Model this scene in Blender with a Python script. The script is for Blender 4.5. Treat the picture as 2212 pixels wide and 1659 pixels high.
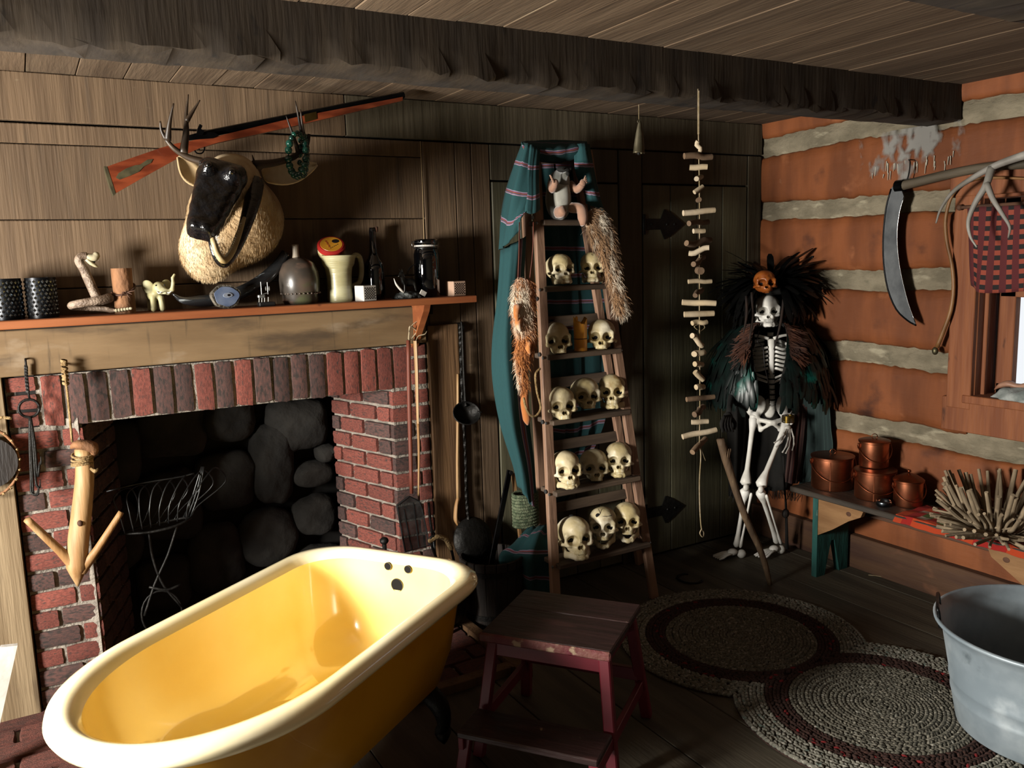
import bpy, bmesh, math, random
import numpy as np
from mathutils import Matrix, Vector, Euler
for o in list(bpy.data.objects): bpy.data.objects.remove(o)
random.seed(7); RNG = np.random.default_rng(7)
scene = bpy.context.scene
col = scene.collection

# ---------------------------------------------------------------- camera
FPX, CX, CY, CAMH = 1821.07, 1106.0, 829.5, 1.6        # focal length and centre in pixels of a 2212 x 1659 frame
_a = np.array([4300.0-CX, 460.0-CY, FPX]); _b = np.array([40.0-CX, 590.0-CY, FPX])   # vanishing points of the two wall directions
_a /= np.linalg.norm(_a); _b /= np.linalg.norm(_b)
_c = np.cross(_b, _a); _c /= np.linalg.norm(_c)
if _c[1] > 0: _c = -_c
CM = np.array([_a, _b, _c]); CPOS = np.array([0.0, 0.0, CAMH])
def at(px, py, **k):
    """point of the room seen at a pixel, on the plane x=, y= or z="""
    d = CM @ np.array([px-CX, py-CY, FPX])
    (ax, v), = k.items(); i = 'xyz'.index(ax)
    return CPOS + d*((v-CPOS[i])/d[i])
cam = bpy.data.cameras.new('camera'); cam.sensor_width = 36; cam.lens = FPX/2212*36; cam.clip_start = .02
camo = bpy.data.objects.new('camera', cam); col.objects.link(camo)
_r, _d, _f = CM[:, 0], CM[:, 1], CM[:, 2]
camo.matrix_world = Matrix(((_r[0], -_d[0], -_f[0], 0), (_r[1], -_d[1], -_f[1], 0), (_r[2], -_d[2], -_f[2], CAMH), (0, 0, 0, 1)))
scene.camera = camo

# ---------------------------------------------------------------- daylight and exposure
world = bpy.data.worlds.new('daylight'); scene.world = world; world.use_nodes = True
bg = world.node_tree.nodes['Background']; bg.inputs[0].default_value = (.93, .96, 1, 1); bg.inputs[1].default_value = 2.2
def area(name, loc, size, power, aim, color):
    l = bpy.data.lights.new(name, 'AREA'); l.shape = 'RECTANGLE'; l.size, l.size_y = size; l.energy = power; l.color = color
    o = bpy.data.objects.new(name, l); col.objects.link(o); o.location = loc
    o.rotation_euler = (Vector(aim)-Vector(loc)).to_track_quat('-Z', 'Y').to_euler(); return o
LWX = -1.95                                             # left wall: bright window out of the picture on the left
area('window_daylight', (LWX-.03, 1.92, 1.25), (.6, .74), 440, (LWX+1, 1.92, 1.25), (1, .95, .87))
vs = scene.view_settings
vs.view_transform = 'Standard'; vs.look = 'None'; vs.exposure = .0; vs.gamma = 1; vs.use_curve_mapping = False

# ---------------------------------------------------------------- helpers
def lin(h):
    h = h.lstrip('#'); v = [int(h[i:i+2], 16)/255 for i in (0, 2, 4)]
    return tuple(c/12.92 if c <= .04045 else ((c+.055)/1.055)**2.4 for c in v)+(1,)
MATS = {}
DK = .44                                                # the old cabin's surfaces are dark; scales the colours below
def mat(name, c1, c2=None, scale=6, stretch=(1, 1, 1), rough=.7, metal=0, bump=0, bscale=None, bstretch=None, rand=0, coat=0, spec=.4,
        lo=.35, hi=.65, layers=(), transmission=0, ior=1.45, sheen=0, detail=6, bdist=.01, alpha=1, dk=None):
    """procedural surface: two colours mixed by stretched noise, further colour layers, relief, a shift of tone per object"""
    m = bpy.data.materials.new(name); m.use_nodes = True; nt = m.node_tree; N = nt.nodes; L = nt.links
    b = N['Principled BSDF']; dk = DK if dk is None else dk
    def lin(h, _l=globals()['lin']): c = _l(h); return (c[0]*dk, c[1]*dk, c[2]*dk, 1)
    b.inputs['Roughness'].default_value = rough; b.inputs['Metallic'].default_value = metal
    b.inputs['Specular IOR Level'].default_value = spec; b.inputs['Coat Weight'].default_value = coat
    b.inputs['Transmission Weight'].default_value = transmission; b.inputs['IOR'].default_value = ior
    b.inputs['Sheen Weight'].default_value = sheen; b.inputs['Alpha'].default_value = alpha
    tc = N.new('ShaderNodeTexCoord'); oi = N.new('ShaderNodeObjectInfo')
    off = N.new('ShaderNodeVectorMath'); off.operation = 'SCALE'; off.inputs[0].default_value = (37, 53, 71)
    L.new(oi.outputs['Random'], off.inputs['Scale'])
    add = N.new('ShaderNodeVectorMath'); add.operation = 'ADD'
    L.new(tc.outputs['Object'], add.inputs[0]); L.new(off.outputs[0], add.inputs[1])
    def noise(sc, st, det=detail):
        mp = N.new('ShaderNodeMapping'); mp.inputs['Scale'].default_value = st; L.new(add.outputs[0], mp.inputs['Vector'])
        n = N.new('ShaderNodeTexNoise'); n.inputs['Scale'].default_value = sc; n.inputs['Detail'].default_value = det
        L.new(mp.outputs[0], n.inputs['Vector']); return n
    def mix(fac, a, bb, kind='MIX'):
        x = N.new('ShaderNodeMix'); x.data_type = 'RGBA'; x.blend_type = kind
        for s, v in ((x.inputs[0], fac), (x.inputs[6], a), (x.inputs[7], bb)):
            if hasattr(v, 'is_linked'): L.new(v, s)
            else: s.default_value = v
        return x.outputs[2]
    def ramp(src, a, c):
        mr = N.new('ShaderNodeMapRange'); mr.interpolation_type = 'SMOOTHSTEP'; L.new(src, mr.inputs[0])
        mr.inputs[1].default_value = a; mr.inputs[2].default_value = c; return mr.outputs[0]
    out = lin(c1)
    if c2:
        out = mix(ramp(noise(scale, stretch).outputs[0], lo, hi), lin(c1), lin(c2))
    for (lc, ls, lst, la, lb) in layers:
        out = mix(ramp(noise(ls, lst).outputs[0], la, lb), out, lin(lc))
    if rand:
        mr = N.new('ShaderNodeMapRange'); L.new(oi.outputs['Random'], mr.inputs[0]); mr.inputs[3].default_value = 1-rand; mr.inputs[4].default_value = 1+rand*.6
        hs = N.new('ShaderNodeHueSaturation'); L.new(mr.outputs[0], hs.inputs['Value'])
        if hasattr(out, 'is_linked'): L.new(out, hs.inputs['Color'])
        else: hs.inputs['Color'].default_value = out
        out = hs.outputs[0]
    if hasattr(out, 'is_linked'): L.new(out, b.inputs['Base Color'])
    else: b.inputs['Base Color'].default_value = out
    if bump:
        bn = N.new('ShaderNodeBump'); bn.inputs['Strength'].default_value = bump; bn.inputs['Distance'].default_value = bdist
        L.new(noise(bscale or scale*3, bstretch or stretch, 4).outputs[0], bn.inputs['Height']); L.new(bn.outputs[0], b.inputs['Normal'])
    MATS[name] = m; return m

def rot(rx=0, ry=0, rz=0): return np.array(Euler((rx, ry, rz)).to_matrix())
def frame(d, up=(0, 0, 1)):
    """3x3 with columns side, up-ish, direction"""
    d = np.asarray(d, float); d = d/np.linalg.norm(d); u = np.asarray(up, float)
    if abs(d @ u) > .98: u = np.array([1., 0, 0])
    s = np.cross(u, d); s /= np.linalg.norm(s); return np.stack([s, np.cross(d, s), d], 1)
def spline(P, k=4):
    P = np.asarray(P, float)
    if len(P) < 3: return np.array([P[0]+(P[-1]-P[0])*t for t in np.linspace(0, 1, k+1)])
    Q = np.vstack([2*P[0]-P[1], P, 2*P[-1]-P[-2]]); out = []
    for i in range(1, len(Q)-2):
        for t in np.linspace(0, 1, k, endpoint=False):
            a, b, c, d = Q[i-1:i+3]
            out.append(.5*(2*b+(c-a)*t+(2*a-5*b+4*c-d)*t*t+(3*b-a-3*c+d)*t**3))
    out.append(Q[-2]); return np.array(out)

class MB:
    """collects shapes of ONE part"""
    def __init__(s): s.v = []; s.f = []; s.n = 0; s.mi = []
    def add(s, V, F, mi=0):
        V = np.asarray(V, float).reshape(-1, 3); s.v.append(V); n = s.n
        s.f += [tuple(int(i)+n for i in f) for f in F]; s.mi += [mi]*len(F); s.n += len(V); return s
    def box(s, c, size, R=None, ch=0, mi=0):
        h = np.asarray(size, float)/2; ch = min(ch, h.min()*.9); V = []; idx = {}
        for sx in (-1, 1):
            for sy in (-1, 1):
                for sz in (-1, 1):
                    g = np.array([sx, sy, sz])
                    if ch:
                        for a in range(3):
                            p = g*(h-ch); p[a] = g[a]*h[a]; idx[(sx, sy, sz, a)] = len(V); V.append(p)
                    else:
                        for a in range(3): idx[(sx, sy, sz, a)] = len(V)
                        V.append(g*h)
        F = []
        cyc = ((-1, -1), (1, -1), (1, 1), (-1, 1))
        def key(a, sg, u, w):
            k = [0, 0, 0]; k[a] = sg; k[(a+1) % 3] = u; k[(a+2) % 3] = w; return tuple(k)
        for a in range(3):
            for sg in (-1, 1):
                q = [idx[key(a, sg, u, w)+(a,)] for u, w in cyc]; F.append(q if sg > 0 else q[::-1])
        if ch:
            for a in range(3):
                b_, c_ = (a+1) % 3, (a+2) % 3
                for u in (-1, 1):
                    for w in (-1, 1):
                        k0, k1 = key(a, -1, u, w), key(a, 1, u, w)
                        q = [idx[k0+(b_,)], idx[k1+(b_,)], idx[k1+(c_,)], idx[k0+(c_,)]]; F.append(q if u*w < 0 else q[::-1])
            for sx in (-1, 1):
                for sy in (-1, 1):
                    for sz in (-1, 1):
                        q = [idx[(sx, sy, sz, a)] for a in range(3)]; F.append(q if sx*sy*sz > 0 else q[::-1])
        V = np.array(V)
        if R is not None: V = V @ np.asarray(R).T
        return s.add(V+np.asarray(c, float), F, mi)
    def bar(s, a, b, w, t, up=(0, 0, 1), ch=.002, mi=0):
        """rectangular bar from a to b: w across, t along up"""
        a = np.asarray(a, float); b = np.asarray(b, float); d = b-a
        return s.box((a+b)/2, (w, t, np.linalg.norm(d)), frame(d, up), ch, mi)
    def tube(s, P, r, n=8, k=0, cap=True, flat=1, mi=0, up=(0, 0, 1)):
        P = np.asarray(P, float); r = np.ones(len(P))*np.asarray(r, float)
        if k:
            r = np.interp(np.linspace(0, len(P)-1, (len(P)-1)*k+1), np.arange(len(P)), r); P = spline(P, k)
            if len(P) != len(r): r = np.interp(np.linspace(0, 1, len(P)), np.linspace(0, 1, len(r)), r)
        T = np.gradient(P, axis=0); T /= np.linalg.norm(T, axis=1)[:, None]+1e-12
        fr = frame(T[0], up); u, w = fr[:, 0], fr[:, 1]; V = []
        ang = np.linspace(0, 2*np.pi, n, endpoint=False)
        for p, t, rr in zip(P, T, r):
            u = u-t*(u @ t); u /= np.linalg.norm(u); w = np.cross(t, u)
            V += [p+rr*(math.cos(q)*u+flat*math.sin(q)*w) for q in ang]
        F = [(i*n+j, i*n+(j+1) % n, (i+1)*n+(j+1) % n, (i+1)*n+j) for i in range(len(P)-1) for j in range(n)]
        if cap: F += [tuple(range(n))[::-1], tuple(range((len(P)-1)*n, len(P)*n))]
        return s.add(V, F, mi)
    def lathe(s, prof, n=24, c=(0, 0, 0), R=None, mi=0, cap=True, sq=(1, 1)):
        prof = np.asarray(prof, float); a = np.linspace(0, 2*np.pi, n, endpoint=False); V = []
        for r, z in prof: V += [(r*math.cos(q)*sq[0], r*math.sin(q)*sq[1], z) for q in a]
        m = len(prof)
        F = [(i*n+j, i*n+(j+1) % n, (i+1)*n+(j+1) % n, (i+1)*n+j) for i in range(m-1) for j in range(n)]
        if cap:
            if prof[0][0] > 1e-6: F.append(tuple(range(n))[::-1])
            if prof[-1][0] > 1e-6: F.append(tuple(range((m-1)*n, m*n)))
        V = np.array(V)
        if R is not None: V = V @ np.asarray(R).T
        return s.add(V+np.asarray(c, float), F, mi)
    def ball(s, c, r, n=10, m=6, R=None, mi=0):
        r = np.ones(3)*np.asarray(r, float)
        V = [(0, 0, -1)]+[(math.sin(math.pi*i/m)*math.cos(2*math.pi*j/n), math.sin(math.pi*i/m)*math.sin(2*math.pi*j/n), -math.cos(math.pi*i/m)) for i in range(1, m) for j in range(n)]+[(0, 0, 1)]
        F = [(0, 1+(j+1) % n, 1+j) for j in range(n)]
        F += [(1+i*n+j, 1+i*n+(j+1) % n, 1+(i+1)*n+(j+1) % n, 1+(i+1)*n+j) for i in range(m-2) for j in range(n)]
        t = 1+(m-1)*n; F += [(t-n+j, t-n+(j+1) % n, t) for j in range(n)]
        V = np.array(V)*r
        if R is not None: V = V @ np.asarray(R).T
        return s.add(V+np.asarray(c, float), F, mi)
    def prism(s, poly, depth, o, ux, uy, mi=0, ch=0):
        """flat outline (list of 2-D points) with thickness, laid out on axes ux, uy from o"""
        ux = np.asarray(ux, float); uy = np.asarray(uy, float); nz = np.cross(ux, uy); nz /= np.linalg.norm(nz); o = np.asarray(o, float)
        P = np.array([o+a*ux+b*uy for a, b in poly]); n = len(P)
        return s.add(np.vstack([P-nz*depth/2, P+nz*depth/2]), [tuple(range(n))[::-1], tuple(range(n, 2*n))]+[(i, (i+1) % n, n+(i+1) % n, n+i) for i in range(n)], mi)
    def grid(s, G, mi=0, closed=False):
        G = np.asarray(G, float); a, b = G.shape[:2]
        F = [(i*b+j, i*b+(j+1) % b, (i+1)*b+(j+1) % b, (i+1)*b+j) for i in range(a-1) for j in range(b if closed else b-1)]
        return s.add(G.reshape(-1, 3), F, mi)
    def verts(s): return np.vstack(s.v)

ROOTM = {}
def _tag(o, label=None, cat=None, group=None, kind=None):
    if label: o['label'] = label
    if cat: o['category'] = cat
    if group: o['group'] = group
    if kind: o['kind'] = kind
    return o
def thing(name, label, cat, loc=(0, 0, 0), rz=0, group=None, kind=None):
    o = bpy.data.objects.new(name, None); col.objects.link(o); o.empty_display_size = .05
    o.location = tuple(float(x) for x in loc); o.rotation_euler = (0, 0, rz)
    ROOTM[o] = (np.asarray(loc, float), rot(0, 0, rz)); return _tag(o, label, cat, group, kind)
def build(mb, name, m, parent=None, smooth=False, world=True, label=None, cat=None, group=None, kind=None, origin=None, recalc=True, solid=0, sub=0, angle=None):
    """link the collected shape as one mesh object; world=True: coordinates were given in the room's frame"""
    V = mb.verts(); M = None
    p = parent
    while p is not None and p not in ROOTM: p = p.parent
    if world and p is not None:
        l, R = ROOTM[p]; V = (V-l) @ R
    if parent is None and origin is not None: V = V-np.asarray(origin, float)
    me = bpy.data.meshes.new(name); me.from_pydata(V.tolist(), [], mb.f)
    ms = m if isinstance(m, (list, tuple)) else [m]
    for q in ms: me.materials.append(MATS[q])
    if len(ms) > 1: me.polygons.foreach_set('material_index', mb.mi)
    if recalc and len(mb.f) < 30000:
        bm = bmesh.new(); bm.from_mesh(me); bmesh.ops.recalc_face_normals(bm, faces=bm.faces); bm.to_mesh(me); bm.free()
    if smooth:
        me.polygons.foreach_set('use_smooth', [True]*len(me.polygons))
        if angle is not None: me.set_sharp_from_angle(angle=math.radians(angle))
    me.update()
    o = bpy.data.objects.new(name, me); col.objects.link(o)
    if parent is not None: o.parent = parent
    elif origin is not None: o.location = tuple(float(x) for x in origin)
    if solid:
        md = o.modifiers.new('thickness', 'SOLIDIFY'); md.thickness = solid; md.offset = 0
    if sub:
        md = o.modifiers.new('smooth', 'SUBSURF'); md.levels = sub; md.render_levels = sub
    return _tag(o, label, cat, group, kind)
def copy_tree(o, parent=None):
    c = o.copy(); col.objects.link(c); c.parent = parent
    if o in ROOTM: ROOTM[c] = ROOTM[o]
    for ch in list(o.children): copy_tree(ch, c)
    return c

# ---- signed distance modelling (surface nets) for organic shapes
def smin(a, b, k): h = np.clip(.5+.5*(b-a)/k, 0, 1); return b*(1-h)+a*h-k*h*(1-h)
def smax(a, b, k): return -smin(-a, -b, k)
def s_ell(P, c, r, R=None):
    q = P-np.asarray(c, float)
    if R is not None: q = q @ np.asarray(R)
    r = np.asarray(r, float); k0 = np.linalg.norm(q/r, axis=-1); k1 = np.linalg.norm(q/(r*r), axis=-1)+1e-9
    return k0*(k0-1)/k1
def s_cap(P, a, b, ra, rb=None):
    a = np.asarray(a, float); b = np.asarray(b, float); rb = ra if rb is None else rb; ba = b-a
    h = np.clip(((P-a) @ ba)/(ba @ ba+1e-12), 0, 1); return np.linalg.norm(P-a-h[..., None]*ba, axis=-1)-(ra+(rb-ra)*h)
def s_box(P, c, h, r=0, R=None):
    q = P-np.asarray(c, float)
    if R is not None: q = q @ np.asarray(R)
    q = np.abs(q)-(np.asarray(h, float)-r); return np.linalg.norm(np.maximum(q, 0), axis=-1)+np.minimum(q.max(-1), 0)-r
def nets(f, lo, hi, step):
    lo = np.asarray(lo, float); hi = np.asarray(hi, float); n = np.ceil((hi-lo)/step).astype(int)+1
    ax = [lo[i]+step*np.arange(n[i]) for i in range(3)]
    Gd = np.stack(np.meshgrid(*ax, indexing='ij'), -1); d = f(Gd)
    acc = np.zeros(tuple(n-1)+(3,)); cnt = np.zeros(tuple(n-1))
    cor = [(i, j, k) for i in (0, 1) for j in (0, 1) for k in (0, 1)]
    sl = lambda c: tuple(slice(c[i], n[i]-1+c[i]) for i in range(3))
    for a in cor:
        for e in range(3):
            if a[e]: continue
            b = list(a); b[e] = 1; da, db = d[sl(a)], d[sl(b)]; x = (da < 0) != (db < 0)
            t = np.where(x, da/np.where(x, da-db, 1), 0); p = np.array(a, float)+t[..., None]*(np.array(b)-np.array(a))
            acc += np.where(x[..., None], p, 0); cnt += x
    on = cnt > 0; idx = -np.ones(on.shape, int); idx[on] = np.arange(on.sum())
    cell = np.argwhere(on); V = lo+step*(cell+acc[on]/cnt[on][:, None]); F = []
    for e in range(3):
        u, w = (e+1) % 3, (e+2) % 3; s0 = [slice(None)]*3; s1 = [slice(None)]*3; s0[e] = slice(0, -1); s1[e] = slice(1, None)
        x = (d[tuple(s0)] < 0) != (d[tuple(s1)] < 0); neg = d[tuple(s0)] < 0
        for c in np.argwhere(x):
            if c[u] < 1 or c[w] < 1 or c[u] >= n[u]-1 or c[w] >= n[w]-1: continue
            q = []
            for du, dw in ((-1, -1), (0, -1), (0, 0), (-1, 0)):
                cc = c.copy(); cc[u] += du; cc[w] += dw; q.append(int(idx[tuple(cc)]))
            F.append(tuple(q) if neg[tuple(c)] else tuple(q[::-1]))
    return V, F
def sdf(f, lo, hi, step): V, F = nets(f, lo, hi, step); return MB().add(V, F)

def strands(V, F, n, length, width, comb, lift=.35, jit=.35, keep=None):
    """short tapering hairs standing on a surface"""
    V = np.asarray(V); T = []
    for f in F:
        for i in range(1, len(f)-1): T.append((f[0], f[i], f[i+1]))
    T = np.array(T); a, b, c = V[T[:, 0]], V[T[:, 1]], V[T[:, 2]]; nr = np.cross(b-a, c-a); ar = np.linalg.norm(nr, axis=1)
    k = RNG.choice(len(T), n, p=ar/ar.sum()); r1, r2 = RNG.random((2, n)); fl = r1+r2 > 1; r1[fl] = 1-r1[fl]; r2[fl] = 1-r2[fl]
    P = a[k]+(b-a)[k]*r1[:, None]+(c-a)[k]*r2[:, None]; N = nr[k]/(ar[k][:, None]+1e-12)
    if keep is not None: mk = keep(P); P, N = P[mk], N[mk]; n = len(P)
    d = comb(P) if callable(comb) else np.asarray(comb, float)
    d = d+N*lift+RNG.normal(0, jit, (n, 3)); d /= np.linalg.norm(d, axis=1)[:, None]
    s = np.cross(d, N+RNG.normal(0, .5, (n, 3))); s /= np.linalg.norm(s, axis=1)[:, None]+1e-9
    l = length*(.6+.6*RNG.random(n))[:, None]
    A = P-s*width/2; B = P+s*width/2; Cc = P+d*l*.55+N*l*.1
    W = np.stack([A, B, Cc+s*width*.35, Cc-s*width*.35, P+d*l-np.array([0, 0, 1])*l*.12], 1).reshape(-1, 3); m = MB()
    i = np.arange(n)*5
    Fq = [(x, x+1, x+2, x+3) for x in i]+[(x+3, x+2, x+4) for x in i]
    return m.add(W, Fq)

# ================================================================ THE ROOM
D, W, CEIL, FRONT = 3.38, 3.54, 2.27, -1.3
mat('board_grey', '#7c644a', '#68523b', 2.2, (11, 11, .8), rough=.8, bump=.3, bscale=9, bstretch=(12, 12, .6), rand=.16, lo=.3, hi=.7, detail=8,
    layers=(('#4f4132', 3, (8, 8, .5), .58, .8), ('#8f7c60', 26, (.6, 1, 2.2), .7, .8)))
mat('board_dark', '#5d5442', '#49412f', 2.2, (7, 7, .5), dk=.6, rough=.8, bump=.4, bscale=8, bstretch=(7, 7, .5), rand=.14, lo=.3, hi=.7,
    layers=(('#2f2a20', 4, (8, 8, .5), .6, .8),))
mat('door_paint', '#57543f', '#474434', 3, (3, 3, .6), dk=.72, rough=.62, bump=.25, bscale=10, bstretch=(6, 6, .5), rand=.1)
mat('board_brown', '#84623f', '#6a4c30', 2.4, (9, 9, .5), rough=.75, bump=.35, bscale=9, bstretch=(10, 10, .6), rand=.1, layers=(('#4a3623', 5, (8, 8, .5), .6, .8),))
mat('board_pale', '#a58f6e', '#8b7556', 2.2, (9, 9, .6), rough=.78, bump=.35, bscale=9, bstretch=(12, 12, .6), rand=.08, layers=(('#6e5b42', 3, (5, 5, .8), .58, .76),))
mat('ceiling_plank', '#877057', '#6c563f', 2.0, (6, .7, 6), rough=.8, bump=.3, bscale=8, bstretch=(9, .8, 9), rand=.17, layers=(('#a39479', 3, (5, .35, 5), .62, .8), ('#443a2d', 3, (5, .6, 5), .62, .8)))
mat('beam_wood', '#4a3d2d', '#372c20', 3, (4, 3, .6), rough=.85, bump=.14, bscale=9, bstretch=(8, 2, .7), layers=(('#6e5c43', 5, (3, 3, 2), .68, .8), ('#221a12', 6, (3, 2, 1.5), .62, .74)))
mat('floor_plank', '#4f493d', '#3d382f', 2.2, (6, .6, 6), dk=1, rough=.62, bump=.25, bscale=8, bstretch=(9, .8, 9), rand=.14, layers=(('#5f584a', 3, (3, 1, 3), .6, .8),))
mat('log_paint', '#a55d2e', '#84471f', 2.2, (1, 3.5, .8), rough=.72, bump=.35, bscale=9, bstretch=(1, 1, 3), rand=.1,
    layers=(('#b06b40', 5, (1, 1, 1.2), .62, .72), ('#4a2413', 3.5, (1, 1.3, 1.6), .6, .8), ('#3a1c10', 9, (1, 1, 1), .72, .78), ('#c09c7c', 7, (1, 1, 1), .74, .82)))
mat('chinking', '#a99d84', '#8a806a', 7, (1, 1, 2), rough=.95, bump=.9, bscale=34, bdist=.012, layers=(('#c9bfa3', 8, (1, 1, 3), .56, .72), ('#6f6b56', 5, (1, 1, 2), .62, .74)))
mat('trim_orange', '#a8653a', '#8c4d28', 3, (8, 8, .6), rough=.7, bump=.25, rand=.08, layers=(('#5d3219', 6, (3, 3, 1), .66, .76),))
mat('base_wood', '#6d4c33', '#57392a', 3, (3, .6, 6), rough=.75, bump=.3, layers=(('#8f5f42', 4, (2, 1, 2), .6, .72),))
mat('plaster', '#7d705c', '#6a5f4e', 4, rough=.9)
mat('backing', '#17130f', rough=.95)
mat('iron', '#1d1c1a', '#2c2a27', 14, rough=.55, metal=.6, bump=.4, bscale=50)

def structure(mb, name, m, parent=None, **k):
    return build(mb, name, m, parent, kind=None if parent else 'structure', **k)

# floor with its boards
fl = structure(MB().box((.8, 1.1, -.06), (6.2, 6.2, .06)), 'floor', 'backing')
x = -2.0
while x < W:
    w = .285; structure(MB().box((x+w/2, 1.05, -.015+RNG.uniform(-.001, .001)), (w-.004, 4.9, .03), ch=.0025), 'floorboard', 'floor_plank', fl); x += w
# ceiling with its boards
ce = structure(MB().box((.8, 1.1, CEIL+.07), (6.2, 6.2, .06)), 'ceiling', 'backing')
x = .087-.1515*14
while x < W:
    structure(MB().box((x+.0758, 1.05, CEIL+.012+RNG.uniform(-.0015, .0015)), (.149, 4.9, .024), ch=.002), 'ceiling_board', 'ceiling_plank', ce); x += .1515
# beams
def beam(name, y0, y1, z0, seed):
    n, m_ = 150, 6; rg = np.random.default_rng(seed); xs = np.linspace(-2, W, n); G = []
    ring = [(y0, CEIL), (y0, (CEIL+z0)/2), (y0, z0+.012), (y0+.012, z0), (y1-.012, z0), (y1, z0+.012), (y1, CEIL)]
    for i, xx in enumerate(xs):
        row = []
        for j, (yy, zz) in enumerate(ring):
            a = .0012 if 0 < j < 6 else 0; e = rg.normal(0, .005)*(1+1.5*(rg.random() < .12)) if j in (2, 3) else rg.normal(0, a)
            row.append((xx, yy+e*.6, zz+e if j not in (0, 6) else zz))
        G.append(row)
    return structure(MB().grid(G), name, 'beam_wood', smooth=True, angle=45)
beam('trim_1', 2.25, 2.41, 2.118, 3)
beam('trim_2', 1.0, 1.23, 2.12, 4)

# back wall: dark sheathing with an opening for the fireplace, boards nailed on it
wb = structure(MB().box((-1.0, D+.06, 1.1), (1.9, .06, 2.5)).box((2.6, D+.06, 1.1), (2.2, .06, 2.5)).box((.8, D+.06, 1.85), (2, .06, 1.2)), 'wall_back', 'backing')
def hboard(z0, z1, x0, x1, m='board_grey', y=D, t=.025, g=.003):
    structure(MB().box(((x0+x1)/2, y+t/2, (z0+z1)/2), (x1-x0-g, t, z1-z0-g), ch=.003), 'wall_board', m, wb)
hboard(2.108, CEIL, -2, 1.2, t=.03, y=D-.012); hboard(2.108, CEIL, 1.2, W, 'board_dark', t=.03, y=D-.012)
for z0, z1 in ((2.035, 2.104), (1.78, 2.035), (1.54, 1.78), (1.40, 1.54)): hboard(z0, z1, -2, 1.535)
for x0, x1 in ((1.535, 1.69), (1.69, 1.77), (1.77, 1.862)): hboard(0, 2.104, x0, x1, 'board_grey')
for x0, x1 in ((-2, -1.6), (-1.6, -1.2), (-1.2, -.8), (-.8, -.45), (-.45, -.25)): hboard(0, 1.40, x0, x1, 'board_pale')
hboard(0, 1.40, -.25, -.085, 'board_pale', y=D-.03, t=.05)
hboard(0, 1.36, 1.51, 1.535, 'board_dark')
structure(MB().box((1.59, D-.006, .66), (.148, .03, 1.32), ch=.003), 'wall_board', 'board_brown', wb)
# boards over and between the two plank doors
for x0, x1 in ((1.862, 2.2), (2.2, 2.571), (2.72, 3.06), (3.06, 3.437)): hboard(1.947, 2.104, x0, x1, 'board_dark', y=D-.004)
hboard(0, 2.104, 2.575, 2.716, 'board_dark', y=D-.008); hboard(0, 2.104, 3.44, W, 'board_dark', y=D-.008)
def door(name, x0, x1, z1, n, hinges):
    d = structure(MB().box(((x0+x1)/2, D+.028, z1/2+.01), (x1-x0, .012, z1-.02)), name, 'backing'); w = (x1-x0)/n
    for i in range(n):
        structure(MB().box((x0+w*(i+.5), D+.008, z1/2+.006), (w-.003, .026, z1-.018), ch=.003), 'door_plank', 'door_paint', d)
    for hz in hinges:                                # spear-pointed strap hinges
        hm = MB(); P = [(0, -.028), (.10, -.026), (.125, -.075), (.17, -.055), (.255, 0), (.17, .055), (.125, .075), (.10, .026), (0, .028)]
        hm.prism(P, .006, (x0+.012, D-.008, hz), (1, 0, 0), (0, 0, 1)); hm.tube([(x0+.005, D-.008, hz-.05), (x0+.005, D-.008, hz+.05)], .009, 8)
        h_ = structure(hm, 'strap_hinge', 'iron', d)
        for bx in (.05, .15, .2): structure(MB().ball((x0+bx, D-.012, hz), (.007, .004, .007), 8, 4), 'rivet', 'iron', h_)
    return d
door('door_1', 1.866, 2.571, 1.943, 5, ())
zt = at(1400, 485, y=D)[2]; zb = at(1400, 1108, y=D)[2]
door('door_2', 2.722, 3.436, 1.943, 4, (zt, zb))

# right wall: squared logs with mortar chinking between them, window opening
WIN = (1.30, 2.13, .945, 1.79)                        # y0, y1, z0, z1 of the opening
wr = structure(MB().box((W+.36, 1.1, 1.1), (.06, .4, 2.5)), 'wall_right', 'backing')
wr.data.clear_geometry()
mb = MB()
for (y0, y1, z0, z1) in ((-1.4, WIN[0]-.02, 0, 2.4), (WIN[1]+.02, 3.5, 0, 2.4), (WIN[0]-.02, WIN[1]+.02, 0, WIN[2]-.03), (WIN[0]-.02, WIN[1]+.02, WIN[3]+.03, 2.4)):
    mb.box((W+.15, (y0+y1)/2, (z0+z1)/2), (.2, y1-y0, z1-z0))
tmp = structure(mb, 'tmp', 'chinking'); wr.data = tmp.data; bpy.data.objects.remove(tmp)
CH = [(.355, .415), (.685, .775), (1.03, 1.125), (1.40, 1.495), (1.755, 1.845), (2.105, 2.20)]
def wob(y, s, a): return a*(math.sin(y*3.1+s)+.6*math.sin(y*7.7+2*s)+.3*math.sin(y*19+3*s))
def log_piece(z0, z1, y0, y1, s):
    n = max(4, int((y1-y0)/.03)); ys = np.linspace(y0, y1, n); G = []
    for yy in ys:
        a = z0+wob(yy, s, .008)+RNG.normal(0, .0025); b = z1+wob(yy, s+2, .008)+RNG.normal(0, .0025); row = []
        for t, dx in ((0, .05), (.0, .02), (.05, .004), (.2, -.001), (.4, -.003), (.6, -.003), (.8, -.001), (.95, .004), (1, .02), (1, .05)):
            row.append((W+dx+RNG.normal(0, .0012), yy, a+(b-a)*t))
        G.append(row)
    structure(MB().grid(G), 'log', 'log_paint', wr, smooth=True)
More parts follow.
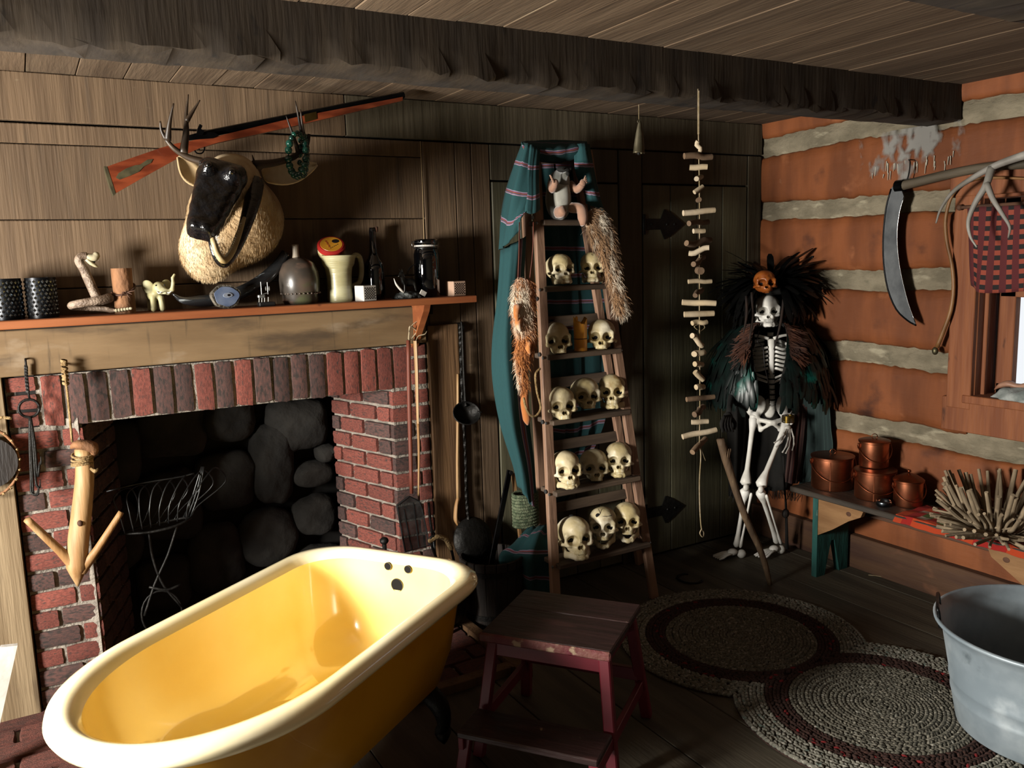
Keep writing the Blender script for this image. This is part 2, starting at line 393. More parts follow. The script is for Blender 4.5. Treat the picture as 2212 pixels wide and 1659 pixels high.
def chink_piece(z0, z1, y0, y1, s):
    n = max(4, int((y1-y0)/.022)); ys = np.linspace(y0, y1, n); G = []
    for yy in ys:
        a = z0-.012+wob(yy, s+4, .006); b = z1+.012+wob(yy, s+6, .006)
        G.append([(W+.014+.010*(2*t-1)**2+RNG.normal(0, .003), yy, a+(b-a)*t) for t in np.linspace(0, 1, 8)])
    structure(MB().grid(G), 'chinking', 'chinking', wr, smooth=True)
edges = [0]+[v for p in CH for v in p]+[2.32]
for i in range(0, len(edges)-1):
    z0, z1 = edges[i], edges[i+1]; f = log_piece if i % 2 == 0 else chink_piece
    if z1 <= WIN[2] or z0 >= WIN[3]: f(z0, z1, -1.3, D+.02, i)
    else: f(z0, z1, WIN[1]+.03, D+.02, i); f(z0, z1, -1.3, WIN[0]-.03, i)
structure(MB().box((W-.02, 1.2, .085), (.05, 4.4, .17), ch=.004), 'baseboard_right', 'base_wood')
# the window in it
mat('sash_white', '#c9c4b6', rough=.6)
mat('pane', '#ffffff', rough=.02, transmission=1, ior=1.02, spec=.2)
wi = thing('window_1', None, None, (W, (WIN[0]+WIN[1])/2, WIN[2]), kind='structure')
y0, y1, z0, z1 = WIN
for nm, c, s in (('casing', (W-.012, y1+.055, 1.373), (.035, .11, .97)), ('casing', (W-.012, y0-.055, 1.373), (.035, .11, .97)), ('casing', (W-.014, 1.715, z1+.07), (.035, 1.1, .12)),
                 ('casing', (W-.0095, 1.715, z0-.085), (.035, 1.09, .15)),
                 ('jamb', (W+.12, y1+.012, 1.37), (.25, .03, .9)), ('jamb', (W+.12, y0-.012, 1.37), (.25, .03, .9)), ('jamb', (W+.12, 1.715, z1+.012), (.25, .9, .03)), ('sill', (W+.11, 1.715, z0-.012), (.29, .9, .035))):
    structure(MB().box(c, s, ch=.003), nm, 'trim_orange', wi)
for yy in (y1-.008, y0+.008): structure(MB().box((W+.05, yy, 1.37), (.02, .02, .85), ch=.003), 'stop_bead', 'trim_orange', wi)
for c, s in (((W+.15, y1-.045, 1.37), (.04, .075, .85)), ((W+.15, y0+.045, 1.37), (.04, .075, .85)), ((W+.15, 1.715, z0+.025), (.04, .8, .05)), ((W+.15, 1.715, z1-.03), (.04, .8, .06)), ((W+.15, 1.715, 1.385), (.04, .8, .03))):
    structure(MB().box(c, s, ch=.003), 'sash', 'trim_orange', wi)
for zz in (1.18, 1.57): structure(MB().box((W+.15, 1.715, zz), (.004, .72, .38)), 'pane', 'pane', wi)

# walls out of the picture that close the room; the left one has the window the light comes through
LWY0, LWY1, LWZ0, LWZ1 = 1.58, 2.26, .86, 1.64
mb = MB()
for (a, b, c, d_) in ((-1.4, LWY0, 0, 2.4), (LWY1, 3.5, 0, 2.4), (LWY0, LWY1, 0, LWZ0), (LWY0, LWY1, LWZ1, 2.4)): mb.box((LWX-.06, (a+b)/2, (c+d_)/2), (.1, b-a, d_-c))
structure(mb, 'wall_left', 'board_dark')
structure(MB().box((.8, FRONT-.05, 1.15), (6, .1, 2.5)), 'wall_front', 'board_dark')
w2 = thing('window_2', None, None, (LWX, 1.92, LWZ0), kind='structure')
for c, s in (((LWX+.005, LWY0-.04, 1.25), (.03, .09, .94)), ((LWX+.005, LWY1+.04, 1.25), (.03, .09, .94)), ((LWX+.005, 1.92, LWZ1+.04), (.03, .68, .09)), ((LWX+.005, 1.92, LWZ0-.04), (.03, .68, .09))):
    structure(MB().box(c, s, ch=.003), 'casing', 'trim_orange', w2)

# ================================================================ FIREPLACE
mat('brick', '#a45a4c', '#83453a', 14, rough=.85, bump=.35, bscale=75, rand=.3, layers=(('#54403a', 9, (1, 1, 1), .52, .72), ('#c07a66', 22, (1, 1, 1), .66, .76)))
mat('brick_sooty', '#735049', '#594541', 10, rough=.88, bump=.35, bscale=70, rand=.3, layers=(('#3f3733', 7, (1, 1, 1), .48, .66),))
mat('mortar', '#b3a99c', '#8f867b', 20, rough=.95, bump=1, bscale=70)
mat('soot', '#1f1b17', '#120f0c', 8, rough=.95)
mat('stone', '#35322d', '#24221e', 7, rough=.9, bump=.9, bscale=22, rand=.2, layers=(('#22201d', 5, (1, 1, 1), .55, .7),))
mat('hearth_brick', '#7c4438', '#5c352c', 10, rough=.85, bump=.7, bscale=40, rand=.25)
mat('shelf_red', '#b0683a', '#97522a', 3, (.6, 4, 6), rough=.6, bump=.2, layers=(('#c27a4c', 5, (1, 3, 3), .66, .76), ('#5c2b18', 8, (1, 2, 2), .7, .78)))
BM = []
for k in range(4):                                     # four worn brick shapes of unit size, shared by all bricks
    bm = bmesh.new(); bmesh.ops.create_cube(bm, size=1); bmesh.ops.subdivide_edges(bm, edges=bm.edges, cuts=3, use_grid_fill=True)
    rg = np.random.default_rng(50+k)
    for v in bm.verts:
        c = np.array(v.co); e = np.abs(c) > .49; s = np.ones(3)
        if e.sum() >= 2: c = np.where(e, c*(.955 if e.sum() == 2 else .93), c)
        v.co = Vector(c+rg.normal(0, .012, 3)*np.array([.6, 1, 1.2]))
    me = bpy.data.meshes.new('brick'); bm.to_mesh(me); bm.free(); BM.append(me)
BMK = {}
def brick(parent, c, size, m, rz=0, ry=0, name='brick'):
    key = (RNG.integers(4), m)
    if key not in BMK:
        me = BM[key[0]].copy(); me.materials.append(MATS[m]); BMK[key] = me
        me.polygons.foreach_set('use_smooth', [True]*len(me.polygons)); me.set_sharp_from_angle(angle=math.radians(40))
    o = bpy.data.objects.new(name, BMK[key]); col.objects.link(o); o.parent = parent; o.location = tuple(float(x) for x in c); o.scale = size; o.rotation_euler = (0, ry, rz)
    return o
fp = thing('fireplace', 'brick fireplace with a soldier-course lintel and a dark stone firebox behind the yellow bathtub', 'fireplace')
BY = D-.012; pit = .0735; MG = .011                     # front of the bricks, course height, joint
XL0, XL1, XR0, XR1 = -.083, .145, 1.338, 1.508
# mortar cores set back from the brick faces
mb = MB()
mb.box(((XL0+XL1)/2, BY+.0615, .53), (XL1-XL0-.006, .10, 1.06)); mb.box(((XR0+XR1)/2+.004, BY+.0615, .62), (XR1-XR0-.008, .10, 1.24)); mb.box(((XL0+XR1)/2, BY+.0625, 1.148), (XR1-XL0-.004, .1, .186))
build(mb, 'mortar', 'mortar', fp)
jd = np.array([-.135, .42]); jl = np.linalg.norm(jd); jd = jd/jl; ja = math.atan2(jd[1], jd[0])
jc = np.array([XR0, BY+.01])
Rj = rot(0, 0, ja)
build(MB().box((jc[0]+jd[0]*jl/2+.052, jc[1]+jd[1]*jl/2+.012, .54), (jl, .08, 1.08), Rj), 'mortar', 'mortar', fp)
Rl = rot(0, 0, math.pi-ja)
build(MB().box((XL1+.135/2-.052, BY+.22, .54), (jl, .08, 1.08), Rl), 'mortar', 'mortar', fp)
# soldier course
nS = 19; ps = (1.425-.022)/nS
for i in range(nS): brick(fp, (.022+ps*(i+.5), BY+.05+RNG.uniform(-.003, .004), 1.148+RNG.normal(0, .002)), (ps-MG, .1, .186), 'brick' if i in (0, 4, 7, 9, 14, 15, 16, 17, 18) else 'brick_sooty', ry=RNG.normal(0, .008))
for xa, xb, s in ((XL0, .016, 0), (1.431, XR1, 1)):
    for j in range(3): brick(fp, ((xa+xb)/2, BY+.05, 1.06+.0625*(j+.5)), (xb-xa-.008, .1, .0625-MG), 'brick')
ncs = 14
for j in range(ncs):
    z = 1.05-pit*(j+.5)
    if z < .02: break
    h = pit-MG; cut = XL0+(.085 if j % 2 else .15)
    for a, b in ((XL0, cut), (cut+MG, XL1)): brick(fp, ((a+b)/2, BY+.05+RNG.uniform(-.003, .003), z), (b-a, .1, h), 'brick' if RNG.random() < .75 else 'brick_sooty')
    cut = XR0+(.118 if j % 2 else .10)
    for a, b in ((XR0, cut), (cut+MG, XR1)): brick(fp, ((a+b)/2, BY+.05+RNG.uniform(-.002, .003), z), (b-a, .1, h), 'brick' if RNG.random() < .7 else 'brick_sooty')
    segs = [(.02, .105), (.116, .30), (.311, jl)] if j % 2 else [(.02, .2), (.211, .375), (.386, jl)]
    for a, b in segs:
        m_ = (a+b)/2; c = jc+jd*m_+np.array([jd[1], -jd[0]])*.047
        brick(fp, (c[0], c[1], z), (b-a, .1, h), 'brick' if RNG.random() < .6 else 'brick_sooty', ja)
        brick(fp, (XL1+.135*m_/jl-.047, BY+.01+.42*m_/jl, z), (b-a, .1, h), 'brick_sooty', math.pi-ja)
# firebox: sooty shell, rubble stones at its back
mb = MB(); Yb = D+.50
mb.box((.74, Yb+.08, .7), (1.4, .06, 1.5)); mb.box((.74, D+.28, 1.40), (1.6, .62, .06)); mb.box((.74, D+.28, .004), (1.5, .62, .012))
mb.box((-.02, D+.3, .7), (.06, .6, 1.5)); mb.box((1.47, D+.3, .7), (.06, .6, 1.5))
build(mb, 'firebox', 'soot', fp)
def stone(px0, px1, py0, py1, y=Yb-.01, seed=0):
    a = at(px0, py1, y=y); b = at(px1, py0, y=y); rg = np.random.default_rng(seed); c = (a+b)/2; r = (b-a)/2; r[1] = .07
    ph = rg.uniform(0, 6, 9)
    def f(P):
        q = (P-c)/r; d_ = (np.abs(q[..., 0])**3.2+np.abs(q[..., 1])**2.2+np.abs(q[..., 2])**3.2)**(1/3)-1
        return (d_+.07*np.sin(q[..., 0]*3+ph[0])*np.sin(q[..., 2]*3.3+ph[1])+.03*np.sin(q[..., 0]*9+ph[2]+2*q[..., 2])*np.sin(q[..., 2]*8+ph[3]))*.06
    build(sdf(f, c-r*1.2, c+r*1.2, .016), 'stone', 'stone', fp, smooth=True)
for i, s in enumerate([(575, 705, 850, 985), (545, 628, 905, 1095), (630, 718, 990, 1056), (634, 722, 1062, 1162), (682, 722, 955, 1000), (520, 636, 1090, 1230), (640, 740, 1165, 1260), (440, 545, 840, 960), (430, 548, 965, 1110),
                       (300, 440, 830, 1000), (300, 430, 1005, 1180), (410, 520, 1120, 1290), (200, 300, 900, 1060), (210, 300, 1070, 1240), (300, 410, 1190, 1330)]): stone(*s, seed=i)
# hearth paving
he = build(MB().box((.46, 3.07, -.006), (2.1, .66, .012)), 'hearth', 'mortar', label='flat brick hearth on the floor in front of the fireplace, under the bathtub', cat='hearth')
for i in range(6):
    for j in range(-1, 10):
        xa = -.58+.212*j+(.106 if i % 2 else 0); xb = xa+.2
        xa, xb = max(xa, -.58), min(xb, 1.5)
        if xb-xa > .04: brick(he, ((xa+xb)/2, 2.795+.108*i, .006), (xb-xa, .096, .03), 'hearth_brick', name='paver')
a = at(955, 1385, z=0); b = at(1040, 1345, z=0)
build(MB().bar((1.535, 2.62, .018), (1.535, 3.36, .018), .05, .036), 'hearth_border', 'board_brown', he)
build(MB().bar((-.6, 2.70, .018), (1.51, 2.70, .018), .05, .036), 'hearth_border', 'board_brown', he)
# fascia board over the bricks
mat('fascia_wood', '#957a57', '#806645', 2.4, (.8, 4, 5), rough=.75, bump=.2, bscale=8, bstretch=(1, 6, 9), layers=(('#5a4833', 3, (.9, 3, 3.5), .54, .72), ('#a8947a', 4, (1, 2, 2), .6, .74), ('#55452f', 5, (9, 2, .8), .6, .8)))
fa = build(MB().box((.125, D-.02, 1.328), (2.75, .036, .158), ch=.003), 'trim_3', 'fascia_wood', kind='structure')

# mantel shelf
ZS = 1.448; SF = D-.2
ms = thing('mantel_shelf', 'long red-painted wooden mantel shelf above the brick fireplace', 'shelf', (.6, D, ZS-.03))
build(MB().box((.565, D-.1, ZS-.014), (2.21, .2, .028), ch=.003), 'board', 'shelf_red', ms)
for bx in (1.455, -.33):
    mb = MB(); mb.prism([(0, 0), (.165, 0), (.15, -.03), (.012, -.19), (0, -.19)], .028, (bx, D, ZS-.028), (0, -1, 0), (0, 0, 1))
    br = build(mb, 'bracket', 'shelf_red', ms)
    build(MB().ball((bx, D-.05, ZS-.16), .004, 6, 4), 'screw', 'iron', br)

# ================================================================ ON THE SHELF
def sx(px, Y, py=640): return at(px, py, y=Y)[0]
def mpp(px, py, Y): return at(px, py, y=Y)[2]-at(px, py+1, y=Y)[2]
def plathe(prof, cx, Y, zb, n=28, sq=(1, 1), c=None):
    """turned shape from an outline in pixels (radius, height) seen at depth Y, set down on height zb"""
    k = mpp(cx, prof[0][1], Y); yb = prof[0][1]
    return MB().lathe([(r*k, (yb-y)*k) for r, y in prof], n, (sx(cx, Y, yb), Y, zb))
mat('black_tin', '#141517', '#22252a', 20, rough=.35, metal=.7)
mat('tin_shine', '#8f9aa3', rough=.25, metal=1)
mat('snake', '#b09a86', '#7f6a58', 30, rough=.5, bump=.5, bscale=160, lo=.45, hi=.55)
mat('bone_cream', '#d9cfae', '#b8aa82', 9, rough=.5)
mat('bark', '#a8754c', '#7c5434', 12, (2, 2, 1), rough=.8, bump=.6, bscale=30)
mat('twig', '#6b4630', '#4c3020', 20, rough=.8)
mat('ivory', '#d8d2a6', '#b3aa78', 10, rough=.55, layers=(('#7b7a52', 14, (1, 1, 1), .64, .74),))
mat('horn', '#171718', '#2c2e30', 5, (1, 1, 4), rough=.2, dk=.9, coat=.6, layers=(('#8a8f90', 8, (1, 3, 6), .64, .74),))  # pale grey streak layer paints highlights onto the black horn
mat('agate_blue', '#7f97c4', '#a9bbdb', 14, rough=.25, coat=.4)
mat('agate_rim', '#8d8474', '#4a443b', 40, rough=.85, bump=.8)
mat('agate_core', '#c6d2e6', rough=.3)
mat('pewter', '#c7c8c4', rough=.35, metal=.8)
mat('black_wood', '#1a1715', rough=.6)
mat('stoneware', '#6b5a4e', '#4a433c', 8, rough=.32, coat=.3, layers=(('#a07a66', 5, (1, 1, 2), .52, .66), ('#5e6045', 6, (1, 1, 2), .58, .7)))
mat('neck_pale', '#b9ab98', rough=.4)
mat('cream_glaze', '#d9d3a8', '#c2ba8c', 6, (1, 1, 5), rough=.35, coat=.3, bump=.25, bscale=8, bstretch=(1, 1, 20))
mat('tin_orange', '#d99a2c', '#c07e1f', 12, rough=.4)
mat('tin_red', '#b32a24', rough=.4)
mat('tin_print', '#e6dcb4', '#c7a95a', 30, rough=.45, layers=(('#5e4c2a', 40, (1, 1, 1), .6, .66),))
mat('ink', '#140d0c', rough=.5)
mat('red_ink', '#8c2412', rough=.5)
mat('dark_glass', '#050608', rough=.03, coat=1, spec=.8)
mat('ceramic_white', '#e9e4dc', rough=.5)
mat('ceramic_pink', '#dcb79c', rough=.55)
mat('hole', '#1a1310', rough=.9)
mat('bronze', '#2b2a28', '#4a4945', 20, rough=.3, metal=.8)
mat('rock_dark', '#3d4040', '#8d9390', 26, rough=.5, bump=1, bscale=60, lo=.45, hi=.62)
mat('tusk', '#efe9dd', rough=.35)
mat('wire', '#9a9a98', rough=.3, metal=1)
mat('cord_pale', '#b59a72', rough=.9)

def tin_lantern(px, label):
    Y = D-.10; t = thing('tin_lantern', label, 'lantern', (sx(px, Y), Y, ZS), group='pierced tin lanterns')
    r, h = .047, .135
    build(MB().lathe([(r-.004, .002), (r, 0), (r, h), (r-.003, h), (r-.003, .01), (0, .01)], 32), 'cup', 'black_tin', t, world=False, smooth=True, angle=40)
    mb = MB()
    for i in range(9):
        for j in range(22):
            a = 2*math.pi*(j+.5*(i % 2))/22; z = .014+.0135*i; d = np.array([math.cos(a), math.sin(a), 0]); s = np.array([-d[1], d[0], 0]); u = np.array([0, 0, 1.])
            c = d*r+u*z; w = .0058
            mb.add([c+s*w, c+u*w, c-s*w, c-u*w, c+d*.003], [(0, 1, 4), (1, 2, 4), (2, 3, 4), (3, 0, 4)])
    build(mb, 'stars', 'tin_shine', t, world=False, kind='stuff')
    return t
tin_lantern(14, 'black pierced tin lantern at the left picture edge on the mantel shelf')
tin_lantern(90, 'black pierced tin lantern beside the rattlesnake on the mantel shelf')

# rattlesnake figure
Y = D-.11; k = mpp(200, 620, Y)
def S(px, py, dy=0): p = at(px, py, y=Y+dy); return p
t = thing('rattlesnake', 'mounted rattlesnake rearing up with open mouth on the mantel shelf', 'snake', (sx(190, Y), Y, ZS))
c0 = np.array([sx(195, Y), Y, ZS+.013]); P = [c0+np.array([.062*math.cos(a), .034*math.sin(a), .004*i]) for i, a in enumerate(np.linspace(.2, 5.9, 12))]
P = [c0+np.array([.075, -.03, 0])]+P+[S(214, 648), S(203, 630), S(192, 606), S(180, 580), S(170, 563), S(176, 554), S(188, 553)]
R_ = [.004]+list(np.linspace(.009, .0165, 12))+[.0165, .0165, .0165, .0155, .0145, .0135, .0135]
build(MB().tube(P, R_, 12, 4), 'body', 'snake', t, smooth=True)
hd = build(MB().tube([S(186, 553), S(195, 556), S(204, 556), S(210, 549), S(213, 546)], [.013, .016, .017, .014, .004], 12, 3, flat=.8), 'head', 'bone_cream', t, smooth=True)
build(MB().tube([S(186, 560), S(196, 568), S(206, 574), S(212, 577)], [.012, .013, .010, .003], 10, 3, flat=.6), 'lower_jaw', 'bone_cream', hd, smooth=True)
build(MB().tube([S(206, 559), S(210, 566)], [.0025, .0005], 6).tube([S(210, 556), S(213, 563)], [.002, .0005], 6), 'fangs', 'tusk', hd)
build(MB().tube([S(196, 562), S(206, 565)], [.008, .005], 8), 'tongue', 'hole', hd)
mb = MB()
for i in range(6): mb.ball(c0+np.array([.075+.009*i, -.03-.002*i, .001*i]), (.006, .006-.0004*i, .007-.0004*i), 8, 5)
build(mb, 'rattle', 'bone_cream', t)

# bark candle
Y = D-.10; t = thing('log_candle', 'birch log candle holder with a twig tied round it, on the mantel shelf', 'candle holder', (sx(268, Y), Y, ZS)); ka = sx(268, Y)
a = np.linspace(0, 2*np.pi, 24, endpoint=False)
G = [[(ka+.034*(1+.03*math.sin(3*q+z*40)+.02*math.sin(7*q))*math.cos(q), Y+.034*(1+.03*math.sin(3*q+z*40))*math.sin(q), ZS+z) for q in a] for z in np.linspace(0, .158, 14)]
G.append([(ka+.026*math.cos(q), Y+.026*math.sin(q), ZS+.157) for q in a]); G.append([(ka+.022*math.cos(q), Y+.022*math.sin(q), ZS+.145) for q in a]); G.append([(ka, Y, ZS+.145)]*24)
build(MB().grid(G, closed=True), 'log', 'bark', t, smooth=True, angle=50)
build(MB().tube([(ka+.038*math.cos(q), Y+.038*math.sin(q), ZS+.085+.02*math.sin(q+.6)) for q in np.linspace(-3.3, .8, 14)], .004, 6, 2), 'twig', 'twig', t, smooth=True)
mb = MB()
for i in range(6): mb.tube([(ka-.005+.003*i, Y-.038, ZS+.075), (ka-.015+.009*i, Y-.05, ZS+.055+.012*(i % 3))], [.003, .001], 5)
build(mb, 'knot', 'twig', t)

# elephant
Y = D-.10; k = mpp(335, 620, Y); e0 = np.array([sx(338, Y), Y, ZS]); t = thing('elephant_figurine', 'small cream elephant figurine with raised trunk on the mantel shelf', 'figurine', e0)
def f(P):
    d = s_ell(P, (-.005, .03, .062), (.028, .04, .028)); d = smin(d, s_ell(P, (.008, -.014, .085), (.021, .022, .022)), .012)
    tr = [(.02, -.026, .078), (.036, -.032, .068), (.05, -.034, .076), (.055, -.034, .1), (.055, -.033, .118), (.062, -.033, .13)]; rr = [.0115, .009, .0075, .006, .005, .0045]
    for i in range(5): d = smin(d, s_cap(P, tr[i], tr[i+1], rr[i], rr[i+1]), .004)
    for x, y in ((-.012, .0), (.014, -.002), (-.016, .055), (.01, .055)): d = smin(d, s_cap(P, (x, y, .05), (x*1.15, y-.004, .009), .0105, .0095), .006)
    return smin(d, s_cap(P, (.01, -.03, .07), (.026, -.042, .066), .008, .005), .006)
build(sdf(f, (-.06, -.07, -.004), (.08, .09, .14), .0038), 'body', 'ivory', t, world=False, smooth=True)
for s in (-1, 1):
    R = rot(.25, s*.35, s*.5)
    build(MB().ball((.004+s*.028, .0, .088), (.022, .0045, .027), 14, 10, R), 'ear', 'ivory', t, world=False, smooth=True)
    build(MB().tube([(.012+s*.012, -.032, .072), (.02+s*.016, -.045, .066), (.03+s*.016, -.054, .074)], [.003, .0026, .0008], 6, 3), 'tusk', 'tusk', t, world=False, smooth=True)
    build(MB().ball((.012+s*.014, -.031, .094), .003, 8, 6), 'eye', 'ink', t, world=False)
build(MB().tube([(-.006, .068, .07), (-.008, .08, .05), (-.006, .078, .03)], [.003, .002, .003], 6, 3), 'tail', 'ivory', t, world=False, smooth=True)

# horn, agate, miniature
Y = D-.045
P = [at(372, 634, y=Y-.05), at(395, 648, y=Y-.05), at(430, 650, y=Y-.04), at(480, 645, y=Y-.03), at(530, 628, y=Y-.02), at(572, 602, y=Y-.01), at(602, 572, y=Y), at(618, 546, y=Y)]
build(MB().tube(P, [.004, .016, .025, .029, .031, .03, .027, .022], 18, 5, flat=.85), 'horn', 'horn', smooth=True, origin=P[3], label='long curved black horn lying behind the agate slice on the mantel shelf', cat='horn')
Y = D-.145; ac = np.array([sx(487, Y), Y, ZS+.043]); t = thing('agate_slice', 'blue agate geode slice with a rough rim standing on the mantel shelf', 'agate', (ac[0], Y, ZS))
def blob(r1, r2, n=30, s=0): return [(r1*math.cos(a)*(1+.05*math.sin(3*a+s)+.03*math.sin(5*a+2*s)), r2*math.sin(a)*(1+.04*math.sin(4*a+s)+.03*math.sin(7*a))) for a in np.linspace(0, 2*np.pi, n, endpoint=False)]
ux, uz = np.array([.96, .25, 0]), np.array([0, .12, .99])
build(MB().prism(blob(.056, .044), .018, ac, ux, uz), 'rim', 'agate_rim', t)
fn = np.cross(ux, uz); build(MB().prism(blob(.048, .036, s=.6), .004, ac+fn*.0085, ux, uz), 'face', 'agate_blue', t)
build(MB().prism(blob(.018, .009, s=2), .002, ac+fn*.0112+ux*.004+uz*.004, ux, uz), 'core', 'agate_core', t)
build(MB().prism(blob(.006, .004, s=1), .002, ac+fn*.0118+ux*.008+uz*.004, ux, uz), 'cavity', 'ink', t)
Y = D-.14; mc = np.array([sx(566, Y), Y, ZS]); t = thing('silver_miniature', 'tiny silvery miniature with two upright rods on a dark base, mantel shelf', 'miniature', mc)
build(MB().box(mc+[.014, 0, .008], (.06, .04, .016), ch=.003), 'base', 'black_wood', t)
build(MB().box(mc+[-.004, -.004, .038], (.026, .02, .012), ch=.003), 'platform', 'pewter', t)
mb = MB()
for dx in (-.014, -.004, .006, .02): mb.tube([mc+[dx, -.008, .016], mc+[dx+.002, -.006, .034]], .002, 6)
build(mb, 'legs', 'pewter', t)
for dx, z0, z1 in ((-.002, .04, .092), (.022, .045, .09)): build(MB().tube([mc+[dx, -.004, z0], mc+[dx, -.004, z1]], .0016, 6), 'rod', 'pewter', t)
for dx in (.016, .028): build(MB().ball(mc+[dx, -.004, .066], (.0032, .003, .009), 8, 6), 'sail', 'pewter', t)
build(MB().tube([mc+[.002, -.004, .045], mc+[.022, -.004, .05]], .002, 6), 'spar', 'pewter', t)

# stoneware jug
Y = D-.09; t = thing('stoneware_jug', 'round-shouldered brown stoneware jug with a beaded band on the mantel shelf', 'jug', (sx(650, Y), Y, ZS))
build(plathe([(0, 657), (34, 657), (38, 650), (38, 638), (42, 630), (43, 605), (41, 588), (33, 570), (20, 561), (9, 557)], 650, Y, ZS, 36), 'body', 'stoneware', t, smooth=True)
k = mpp(650, 640, Y)
build(MB().lathe([(8*k, 99*k), (6.5*k, 108*k), (6.5*k, 122*k), (7.5*k, 127*k), (5*k, 127.5*k), (4*k, 110*k)], 16, (sx(645, Y), Y, ZS), cap=False), 'neck', 'neck_pale', t, smooth=True)
mb = MB()
for q in np.linspace(0, 2*np.pi, 30, endpoint=False): mb.ball((sx(650, Y)+41*k*math.cos(q), Y+41*k*math.sin(q), ZS+23*k), .0042, 6, 4)
build(mb, 'bead_band', 'stoneware', t, smooth=True, kind='stuff')

# flared mug with a tin on top
Y = D-.09; mx = sx(735, Y); k = mpp(735, 640, Y); t = thing('stoneware_mug', 'tall cream stoneware mug with flared rim and looped handle on the mantel shelf', 'mug', (mx, Y, ZS))
build(MB().lathe([(0, 0), (26*k, 0), (28*k, 8*k), (26.5*k, 30*k), (27*k, 55*k), (29*k, 72*k), (34*k, 80*k), (37*k, 94*k), (40*k, 99*k), (37*k, 99*k), (30*k, 80*k), (25*k, 60*k), (24*k, 6*k), (0, 5*k)], 36, (mx, Y, ZS)), 'body', 'cream_glaze', t, smooth=True, angle=60)
build(MB().tube([(mx+30*k, Y+.01, ZS+84*k), (mx+40*k, Y+.015, ZS+98*k), (mx+52*k, Y+.015, ZS+94*k), (mx+55*k, Y+.015, ZS+68*k), (mx+48*k, Y+.012, ZS+40*k), (mx+27*k, Y+.01, ZS+30*k)], .0085, 8, 4, flat=1.3), 'handle', 'cream_glaze', t, smooth=True)
tc_ = np.array([mx-14*k, Y-.004, ZS+118*k]); tn = np.array([-.18, -.62, .76]); tn /= np.linalg.norm(tn); tr = .0535; fr = frame(tn, (0, 0, 1))
t = thing('round_tin', 'round yellow and red lidded tin tilted on top of the cream mug', 'tin', tc_)
build(MB().lathe([(0, -.03), (tr*.98, -.03), (tr, -.027), (tr, .004), (0, .004)], 36, tc_, fr), 'body', 'tin_print', t, smooth=True, angle=40)
ld = build(MB().lathe([(tr+.0015, -.004), (tr+.0015, .008), (tr-.006, .013), (tr-.01, .013), (0, .013)], 36, tc_, fr, cap=False), 'lid', 'tin_red', t, smooth=True, angle=30)
build(MB().lathe([(0, .0142), (tr-.011, .0142), (tr-.010, .0125)], 36, tc_, fr), 'lid_face', 'tin_orange', ld)
build(MB().prism([(-.017+.014*math.cos(q), .016+.011*math.sin(q)) for q in np.linspace(0, 2*np.pi, 24, endpoint=False)], .001, tc_+tn*.0148, -fr[:, 0], fr[:, 1]), 'emblem', 'ink', ld)
mb = MB()
for i in range(5):                                     # column of small red letters, too worn to read
    o_ = tc_+tn*.0148-fr[:, 0]*(.019-.0028*i)+fr[:, 1]*(.017-.0085*i)
    for (a_, b_, w_, h_) in ((0, .0022, .0065, .0011), (0, -.0022, .0065, .0011), (-.0028 if i % 2 else .0028, 0, .0012, .0055), (0, 0, .004, .001)): mb.box(o_-fr[:, 0]*a_+fr[:, 1]*b_, (w_, h_, .0006), fr)
build(mb, 'lettering', 'red_ink', ld)
mb = MB()
for i in range(5): mb.ball(tc_+tn*.0148+fr[:, 0]*(.024-.007*i)-fr[:, 1]*(.004+.0055*i), (.003, .002, .0006), 8, 4, fr)
build(mb, 'script', 'ink', ld)

# glass bottle, pierced cubes, deer, jar
Y = D-.05; t = thing('glass_bottle', 'tall dark glass bottle behind the pierced white cube on the mantel shelf', 'bottle', (sx(812, Y), Y, ZS))
build(plathe([(0, 645), (21, 645), (22, 640), (22, 580), (20, 568), (12, 556), (8.5, 545), (7, 510), (7.5, 500), (6.5, 492), (5, 492)], 812, Y, ZS, 28), 'body', 'dark_glass', t, smooth=True)
build(plathe([(5, 500), (5.5, 490), (4.5, 489), (0, 489)], 812, Y, ZS+145*mpp(812, 600, Y), 14), 'cork', 'twig', t, smooth=True)
def pierced(px, Y, s, m, rz, label, name='pierced_cube'):
    c = np.array([sx(px, Y), Y, ZS]); t = thing(name, label, 'holder', c, rz, group='pierced cubes')
    build(MB().box((0, 0, s/2), (s, s, s), ch=.002), 'body', m, t, world=False)
    for fr_ in range(3):
        mb = MB(); R = rot(0, 0, fr_*math.pi/2)
        for i in range(9):
            for j in range(9):
                if (i+j) % 2: continue
                p = np.array([(-.5+(i+1.5)/11)*s, -s/2-.0003, (.12+.8*(j+.5)/9.5)*s]) ; d = R @ np.array([0, -1., 0])
                mb.add([(R @ (p+[.0031*math.cos(q), -.0004, .0031*math.sin(q)])) for q in np.linspace(0, 2*np.pi, 8, endpoint=False)], [tuple(range(8))])
        build(mb, 'holes', 'hole', t, world=False, kind='stuff', recalc=False)
pierced(790, D-.155, .062, 'ceramic_white', .25, 'white pierced ceramic cube in front of the dark glass bottle on the mantel shelf')
pierced(985, D-.12, .062, 'ceramic_pink', .12, 'pinkish pierced cube at the right end of the mantel shelf')
Y = D-.13; dc = np.array([sx(880, Y), Y, ZS]); t = thing('deer_figurine', 'dark bronze deer figurine with white tusks on a rough rock base, mantel shelf', 'figurine', dc)
def f(P):
    q = P/np.array([.062, .034, .03]); n_ = np.sin(P[..., 0]*160+3)*np.sin(P[..., 1]*190)*np.sin(P[..., 2]*170+1)
    return (np.linalg.norm(q, axis=-1)-1)*.03+.004*n_
build(sdf(lambda P: smax(f(P), -P[..., 2], .002), (-.075, -.045, -.004), (.075, .045, .04), .004), 'rock_base', 'rock_dark', t, world=False, smooth=True)
